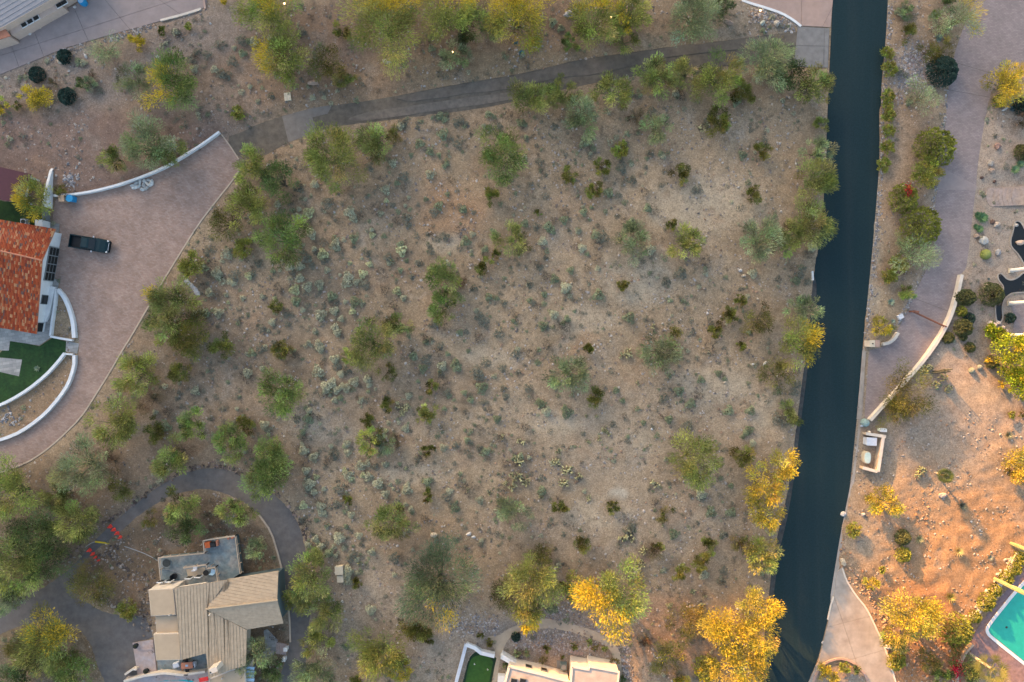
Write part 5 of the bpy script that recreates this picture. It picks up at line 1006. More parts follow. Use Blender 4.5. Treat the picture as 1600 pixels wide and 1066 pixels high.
for a, b, s, c, l in ((815,83,.85,(0.07,0.16,0.17),'blue agave rosette with a dark heart, above the old drive'),(806,68,.6,(0.05,0.12,0.14),'smaller dark blue agave above the first one'),(988,31,.75,(0.06,0.11,0.12),'dark blue agave among palo verdes at the top'),(1465,60,1.0,(0.12,0.19,0.16),'blue green rosette plant left of the yellow one, top right'),(1479,62,.95,(0.40,0.30,0.06),'yellow rosette plant at the top of the paver drive'),(1391,472,.95,(0.22,0.28,0.20),'pale agave between road gravel and paver drive'),(1394,502,.6,(0.24,0.30,0.23),'small pale agave right of the golden bush by the gate'),(1393,514,.6,(0.2,0.27,0.2),'lower pale agave beside the curved cream wall'),(1578,160,1.0,(0.14,0.21,0.21),'blue agave with two dark hearts beside the golden bush'),(1579,171,.9,(0.13,0.2,0.22),'lower blue agave under the golden bush'),(1545,870,.85,(0.24,0.25,0.19),'grey round agave on the sunlit bank'),(57,576,.75,(0.19,0.24,0.15),'pale agave in the upper part of the long brown bed'),(1575,496,.8,(0.3,0.26,0.15),'tan agave beside the middle white column'),(1545,436,.35,(0.05,0.1,0.11),'tiny dark agave left of the pond'),(1022,96,.01,(0,0,0),'')):
    if s > .05: place('agave', agave_mesh(g, 26, .75, .15, c), a, b, s, l, 'agave')
for a, b, s, c, l in ((1483,932,1.2,(0.36,0.30,0.08),'spiky yellow yucca casting a long shadow on the orange bank'),(1495,860,1.1,(0.50,0.40,0.16),'pale yellow spiky clump with a dark shadow on the bank'),(1502,790,1.15,(0.13,0.14,0.10),'dark spiky agave high on the eroded bank'),(1435,842,.95,(0.34,0.32,0.16),'pale spiky plant beside the green ball shrubs'),(1575,680,1.0,(0.22,0.22,0.14),'grey spiky plant on the sand, right edge'),(1545,803,.01,(0,0,0),'')):
    if s > .05: place('yucca', agave_mesh(g, 44, .95, .075, c, .62), a, b, s, l, 'yucca')
# golden and green barrel cacti
def barrel(px, py, r, col, label):
    mb = MB(); n = 18; v = []; x, y, _ = pw(px, py, r)
    for j, t in enumerate(np.linspace(0.02, math.pi*.62, 8)):
        for i in range(n*2):
            a = math.pi*i/n; q = r*(1.0 if i % 2 else .86); mb_r = q*math.sin(t); v.append((mb_r*math.cos(a), mb_r*math.sin(a), r*.9*math.cos(t)))
    f = [(j*2*n+i, (j+1)*2*n+i, (j+1)*2*n+(i+1) % (2*n), j*2*n+(i+1) % (2*n)) for j in range(7) for i in range(2*n)]
    mb.col = col; mb.add(v, f+[tuple(range(2*n-1, -1, -1))[::-1]]); me = mb.mesh('barrel_cactus'); me.materials.append(M['succ'])
    return tag(link('barrel_cactus', me, None, (x, y, gz(x, y)+r*.3)), label, 'cactus')
for a, b, r, c, l in ((1544,397,.72,(0.20,0.225,0.06),'yellow green ribbed barrel cactus beside a grey rock'),(1518,579,.42,(0.2,0.22,0.17),'pale round cactus on the sand, left of the citrus tree'),(1530,574,.38,(0.2,0.21,0.18),'grey round cactus next to the pale one on the sand')):
    barrel(a, b, r, c, l)
for a, b, r, c, l in ((1536,340,1.0,(0.10,0.19,0.075),'largest green agave in the sand beside the flagstone path'),(1528,336,.62,(0.09,0.17,0.07),'small green agave joined to the left of the largest one'),(1531,358,.72,(0.11,0.19,0.075),'green agave below the largest one'),(1525,354,.5,(0.1,0.18,0.07),'little green agave at the left of the lower green one'),(1592,257,.75,(0.13,0.21,0.10),'upper green agave near the right edge'),(1584,266,.8,(0.14,0.22,0.10),'lower green agave near the right edge')):
    place('agave', agave_mesh(g, 40, 1.0, .27, c, .42), a, b, r, l, 'agave')
# saguaros
def saguaro(px, py, h, r, label, arms=()):
    x, y, _ = pw(px, py); t = thing('saguaro', label, 'cactus', (x, y, gz(x, y)))
    def column(pts, rad):
        mb = MB(); mb.col = (0.27, 0.265, 0.135); n = 24; P = [Vector(p) for p in pts]; v = []
        for i, p in enumerate(P):
            d = (P[min(i+1, len(P)-1)]-P[max(i-1, 0)]).normalized(); a = d.cross(Vector((0, 1, 0.01))).normalized(); b = d.cross(a)
            for k in range(n):
                q = rad[i]*(1 if k % 2 else .84); v.append(tuple(p+(a*math.cos(6.2832*k/n)+b*math.sin(6.2832*k/n))*q))
        f = [(i*n+k, i*n+(k+1) % n, (i+1)*n+(k+1) % n, (i+1)*n+k) for i in range(len(P)-1) for k in range(n)]+[tuple(range((len(P)-1)*n, len(P)*n))]
        return mb.add(v, f)
    me = column([(0, 0, -.2), (0, 0, h*.3), (0, 0, h*.7), (0, 0, h*.93), (0, 0, h*.985), (0, 0, h)], [r*.8, r, r, r*.85, r*.5, .05]).mesh('stem'); me.materials.append(M['succ']); link('stem', me, t)
    for a, z0, l, hh in arms:
        c, s = math.cos(a), math.sin(a)
        me = column([(0, 0, z0), (c*l*.6, s*l*.6, z0+.05), (c*l, s*l, z0+.4), (c*l, s*l, z0+hh*.9), (c*l, s*l, z0+hh)], [r*.5, r*.65, r*.68, r*.6, .05]).mesh('arm'); me.materials.append(M['succ']); link('arm', me, t)
saguaro(1551,903,6.2,.27,'tall sunlit saguaro with one arm standing before the turquoise pool',((-.2,2.6,.75,1.7),)); saguaro(1577,848,5.5,.27,'saguaro rising from the bank above the stone wall, right edge',((-.9,1.0,.7,1.0),))
# palm with a pale trunk and the small yucca palm
def palm(px, py, h, rt_, L, nf, col, label, name='fan_palm', tcol=None):
    x, y, _ = pw(px, py); t = thing(name, label, 'palm', (x, y, gz(x, y)))
    me = MB().tube([(0, 0, -.2), (0, 0, h*.4), (0, 0, h)], [rt_*1.25, rt_, rt_*.9], 10).mesh('trunk'); me.materials.append(tcol or M['tanstucco']); link('trunk', me, t)
    for k in range(nf):
        mb = MB(); a = k*2.4; el = 1.1-1.7*k/nf; mb.col = tuple(np.array(col)*g.uniform(.75, 1.25)); u = Vector((math.cos(a)*math.cos(el), math.sin(a)*math.cos(el), math.sin(el))); s = Vector((-math.sin(a), math.cos(a), 0)); w = u.cross(s); o_ = Vector((0, 0, h))
        mid = o_+u*L*.45; mb.tube([o_, mid], [.025, .02], 4, False)
        for j in range(-4, 5):
            th = j*.27; d = (u*math.cos(th)+s*math.sin(th)+Vector((0, 0, -.12*abs(j)/5))).normalized(); e = mid+d*L*.58*(1-.05*abs(j)); mm = mid+d*L*.3; q = (s*math.cos(th)-u*math.sin(th))*.042*L*.6
            mb.add([mid, mm+q, e, mm-q], [(0, 1, 2, 3)])
        me = mb.mesh('frond'); me.materials.append(LEAF); link('frond', me, t)
palm(1514,1021,4.3,.2,2.3,19,(0.19,0.185,0.055),'sunlit fan palm with a pale trunk at the bottom right')
palm(1459,738,2.2,.12,1.15,46,(0.10,0.13,0.05),'tree yucca with a round green head on the sand right of the enclosure','tree_yucca')
# prickly pear and cholla kinds
PEARS = [pear_mesh(g, int(g.integers(16, 26)), PR) for _ in range(5)]; CHOL = [cholla_mesh(g, int(g.integers(14, 22))) for _ in range(4)]
PM, CM = [], []
for i, mb in enumerate(PEARS): me = mb.mesh('prickly_pear'); me.materials.append(M['succ']); me.polygons.foreach_set('use_smooth', [True]*len(me.polygons)); PM.append(me)
for mb in CHOL: me = mb.mesh('cholla'); me.materials.append(M['succ']); CM.append(me)
ZN = (('west', 'middle', 'east'), ('north', 'centre', 'south'))
def zone(px, py):
    if px > 1300: return 'in the garden strip right of the road' if py < 560 else 'on the sandy bank right of the road'
    if py < 200-(px-440)*.13 and px < 1300: return 'on the slope above the old drive' if px > 330 else 'on the upper left slope'
    if px < 260: return 'on the lower left side between drives'
    if py > 960: return 'in the garden near the putting green'
    i = 0 if px < 560 else 1 if px < 850 else 2; j = 0 if py < 400 else 1 if py < 640 else 2
    return 'in the ' + (('north-west', 'upper middle', 'north-east'), ('west side', 'middle', 'east side'), ('south-west', 'lower middle', 'south-east'))[j][i] + ' of the vacant lot'
CH = [(885,735,1.7),(868,722,1.3),(905,745,1.3),(880,755,1.5),(872,705,1.0),(810,720,1.5),(805,745,1.9),(822,752,1.3),(800,760,1.4),(814,690,1.3),(980,835,1.5),(970,840,1.2),(988,842,1.0),(1022,755,1.5),(1035,817,.9),(980,552,1.5),(972,556,1.1),(1095,202,1.2),(1103,198,.9),(945,671,1.0),(935,685,.9),(950,678,.8),(920,690,.7),(996,598,.8),(1019,510,.9),(932,650,.6),(916,650,.6),(945,675,.8),(635,638,1.3),(622,632,1.1),(628,645,1.0),(995,896,1.5),(1090,970,1.2),(1100,975,1.0),(1083,923,.8),(1100,930,.7),(919,778,.9),(846,775,.8),(732,765,.8),(765,770,.7),(785,682,.9),(342,489,1.0),(320,492,1.1),(1005,860,1.3),(1000,880,1.4),(1155,598,.01),(790,755,.8)]
for a, b, s in CH:
    if s > .1: place('cholla', CM[int(g.integers(len(CM)))], a, b, s, near_label('pale yellow cholla', a, b), 'cactus', 'chollas on the lot')
for a, b, s, l in ((1443,578,1.6,'prickly pear against the cream wall on the sand'),(1452,575,1.3,'second prickly pear right of the one on the cream wall'),(1472,590,1.5,'blue green cactus clump right of the tall thin cacti'),(1462,602,1.5,'low cholla patch below the prickly pear at the cream wall'),(1480,607,1.4,'blue green clump at the lower right of the cactus bed'),(1440,735,1.6,'prickly pear left of the tree yucca'),(1432,742,1.2,'smaller prickly pear left of the tree yucca'),(1502,797,.01,'')):
    if s > .1: place('prickly_pear', PM[int(g.integers(5))], a, b, s, l, 'cactus')
t = thing('organ_pipe_cactus', 'tall thin dark cactus stems beside the cream wall', 'cactus', (*pw(1458,583)[:2], .2))
for k in range(6):
    me = MB(); me.col = (0.10, 0.10, 0.075); me.tube([(k*.12-.3, (k % 2)*.2, -.2), (k*.2-.3, (k % 2)*.25+.1, 1.2), (k*.24-.2, (k % 2)*.3+.35, 2.3), (k*.24-.2, (k % 2)*.3+.38, 2.4)], [.09, .09, .08, .02], 7); me = me.mesh('stem'); me.materials.append(M['succ']); link('stem', me, t)

# ------------------------------------------------------------------ low desert scrub of the lot
def scrub_mesh(rng, n, rad, h, col, L, w, var=.25, flat=True):
    a = rng.random(n)*6.28; r = np.sqrt(rng.random(n))*rad*(1+.25*np.sin(3*a+rng.random()*6)); z = h*(.25+.75*np.sqrt(np.clip(1-(r/(rad*1.3))**2, 0, 1)))*rng.uniform(.5, 1, n)
    P = np.stack([r*np.cos(a), r*np.sin(a), z], -1); D = P-np.array((0, 0, .05)); D /= np.linalg.norm(D, axis=1)[:, None]; D += rng.normal(size=(n, 3))*.55; D /= np.linalg.norm(D, axis=1)[:, None]
    Wv = np.cross(D, rng.normal(size=(n, 3))+np.array((0, 0, .3))); Wv /= np.linalg.norm(Wv, axis=1)[:, None]; 
    if flat:
        nn = P*np.array((1, 1, .6))/rad+np.array((0, 0, 1.0))+rng.normal(size=(n, 3))*.35; D = np.cross(nn, rng.normal(size=(n, 3))); D /= np.linalg.norm(D, axis=1)[:, None]; Wv = np.cross(nn, D); Wv /= np.linalg.norm(Wv, axis=1)[:, None]
    l = L*rng.uniform(.6, 1.3, (n, 1)); ww = w*rng.uniform(.6, 1.4, (n, 1))
    V = np.stack([P-D*l*.5-Wv*ww*.3, P+Wv*ww*.5, P+D*l*.5, P-Wv*ww*.5], 1); C = np.array(col)*(1+var*rng.normal(size=(n, 1))); return V, np.clip(C, .01, .8)
def scrub_kinds(col, k, n, rad, h, L, w, flat=True): return [scrub_mesh(g, n, rad*g.uniform(.85, 1.15), h, np.array(col)*g.uniform(.85, 1.15), L, w, .25, flat) for _ in range(k)]
SK = dict(sage=scrub_kinds((0.315,0.305,0.20), 7, 210, .38, .40, .13, .085), grey=scrub_kinds((0.160,0.158,0.118), 6, 140, .42, .40, .17, .06), green=scrub_kinds((0.185,0.205,0.12), 5, 170, .36, .40, .14, .085), dead=scrub_kinds((0.095,0.078,0.062), 5, 100, .40, .36, .24, .028, False), pale=scrub_kinds((0.37,0.37,0.20), 4, 190, .36, .32, .13, .085))
SMESH = {k: [qmesh('scrub', V, C, M['scrubleaf']) for V, C in v] for k, v in SK.items()}
SNAME = dict(sage=('brittlebush','sage green scrub','brittlebushes'), grey=('bursage','low grey scrub','bursage clumps'), green=('green_bursage','blue green scrub','blue green scrub clumps'), dead=('dead_scrub','dark dead scrub','dead scrub clumps'), pale=('pale_brittlebush','pale yellowish scrub','pale round scrub clumps'))
def crop(ox, oy, s): return [(ox+a/3.95, oy+b/3.95) for a, b in s]
LIST = crop(400,266,[(1080,35),(920,45),(870,80),(800,120),(910,110),(685,165),(1050,180),(1185,150),(1205,60),(560,135),(580,260),(735,245),(770,270),(800,190),(845,215),(445,205),(310,180),(230,180),(130,215),(360,90),(265,110),(325,260),(405,320),(250,290),(265,240),(330,375),(345,400),(500,440),(490,465),(600,470),(605,420),(720,400),(790,410),(715,370),(640,300),(600,300),(865,310),(930,295),(940,340),(1100,260),(1210,220),(1260,230),(1280,245),(1345,260),(1130,220),(920,220),(940,170),(690,515),(700,580),(820,575),(815,540),(930,555),(890,620),(960,655),(780,645),(660,640),(570,655),(560,700),(680,710),(620,690),(650,680),(890,770),(870,745),(910,790),(850,835),(620,810),(660,830),(600,875),(555,815),(530,920),(470,780),(460,810),(395,705),(400,735),(350,590),(335,560),(270,595),(210,595),(440,620),(410,520),(420,560),(360,490),(300,540),(150,620),(270,665),(230,640),(130,715),(120,790),(160,760),(240,745),(320,720),(250,810),(320,830),(400,890),(385,910),(395,760),(470,830),(485,870),(290,865),(370,995),(500,1000),(490,970),(200,950),(190,890),(40,980),(20,960),(100,940),(1080,380),(1060,400),(1170,415),(1070,470),(1080,510),(1000,570),(890,460),(900,495),(1265,370),(1340,395),(1290,440),(1330,520),(1410,490),(1440,780),(1490,790),(1530,820),(1380,900),(1360,870),(1400,930),(1420,970),(1260,1000),(1300,1000),(1380,1030),(1500,1010),(1160,970),(1050,1040),(1095,955),(1340,730),(580,570),(800,740),(40,780),(110,620),(20,580)])
LIST += crop(400,530,[(325,20),(400,60),(385,35),(240,100),(420,150),(380,200),(45,180),(30,65),(490,120),(500,170),(560,200),(530,210),(440,290),(500,310),(470,270),(530,290),(560,300),(460,350),(420,330),(520,360),(490,380),(640,290),(610,260),(700,280),(690,250),(650,370),(630,360),(370,395),(330,440),(350,470),(320,490),(250,500),(390,480),(395,520),(310,540),(290,570),(70,560),(80,590),(50,530),(300,620),(280,640),(290,690),(270,680),(355,730),(300,780),(280,760),(310,810),(440,760),(370,850),(340,890),(320,900),(345,960),(360,940),(320,930),(420,920),(400,1030),(380,1000),(260,1040),(290,1030),(500,1020),(560,640),(570,700),(550,660),(520,920),(570,840),(550,810),(590,860),(690,765),(740,790),(660,840),(700,845),(755,890),(830,900),(850,920),(940,890),(935,930),(800,950),(870,1000),(920,1020),(960,1050),(1060,880),(1000,740),(1010,750),(930,795),(890,770),(925,550),(820,520),(800,560),(1000,265),(1150,260),(950,330),(940,350),(1180,330),(1190,345),(1045,130),(1030,180),(1070,100),(975,105),(1150,170),(1130,150),(1240,180),(1230,150),(1185,90),(1140,40),(1120,90),(1050,20),(1310,70),(1360,200),(1380,230),(1420,145),(1470,235),(1520,180),(1525,300),(1290,330),(1350,270),(1390,390),(1330,375),(1440,440),(1410,430),(1230,430),(1300,450),(1165,430),(1160,550),(1290,560),(1380,540),(1490,495),(1235,655),(1160,670),(1330,660),(1380,670),(1420,690),(1300,620),(1540,770),(1190,940),(1180,970),(1210,1020),(1240,1000),(1230,1045),(1310,925),(1440,940),(1380,990),(1520,610),(1320,720),(640,780),(460,660),(480,710),(800,770),(1400,300),(1540,350)])
LIST += crop(800,266,[(210,35),(740,60),(600,140),(660,155),(820,135),(430,240),(490,230),(440,255),(330,260),(260,310),(320,310),(350,370),(410,375),(220,350),(240,370),(150,350),(80,330),(185,440),(520,400),(560,410),(430,480),(400,470),(460,520),(530,460),(520,550),(530,610),(165,580),(175,600),(210,655),(265,680),(330,720),(320,740),(390,675),(110,710),(200,770),(130,820),(110,800),(155,840),(360,620),(460,610),(260,895),(310,945),(330,960),(280,960),(340,920),(140,910),(190,955),(20,890),(10,930),(600,880),(830,920),(950,690),(1060,630),(1040,640),(1490,640),(1190,560),(840,240),(875,250),(1140,120),(40,575),(210,540),(720,910),(440,750),(530,770),(700,320),(740,320),(770,350),(860,490),(790,20)])
LIST += crop(800,530,[(30,60),(20,90),(120,90),(220,30),(1215,60),(1160,250),(1290,220),(1270,210),(1310,240),(1030,320),(1140,335),(640,315),(100,300),(180,400),(160,390),(215,445),(330,420),(340,450),(940,360),(920,480),(1080,535),(1100,400),(440,585),(410,860),(1440,580),(1420,600),(1480,640),(1465,560),(1470,440),(50,720),(20,770),(20,740),(110,730),(430,760),(1165,960),(1170,980),(1350,905),(1360,1040),(450,940),(185,940),(880,1000),(690,470),(965,495),(810,515),(40,200),(1330,440),(80,540),(680,380)])
LIST += crop(400,796,[(420,30),(410,15),(430,90),(440,110),(500,120),(510,160),(515,180),(560,105),(590,30),(370,180),(380,200),(400,225),(330,140),(280,70),(300,90),(460,260),(440,270),(490,280),(550,220),(545,240),(600,280),(620,310),(580,300),(640,160),(650,215),(720,260),(570,380),(570,440),(560,410),(620,390),(850,300),(850,400),(1035,55),(1390,190),(1390,215),(1300,230),(960,15),(710,620),(320,220)])
LIST += crop(400,0,[(100,595),(15,630),(355,605),(420,605),(895,780),(870,790),(910,770),(1000,790),(1130,715),(1160,740),(1220,690),(1270,750),(1240,760),(1300,770),(1150,830),(1070,920),(1080,940),(1010,890),(1180,1010),(1160,1030),(1440,710),(1250,890),(1440,790),(1560,715),(1500,780),(1480,750),(1085,300),(840,1010),(960,960),(700,1030),(1130,960),(1400,780),(345,110),(280,200),(100,240)])
LIST += crop(0,266,[(1290,560),(1300,580),(1300,650),(1350,650),(1340,630),(1280,700),(1440,700),(1420,690),(1410,820),(1450,650),(1400,520),(1280,510),(1350,880),(1210,880),(1240,870),(1200,900),(1270,880),(1350,960),(1500,790),(1540,650),(1260,600),(1350,760),(1300,760),(1400,770),(1560,640)])
LIST += crop(0,530,[(1550,90),(1530,210),(1520,225),(1230,330),(1210,320),(1200,430),(1040,450),(1470,430),(1020,540),(960,450)])
LIST += crop(0,0,[(1490,250),(1540,260),(1570,255),(1360,280),(1400,285),(1450,300),(1200,360),(1220,330),(1180,370),(1200,425),(1280,340),(1440,385),(1370,460),(1410,470),(560,530),(590,520),(620,560),(1090,200),(1110,215),(1030,270),(480,380),(520,385),(1550,540),(1500,330),(1330,430)])
LIST += crop(800,0,[(160,250),(210,215),(250,140),(300,180),(110,280),(40,750),(60,760),(150,900),(170,1000),(450,880),(480,950),(850,950),(920,950),(930,970),(830,980),(680,1030),(820,1030),(700,900),(740,720),(860,690),(1390,600),(1400,570),(1380,630),(770,600),(730,580),(1040,590),(1010,580),(90,850),(260,780),(1420,960),(1550,880)])
LIST += crop(800,796,[(740,100),(720,130),(690,180),(720,170),(1000,150),(270,240),(770,390),(790,410),(740,400),(1300,150),(1230,20),(1350,20),(1300,380),(1290,440),(1190,400),(1180,510),(1110,500),(970,590),(1160,590),(1150,620),(780,800),(1100,800),(1150,780),(240,580),(260,610),(230,620),(20,780),(130,790),(80,880),(30,890),(710,350)])
LIST += [(1408,22),(1400,20),(1420,12),(1235,505),(1246,600),(1240,612),(1252,610),(1268,387),(1270,393),(1262,398),(1256,420),(1248,430),(1243,440),(1260,440),(1226,660),(1215,655),(1420,160),(1405,112),(1412,118)]
used = 0; CNT = {}
TREES = [(o.location.x, o.location.y) for o in bpy.data.objects if o.get('category') == 'tree']
for i, (px, py) in enumerate(LIST):
    if on_paved(px, py): continue
    west = px < 640; u = g.random()
    kind = ('sage' if u < .52 else 'grey' if u < .70 else 'pale' if u < .80 else 'green' if u < .88 else 'dead') if west else ('green' if u < .38 else 'grey' if u < .66 else 'sage' if u < .78 else 'dead')
    s = g.uniform(.7, 1.75) if g.random() < .8 else g.uniform(1.6, 2.1)
    if kind == 'dead' : s *= 1.1
    nm, ds, gr = SNAME[kind]; CNT[kind] = CNT.get(kind, 0)+1
    if CNT[kind] > 290: continue
    ms = SMESH[kind]; o = place(nm, ms[int(g.integers(len(ms)))], px+g.normal()*.6, py+g.normal()*.6, s, near_label(ds, px, py), 'scrub', gr)
    if kind in ('sage', 'green') and i % 9 == 4:
        place('prickly_pear', PM[int(g.integers(5))], px+g.normal()*4, py+g.normal()*4, g.uniform(.7, 1.1), near_label('grey green prickly pear', px, py), 'cactus', 'prickly pears in the scrub')
# the countless smaller tufts, fallen twigs and stones
Vs, Cs = [], []
dens = lambda px, py: (1.05 if (px < 700 and 230 < py < 900) else .8 if px < 860 and 230 < py < 900 else .55 if py < 960 else .35)*(1.25 if 450 < px < 640 else 1)
kinds = list(SK); n_ = 0
while n_ < 6000:
    px, py = g.uniform(-10, 1610), g.uniform(-10, 1076)
    if px > 1300 and (py > 560 or g.random() < .6): continue
    if px < 230 and 230 < py: 
        if g.random() < .7: continue
    if vnoise(np.array([px*MPP]), np.array([py*MPP]), 5.5, 31)[0]+vnoise(np.array([px*MPP]), np.array([py*MPP]), 2.0, 32)[0]*.6 < 1.0-.42*dens(px, py) or on_paved(px, py): continue
    u = g.random(); k = 'dead' if u < .42 else 'grey' if u < .76 else 'sage' if u < .84 else 'green'
    V, C = SK[k][int(g.integers(len(SK[k])))]; x, y, _ = pw(px, py); s = g.uniform(.2, .65)+.75*g.random()**3.5; a = g.random()*6.28
    keep = g.random(len(V)) < .30; V = V[keep]; C = C[keep]; V = V.mean(1, keepdims=True)+(V-V.mean(1, keepdims=True))*1.3
    rot_ = np.array([[math.cos(a), -math.sin(a), 0], [math.sin(a), math.cos(a), 0], [0, 0, 1]]); Vs.append((V@rot_.T)*s*np.array((1, 1, .7))+np.array((x, y, gz(x, y)))); Cs.append(C); n_ += 1
struct(link('ground_cover', qmesh('ground_cover', np.concatenate(Vs), np.concatenate(Cs), M['scrubleaf'])), 'stuff')
def stones(name, pts, smin, smax, cols, flat=.6):
    if name in ('roadside_gravel', 'bank_stones', 'river_stones'): pts = [q for q in pts if not on_paved(q[0]-1.2, q[1]) and not on_paved(q[0]+1, q[1]) and not bool(inside(TANPATH, np.array([q[0]]), np.array([q[1]]))[0])]
    V, F, C = [], [], []; k = 0
    oct_v = np.array([(1,0,0),(0,1,0),(-1,0,0),(0,-1,0),(.2,.1,1),(0,0,-.6),(.75,.7,.4),(-.7,.6,.5),(-.6,-.75,.45),(.7,-.65,.5)], float)
    oct_f = [(4,6,1),(4,0,6),(0,1,6),(4,1,7),(4,7,2),(1,2,7),(4,2,8),(4,8,3),(2,3,8),(4,3,9),(4,9,0),(3,0,9)]
    for px, py in pts:
        x, y, _ = pw(px, py); s = smin+(smax-smin)*g.random()**2.2; a = g.random()*6.28; v = oct_v*(1+.25*g.normal(size=oct_v.shape))*np.array((s, s*g.uniform(.6, 1), s*flat))
        c, sn = math.cos(a), math.sin(a); X = v[:, 0]*c-v[:, 1]*sn+x; Y = v[:, 0]*sn+v[:, 1]*c+y; z0 = gz(x, y)+s*.12
        V += list(zip(X, Y, v[:, 2]+z0)); F += [(i+k, j+k, l+k) for i, j, l in oct_f]; k += 10; C += [tuple(np.array(cols[int(g.integers(len(cols)))])*g.uniform(.8, 1.2))]*10
    mb = MB(); mb.V, mb.F, mb.C = V, F, C; return struct(mb.build(name, M['rock']), 'stuff')
ROCK = [(0.30,0.25,0.21),(0.36,0.31,0.27),(0.22,0.17,0.14),(0.28,0.18,0.12),(0.18,0.15,0.13),(0.37,0.33,0.29)]; GREY = [(0.30,0.28,0.27),(0.22,0.21,0.215),(0.38,0.35,0.33),(0.16,0.15,0.155)]
pts = []
while len(pts) < 19000:
    q = (g.uniform(-5, 1605), g.uniform(-5, 1071))
    if q[0] > 1470 and 200 < q[1] < 640: continue
    if vnoise(np.array([q[0]*MPP]), np.array([q[1]*MPP]), 3, 41)[0] > .38 and not on_paved(*q): pts.append(q)
stones('gravel', pts, .035, .2, ROCK)
def along(line, n, spread):
    L = [0]
    for i in range(1, len(line)): L.append(L[-1]+math.hypot(line[i][0]-line[i-1][0], line[i][1]-line[i-1][1]))
    out = []
    for _ in range(n):
        t = g.uniform(0, L[-1]); i = max(1, int(np.searchsorted(L, t))); f = (t-L[i-1])/(L[i]-L[i-1]+1e-9)
        out.append((line[i-1][0]+(line[i][0]-line[i-1][0])*f+g.normal()*spread, line[i-1][1]+(line[i][1]-line[i-1][1])*f+g.normal()*spread))
    return out
stones('drive_edge_stones', along([(100,880),(140,838),(172,812),(205,788),(235,766),(270,743),(300,731),(335,727),(362,731),(398,745),(425,766),(455,790),(474,825),(484,870),(488,910)], 380, 2.2), .07, .26, [(0.10,0.075,0.06),(0.17,0.12,0.10),(0.24,0.18,0.15)], .8)
stones('drive_edge_stones', along([(200,838),(170,862),(145,882),(165,930),(200,960)], 160, 3)+along([(178,862),(205,905),(232,900),(225,940),(232,985)], 260, 7), .08, .28, [(0.14,0.11,0.09),(0.21,0.165,0.13),(0.27,0.225,0.185),(0.09,0.07,0.06)], .8)
stones('roadside_gravel', along([(1392,10),(1384,80),(1378,190),(1372,310),(1366,400),(1360,450),(1355,500),(1352,535)], 900, 3.2), .05, .2, GREY)
stones('roadside_gravel', along([(1492,90),(1483,140),(1477,190),(1468,260),(1462,300),(1456,330)], 500, 2.6)+along([(1448,425),(1432,455),(1417,485),(1405,505)], 420, 3), .05, .19, GREY)
stones('river_stones', [(g.normal(1430, 17), g.normal(103, 20)) for _ in range(900)]+along([(1398,95),(1410,130),(1400,160)], 200, 6), .06, .2, GREY+[(0.30,0.22,0.2)])
stones('river_stones', [(g.uniform(700, 780), g.normal(975, 9)) for _ in range(500)]+[(g.uniform(800, 950), g.normal(1000+.08*0, 16)) for _ in range(1300)]+along([(975,1010),(982,1060)], 500, 4)+along([(905,950),(880,955),(850,955)], 300, 8), .05, .19, ROCK+GREY)
stones('river_stones', along([(165,62),(200,52),(240,40)], 220, 3.5)+along([(75,95),(100,80),(130,70)], 120, 3)+along([(1170,22),(1200,28),(1240,42)], 350, 7), .06, .24, GREY+ROCK)
stones('bank_stones', [(g.normal(1440, 28), g.normal(1010, 30)) for _ in range(300)]+[(g.normal(1440, 13), g.normal(800, 26)) for _ in range(70)]+along([(1313,850),(1322,880),(1345,915),(1370,945),(1390,985)], 260, 7), .06, .24, [(0.36,0.22,0.13),(0.42,0.29,0.20),(0.3,0.17,0.1),(0.24,0.17,0.13)], .8)
stones('bank_stones', along([(1582,866),(1566,896),(1548,923),(1528,947),(1508,970)], 200, 3.5), .08, .3, [(0.48,0.40,0.33),(0.4,0.31,0.25)], .8)
stones('bed_stones', [(g.normal(112, 6), g.normal(283, 7)) for _ in range(90)]+[(g.normal(12, 9), g.normal(655, 6)) for _ in range(60)], .08, .26, GREY)
# ------------------------------------------------------------------ boulders
def boulder(px, py, sx, sy, sz, col, label, rot=0.0, group=None, cat='boulder'):
    x, y, _ = pw(px, py, sz*.4); r = random.Random(int(px*31+py)); mb = MB(); mb.col = col
    mb.ball((x, y, gz(x, y)+sz*.3), (sx, sy, sz), 9, 6, .2, r, rot); return tag(mb.build('boulder', M['rock'], loc=(x, y, gz(x, y))), label, cat, group)
PALE = (0.46,0.38,0.28); TAN = (0.38,0.27,0.20); GRY = (0.33,0.31,0.30); WHT = (0.50,0.465,0.43)
x, y, _ = pw(450,152,.4); mb = MB(); mb.col = (0.55,0.47,0.34); mb.box((x, y, .3), (.98, 1.15, .7), .12, .9); tag(mb.build('stone_block', M['rock'], loc=(x, y, 0)), 'square pale cream stone block above the old drive', 'stone block')
boulder(490,131,.75,.35,.4,TAN,'flat tan boulder right of the square stone block',.05); boulder(605,98,.85,.32,.45,PALE,'long pale boulder split by a dark cleft, below the large palo verde',-.35); boulder(611,94,.45,.2,.4,TAN,'slim stone lying against the long pale boulder',-.2)
boulder(889,24,.75,.42,.5,GRY,'grey boulder between the gold topped tree and the path light',.25); boulder(897,18,.5,.3,.4,(0.2,0.2,0.22),'dark grey boulder behind the grey one at the top',.1); boulder(1136,36,.95,.28,.4,TAN,'long tan boulder above the old drive near the concrete apron',-.42); boulder(1191,37,.42,.3,.3,(0.42,0.43,0.36),'pale green grey rock on the gravel corner by the pink driveway',.6); boulder(1213,38,.4,.45,.4,(0.42,0.37,0.31),'round tan rock beside the cactus at the pink driveway corner'); boulder(1195,50,.3,.18,.2,GRY,'small grey rock at the drive edge under the gravel corner')
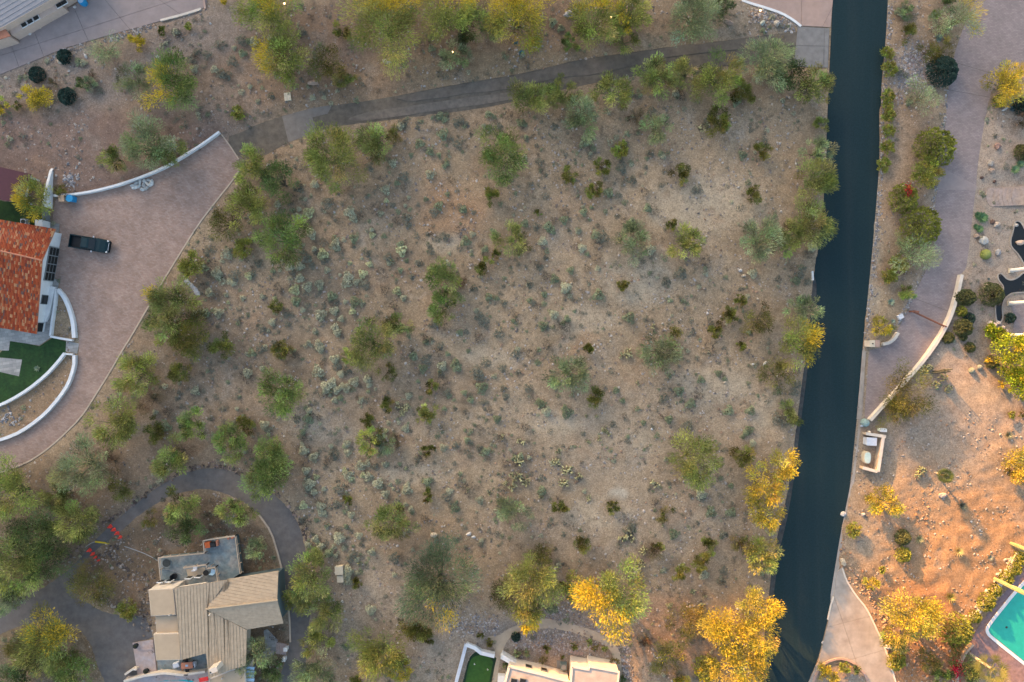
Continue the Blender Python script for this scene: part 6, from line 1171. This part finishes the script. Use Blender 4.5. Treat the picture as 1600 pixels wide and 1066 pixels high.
boulder(60,41,.5,.28,.3,PALE,'oblong cream stone in the bed below the peach wall',-.6); boulder(46,52,.3,.28,.25,WHT,'white stone in the bed at the left end of the peach wall'); boulder(117,11,.25,.22,.2,WHT,'small white stone near the blue barrel'); boulder(93,21,.3,.25,.25,TAN,'tan stone beside a tiny yellow plant below the peach wall'); boulder(95,97,.32,.38,.3,PALE,'cream stone in front of the dark round shrub at the mauve driveway',.5); boulder(134,88,.2,.35,.25,WHT,'upright whitish stone by the wispy shrub',.3); boulder(248,90,.22,.2,.2,WHT,'round whitish stone on the upper left slope'); boulder(10,122,.26,.24,.2,PALE,'pale stone at the left edge below the mauve driveway'); boulder(330,38,.15,.15,.15,WHT,'little white stone right of the tiny olive shrub')
for i, (a, b) in enumerate(((207,290),(213,287),(219,284),(226,283),(233,282),(211,293),(218,291),(225,290),(231,288),(222,296),(229,294),(237,286))):
    boulder(a,b,.36+.06*(i%3),.2+.05*(i%2),.3,((0.50,0.50,0.47),(0.38,0.38,0.36),(0.58,0.57,0.53))[i%3],'pale grey green rock in the heap against the white forecourt wall',i*.7,'rocks heaped at the forecourt wall')
for i, (a, b) in enumerate(((294,440),(300,446),(305,452),(309,458))):
    boulder(a,b,.5,.33,.12,(0.36,0.35,0.35),'flat pale grey stone in the strip right of the leaning palo verde',-.8,'flat grey stones by the leaning palo verde')
boulder(284,518,.3,.22,.25,GRY,'grey stone beside the leaning palo verde'); boulder(535,939,.2,.2,.2,WHT,'bright white stone below the two beige boxes'); boulder(678,835,.5,.35,.35,PALE,'pale boulder at the washed out bank above the ironwood',.3); boulder(733,833,.4,.25,.25,WHT,'white rock right of the ironwood bank',.5); boulder(740,838,.3,.2,.25,WHT,'second white rock right of the ironwood bank',.1)
boulder(1156,423,.26,.22,.25,WHT,'upper white stone of the pair left of the road'); boulder(1161,431,.32,.2,.22,PALE,'lower pale stone of the pair left of the road'); boulder(1193,568,.4,.16,.25,WHT,'upright white stone beside the olive roadside tree',1.0); boulder(1175,569,.2,.14,.2,WHT,'small white stone left of the upright one'); boulder(1131,597,.24,.16,.2,PALE,'pale stone below dark scrub near the road'); boulder(1018,670,.16,.16,.15,(0.75,0.74,0.72),'single bright white stone on open gravel')
boulder(1537,376,.6,.55,.5,(0.40,0.385,0.355),'whitish boulder below the little green barrels'); boulder(1526,369,.35,.3,.35,TAN,'tan rock above the whitish boulder'); boulder(1533,373,.3,.45,.35,(0.16,0.15,0.12),'dark rock between tan rock and whitish boulder'); boulder(1551,347,.3,.35,.35,(0.14,0.09,0.07),'dark brown rock right of the largest barrel'); boulder(1557,351,.5,.3,.35,(0.45,0.36,0.29),'peach rock right of the dark brown one',.6); boulder(1559,394,.35,.45,.4,GRY,'grey rock right of the yellow green barrel'); boulder(1556,230,.42,.5,.4,(0.25,0.16,0.13),'red brown boulder in the upper right garden'); boulder(1546,256,.35,.4,.35,(0.38,0.33,0.28),'whitish rock above the pinkish one in the upper right garden'); boulder(1548,267,.4,.35,.3,TAN,'pinkish rock under the whitish one in the upper right garden'); boulder(1567,172,.5,.14,.2,WHT,'white stick like stone beside the blue agaves',.5)
for a, b, w in ((1534,278,'left'),(1554,284,'right')): boulder(a,b,.24,.22,.22,(0.10,0.06,0.05),'small dark stone ball above the flagstone path, ' + w + ' one')
for i, (a, b) in enumerate(((1548,505),(1554,508),(1546,512),(1560,505),(1566,512),(1572,518),(1560,514))): boulder(a,b,.35,.3,.4,(0.48,0.42,0.38),'rock in the pile where the narrow pond ends',i,'rocks at the pond end')
boulder(1541,448,.35,.35,.35,PALE,'cream rock above the large grey clipped shrub'); boulder(1318,803,.4,.35,.3,(0.46,0.47,0.47),'grey white rock at the road edge right side'); boulder(1347,803,.3,.2,.25,WHT,'white rock right of the road, below the yellow bush'); boulder(1317,878,.35,.55,.4,PALE,'cream rock at the tip of the curved driveway',.3); boulder(1470,773,.6,.35,.3,(0.35,0.30,0.27),'stones near the rosette shadow on the sand',.2); boulder(1388,1010,.5,.35,.3,WHT,'white rock at the kerb of the curved driveway'); boulder(1505,967,.4,.3,.3,WHT,'white rock at the foot of the yucca shadow'); boulder(1500,975,.3,.3,.3,GRY,'grey rock under the white one at the yucca shadow')
for i in range(46):
    while True:
        a, b = R.uniform(430, 1240), R.uniform(240, 900)
        if not on_paved(a, b): break
    boulder(a,b,.16,.14,.14,PALE if i % 3 else TAN,near_label('small pale stone' if i % 3 else 'small tan stone', a, b),R.uniform(0,3),'pale stones scattered over the lot','stone')

# ------------------------------------------------------------------ pickup truck
x, y, _ = pw(140,381,.9); ang = math.atan2(-(386-376), 62)
tk = thing('pickup_truck', 'dark teal pickup truck with an open bed on the brick forecourt', 'truck', (x, y, 0.034), ang)
tk.scale = (.91, .93, .93)
def loft(secs):
    """secs: list of (x, [(y,z)...]) cross sections with equal counts"""
    mb = MB(); n = len(secs[0][1]); v = [(sx, yy, zz) for sx, s in secs for yy, zz in s]
    f = [(i*n+k, (i+1)*n+k, (i+1)*n+(k+1) % n, i*n+(k+1) % n) for i in range(len(secs)-1) for k in range(n)]
    return mb.add(v, f+[tuple(range(n)), tuple(range(len(v)-1, len(v)-n-1, -1))])
def sec(w, z0, z1, r=.12): return [(-w, z0), (w, z0), (w, z1-r), (w-r, z1), (-w+r, z1), (-w, z1-r)]
body = loft([(.35, sec(.96, .45, 1.05)), (.9, sec(.98, .4, 1.1)), (1.6, sec(.98, .4, 1.14)), (2.4, sec(.95, .42, 1.06, .18)), (2.75, sec(.88, .5, .95, .2)), (2.88, sec(.72, .55, .85, .15))])
body.V += []; bo = body.build('hood', M['truck'], tk)
loft([(-.98, sec(.96, .42, 1.12, .05)), (.36, sec(.97, .42, 1.1, .05))]).build('cab_body', M['truck'], tk)
loft([(-.95, sec(.86, 1.1, 1.3, .1)), (-.80, sec(.80, 1.1, 1.76, .14)), (.1, sec(.79, 1.1, 1.80, .14)), (.30, sec(.78, 1.1, 1.77, .14)), (.95, sec(.88, 1.04, 1.14, .03))]).build('cab_roof', M['truck'], tk)
MB().add([(.36, -.70, 1.745), (.36, .70, 1.745), (.93, .80, 1.16), (.93, -.80, 1.16)], [(0, 3, 2, 1)]).build('windshield', M['glass'], tk)
MB().add([(-.83, -.68, 1.70), (-.83, .68, 1.70), (-.965, .74, 1.28), (-.965, -.74, 1.28)], [(0, 1, 2, 3)]).build('rear_window', M['glass'], tk)
for s in (-1, 1):
    MB().add([(-.7, s*.825, 1.66), (.18, s*.825, 1.68), (.55, s*.90, 1.18), (-.8, s*.885, 1.18)], [(0, 1, 2, 3) if s < 0 else (3, 2, 1, 0)]).build('side_window', M['glass'], tk)
    MB().box((-1.98, s*.90, .82), (2.0, .13, .66)).build('bed_side', M['truck'], tk)
    MB().box((.62, s*1.08, 1.2), (.14, .24, .2)).build('mirror', M['chrome'], tk)
    MB().box((2.62, s*.74, .87), (.22, .28, .2), -s*.3).build('headlight', M['lens'], tk)
    MB().box((-2.985, s*.86, .85), (.06, .16, .32)).build('tail_light', M['redlens'], tk)
    for wx in (1.75, -1.85):
        wv_ = MB().tube([(wx, s*.74, .37), (wx, s*.99, .37)], .38, 16).build('wheel', M['rubber'], tk); MB().tube([(wx, s*.985, .37), (wx, s*1.0, .37)], .22, 10).build('rim', M['chrome'], wv_)
MB().box((-1.98, 0, .62), (2.0, 1.7, .08)).build('bed_floor', M['blackp'], tk); MB().box((-2.95, 0, .82), (.08, 1.92, .64)).build('tailgate', M['truck'], tk)
MB().box((-3.06, 0, .52), (.14, 1.8, .2)).build('rear_bumper', M['chrome'], tk); MB().box((2.86, 0, .58), (.16, 1.6, .2)).build('front_bumper', M['blackp'], tk); MB().box((2.80, 0, .86), (.10, 1.15, .10)).build('grille_bar', M['chrome'], tk)
MB().box((-.4, 0, .55), (4.6, 1.5, .25)).build('chassis', M['blackp'], tk)

# ------------------------------------------------------------------ bins, cones, hose, boxes, lights
x, y, _ = pw(99,311,.6); t = thing('wheeled_bin', 'tan wheeled bin at the end of the white forecourt wall', 'bin', (x, y, .034)); MB().box((x, y, .5), (.65, .72, .95), .05, 1.12).build('body', M['tanbin'], t); MB().box((x, y, 1.0), (.78, .84, .07), .05).build('lid', M['tanbin'], t)
x, y, _ = pw(112,311,.6); t = thing('wheeled_bin', 'bright blue wheeled bin next to the tan one', 'bin', (x, y, .034)); MB().box((x, y, .5), (.68, .72, .95), -.1, 1.12).build('body', M['blue'], t); MB().tube([(x-.05, y, .98), (x-.05, y, 1.06)], .5, 10).build('lid', M['blue'], t); MB().tube([(x+.36, y-.3, 1.0), (x+.36, y+.3, 1.0)], .03, 6).build('handle', M['blackp'], t)
x, y, _ = pw(129,3,.6); t = thing('barrel', 'blue rain barrel at the top edge beside the mauve driveway', 'barrel', (x, y, 0)); MB().tube([(x, y, 0), (x, y, .5), (x, y, 1.0)], [.42, .52, .44], 12).build('body', M['blue'], t); MB().tube([(x, y, 1.0), (x, y, 1.04)], .36, 12).build('lid', M['lightblue'], t)
cones = []
for row, (pts_, w) in enumerate([([(171,823.5),(176.5,828.5),(182,834),(187.5,840)], "upper"), ([(138.5,860.5),(144.3,866.5),(149.5,870.8),(155,875)], "lower")]):
    for i, q in enumerate(pts_):
        x, y, _ = pw(q[0], q[1], .3); o = ('nearest the outer verge', 'second from the outer verge', 'third from the outer verge', 'nearest the house side')[i]
        t = thing('traffic_cone', f'red traffic cone in the {w} row across the asphalt loop, {o}', 'traffic cone', (x, y, .03), R.uniform(0, 1), 'traffic cones across the loop drive')
        me = MB().box((0, 0, .02), (.46, .46, .04)).mesh('base'); me.materials.append(M['cone']); link('base', me, t)
        me = MB().tube([(0, 0, .04), (0, 0, .72), (0, 0, .74)], [.21, .06, .04], 12).mesh('body'); me.materials.append(M['cone']); link('body', me, t)
hp = [(111,881),(116,871),(121,864),(130,858)]; hp2 = [(142,849),(149,846.5),(165,848),(181,851),(195,854),(210,859),(226,865),(238,871),(246,876)]
t = thing('hose', 'long grey hose crossing the asphalt loop to the timber deck', 'hose', (*pw(149,846)[:2], 0)); OFF[t.name] = tuple(t.location)
MB().tube([pw(a, b, .06) for a, b in hp+[(136,853)]+hp2], .055, 6).build('hose_line', M['hose'], t)
t = tag(MB().ribbon([pw(149,846.3)[:2], pw(165,848.2)[:2], pw(181,851.2)[:2]], .2, .03, .12).build('hose_ramp', M['yellow'], loc=(*pw(165,848)[:2], 0)), 'yellow hose ramp lying across the asphalt between the red cones', 'hose ramp')
tag(MB().tube([pw(250,889,1.57), pw(262,890,1.57), pw(274,893,1.57), pw(284,898,1.57)], .03, 5).build('hose', M['hose'], loc=pw(265,890)), 'thin pale hose curving over the blue grey deck', 'hose')
for a, b, w, d, h_, l in ((529.5,892,1.05,1.1,1.0,'larger beige utility box on the verge, the upper of two'),(531.5,905,.85,.9,.8,'smaller beige utility box right below the larger one')):
    x, y, _ = pw(a, b, h_); t = thing('utility_box', l, 'utility box', (x, y, 0), group='beige utility boxes on the verge'); MB().box((x, y, h_*.48), (w, d, h_*.96), .05).build('cabinet', M['beige'], t); MB().box((x, y, h_*.985), (w*1.07, d*1.07, .06), .05, .96).build('lid', M['beige'], t)
# utility enclosure beside the road
en_ = thing('utility_enclosure', 'three sided cream wall around two metal cabinets beside the road', 'wall', (*pw(1368,708)[:2], 0)); 
for nm, p, hh in (('wall_panel', [(1353,677.5),(1384,682.5)], .95), ('wall_panel', [(1380,684),(1372,737)], 1.0), ('wall_panel', [(1348,731),(1371,737)], .9)):
    MB().ribbon(pl(p, hh), .32, -.05, hh).build(nm, M['tanstucco'], en_); MB().ribbon(pl(p, hh), .40, hh+.002, hh+.06).build('coping', M['cream'], en_)
x, y, _ = pw(1361,690,.9); t = thing('electrical_cabinet', 'pale grey metal cabinet in the upper part of the enclosure', 'cabinet', (x, y, 0)); MB().box((x, y, .5), (1.25, 1.0, .95), -.05).build('cabinet', M['palegrey'], t); MB().box((x+.05, y, .99), (1.35, 1.08, .06), -.05).build('lid', M['palegrey'], t); MB().box((x-.66, y, .5), (.04, .8, .8), -.05).build('door', M['palegrey'], t)
x, y, _ = pw(1355,715,.7); t = thing('electrical_cabinet', 'rounded tan metal cabinet in the lower part of the enclosure', 'cabinet', (x, y, 0)); MB().prism(chaikin([(x-.5, y-.8), (x+.5, y-.85), (x+.55, y+.75), (x-.45, y+.8)], 2), 0, .72).build('cabinet', M['beige'], t); MB().prism(chaikin([(x-.4, y-.7), (x+.4, y-.75), (x+.45, y+.65), (x-.35, y+.7)], 2), .725, .8).build('lid', M['mint'], t)
x, y, _ = pw(1379,672,.5); t = thing('utility_box', 'small pale green box just outside the top wall of the enclosure', 'utility box', (x, y, 0)); MB().box((x, y, .35), (.9, .42, .66), -.03).build('cabinet', M['mint'], t); MB().box((x, y, .70), (.96, .48, .05), -.03).build('lid', M['white'], t)
x, y, _ = pw(1353,661,.5); t = thing('utility_dome', 'weathered teal dome shaped box at the end of the cream wall', 'utility box', (x, y, 0)); MB().tube([(x, y, 0), (x, y, .45), (x, y, .7), (x, y, .8)], [.58, .56, .42, .12], 8).build('dome', mat('weathered_teal', (0.22, 0.30, 0.28), var=.3), t); MB().box((x-.45, y-.42, .2), (.25, .2, .4)).build('pipe_cap', M['palegrey'], t)
x, y, _ = pw(1359,675,.4); tag(MB().tube([(x, y, 0), (x, y, .45), (x, y, .6)], [.16, .16, .05], 8).build('standpipe', M['cream'], loc=(x, y, 0)), 'short cream standpipe at the upper left corner of the enclosure', 'pipe')
# gate pillar, swing gate, marker, pipe
x, y, _ = pw(1366,537,1.3); t = thing('gate_pillar', 'square cream pillar with a tiled half top at the entry of the paver drive', 'pillar', (x, y, 0)); MB().box((x, y, .65), (1.35, .85, 1.3)).build('post', M['cream'], t); MB().box((x-.3, y, 1.33), (.72, .92, .07)).build('cap', M['beige'], t)
for k in range(3): MB().box((x+.18+.22*k, y, 1.33), (.18, .92, .06)).build('tile', M['pinkconc'], t)
MB().ball((x-.25, y, 1.42), (.1, .1, .1), 6, 4).build('lamp_head', M['blackp'], t)
ga, gb = pw(1421,487), pw(1472,511); t = thing('swing_gate', 'rusty red bar gate across the paver drive', 'gate', (*ga[:2], 0))
MB().tube([(*ga[:2], .55), (*gb[:2], .55)], .07, 6).tube([(*ga[:2], 1.0), (*gb[:2], .95)], .06, 6).build('bar', M['rust'], t); MB().box((*ga[:2], .6), (.2, .2, 1.2)).build('gate_post', M['rust'], t); MB().box((ga[0]+.3, ga[1]-.05, 1.05), (.75, .26, .12), -.2).build('opener', M['rust'], t); MB().box((*gb[:2], .5), (.14, .14, 1.0)).build('gate_post', M['rust'], t)
for k in range(14): 
    q = lerp(ga, gb, (k+.5)/14); MB().box((q[0], q[1], .77), (.04, .04, .42)).build('picket', M['rust'], t)
x, y, _ = pw(1406,495,.3); tag(MB().box((x, y, .3), (.7, .6, .6), .5).build('gate_motor', M['palegrey'], loc=(x, y, 0)), 'grey gate motor box beside the rusty gate', 'gate motor')
x, y, _ = pw(1269.5,431,.6); t = thing('road_marker', 'narrow white marker board at the left edge of the road', 'marker', (x, y, 0), .05); MB().box((0, 0, .62), (.16, 1.25, .34)).build('board', M['white'], t)
for s in (-1, 1): MB().box((0, s*.5, .22), (.08, .08, .45)).build('post', M['white'], t)
t = tag(MB().tube([pw(1454,19,.12), pw(1434,14,.12), pw(1433,9,.12)], .16, 8).build('drain_pipe', M['teal'], loc=pw(1440,15)), 'bent dark drain pipe lying on the soil at the top, right of the road', 'pipe')
LG = 'lit path lights above the old drive'
for a, b, l in ((446,8,'lit path light under the flowered palo verde at the top edge'),(708,83,'lit path light in the greyish bush above the old drive'),(954,29,'lit path light among yellow palo verdes at the top'),(1187,18,'lit path light at the white kerb of the pink driveway')):
    x, y, _ = pw(a, b, .6); z = gz(x, y); t = thing('path_light', l, 'path light', (x, y, z), group=LG); MB().tube([(x, y, z-.1), (x, y, z+.62)], .03, 6).build('post', M['blackp'], t); MB().ball((x, y, z+.7), (.11, .11, .09), 8, 5).build('lamp', M['lamp'], t)
# flagstone steps, pond, columns at the right edge
fs = struct(MB().prism(pl([(1541,296),(1547,294),(1660,288),(1660,318),(1548,323),(1543,318),(1539.5,306)]), 0, .06).build('flagstone_path', M['flag'])); OFF[fs.name] = (0, 0, 0)
for k in range(5):
    c = 1553+6.5*k; q = [(c+4*math.sin(math.pi*j/6)*-1+3, 294.5+4.7*j-.1*k*2) for j in range(7)]; MB().prism(pl(q+[(1660,318),(1660,292)]), .06+.05*k, .10+.05*k).build('step', M['flag'], fs)
def pond(px, label, rim):
    c = (*pw(*px[0])[:2], 0); p = chaikin(pl(px), 2); o = tag(MB().ribbon(p+[p[0]], .17, -.05, .12).build('pond', M['conc'], loc=c), label, 'pond'); OFF[o.name] = c; MB().sheet(p, .06).build('water', M['pond'], o); return o
pond([(1585,347),(1590,345),(1596,349),(1602,362),(1640,370),(1640,450),(1603,425),(1597,408),(1589,396),(1579,386),(1578,375),(1582,362)], 'upper dark garden pond with a pale rim at the right edge', 1)
pond([(1558,429),(1563,427),(1568,431),(1572,436),(1580,438),(1590,434),(1600,424),(1650,424),(1650,456),(1590,457),(1578,459),(1568,468),(1565,482),(1567,497),(1562,505),(1556,502),(1554,480),(1558,466),(1567,456),(1567,447),(1559,438)], 'lower dark winding pond with a narrow arm, right edge', 1)
boulder(1588,352,.22,.22,.3,WHT,'round pale stone spout in the upper pond'); boulder(1594,379,.6,.35,.4,(0.5,0.38,0.3),'peach rocks standing in the upper pond')
t = struct(MB().sheet(pl([(1578,470),(1660,462),(1660,540),(1580,530),(1585,500)]), .03).build('patio', M['mauvepav']))
for i, (a, b) in enumerate(((1579,423),(1577,474),(1577,524))):
    x, y, _ = pw(a, b); t = thing('column', 'round white patio column, ' + ('uppermost, beside the ponds', 'middle one of three', 'lowest of three')[i], 'column', (x, y, 0), group='white patio columns'); MB().tube([(x, y, .2), (x, y, 3.2)], [.25, .22], 14).build('shaft', M['white'], t); MB().box((x, y, .1), (.62, .62, .22)).build('plinth', M['beige'], t); MB().box((x, y, 3.26), (.6, .6, .12)).build('capital', M['white'], t)
# red flowers: on the bush in the strip and the bougainvillea at the bottom
def flowers(px, py, r, n, col, label, name, zz):
    x, y, _ = pw(px, py, zz); P = g.normal(size=(n, 3))*np.array((r*.5, r*.8, r*.25)); D = g.normal(size=(n, 3)); D /= np.linalg.norm(D, axis=1)[:, None]; Wv = np.cross(D, g.normal(size=(n, 3))); Wv /= np.linalg.norm(Wv, axis=1)[:, None]
    V = np.stack([P-D*.1, P+Wv*.07, P+D*.1, P-Wv*.07], 1); V[:, :, 2] += zz; o = thing(name, label, 'bush', (x, y, 0)); link('blossom', qmesh('blossom', V, np.array(col)*(1+.25*g.normal(size=(n, 1))), LEAF), o)
    me = MB().tube([(0, 0, -.1), (0, 0, zz*.6)], .05, 5).tube([(0, 0, zz*.5), (.2, .2, zz)], .03, 5).tube([(0, 0, zz*.5), (-.2, -.25, zz)], .03, 5).mesh('stems'); me.materials.append(M['bark']); link('stems', me, o)
flowers(1420,297,.6,150,(0.40,0.03,0.035),'sprays of red flowers on the upper right of the green bush by the road','red_flower_shrub',2.35)
flowers(1496,1046,.85,420,(0.42,0.02,0.05),'crimson bougainvillea at the bottom right, left of the palm','bougainvillea',1.3)
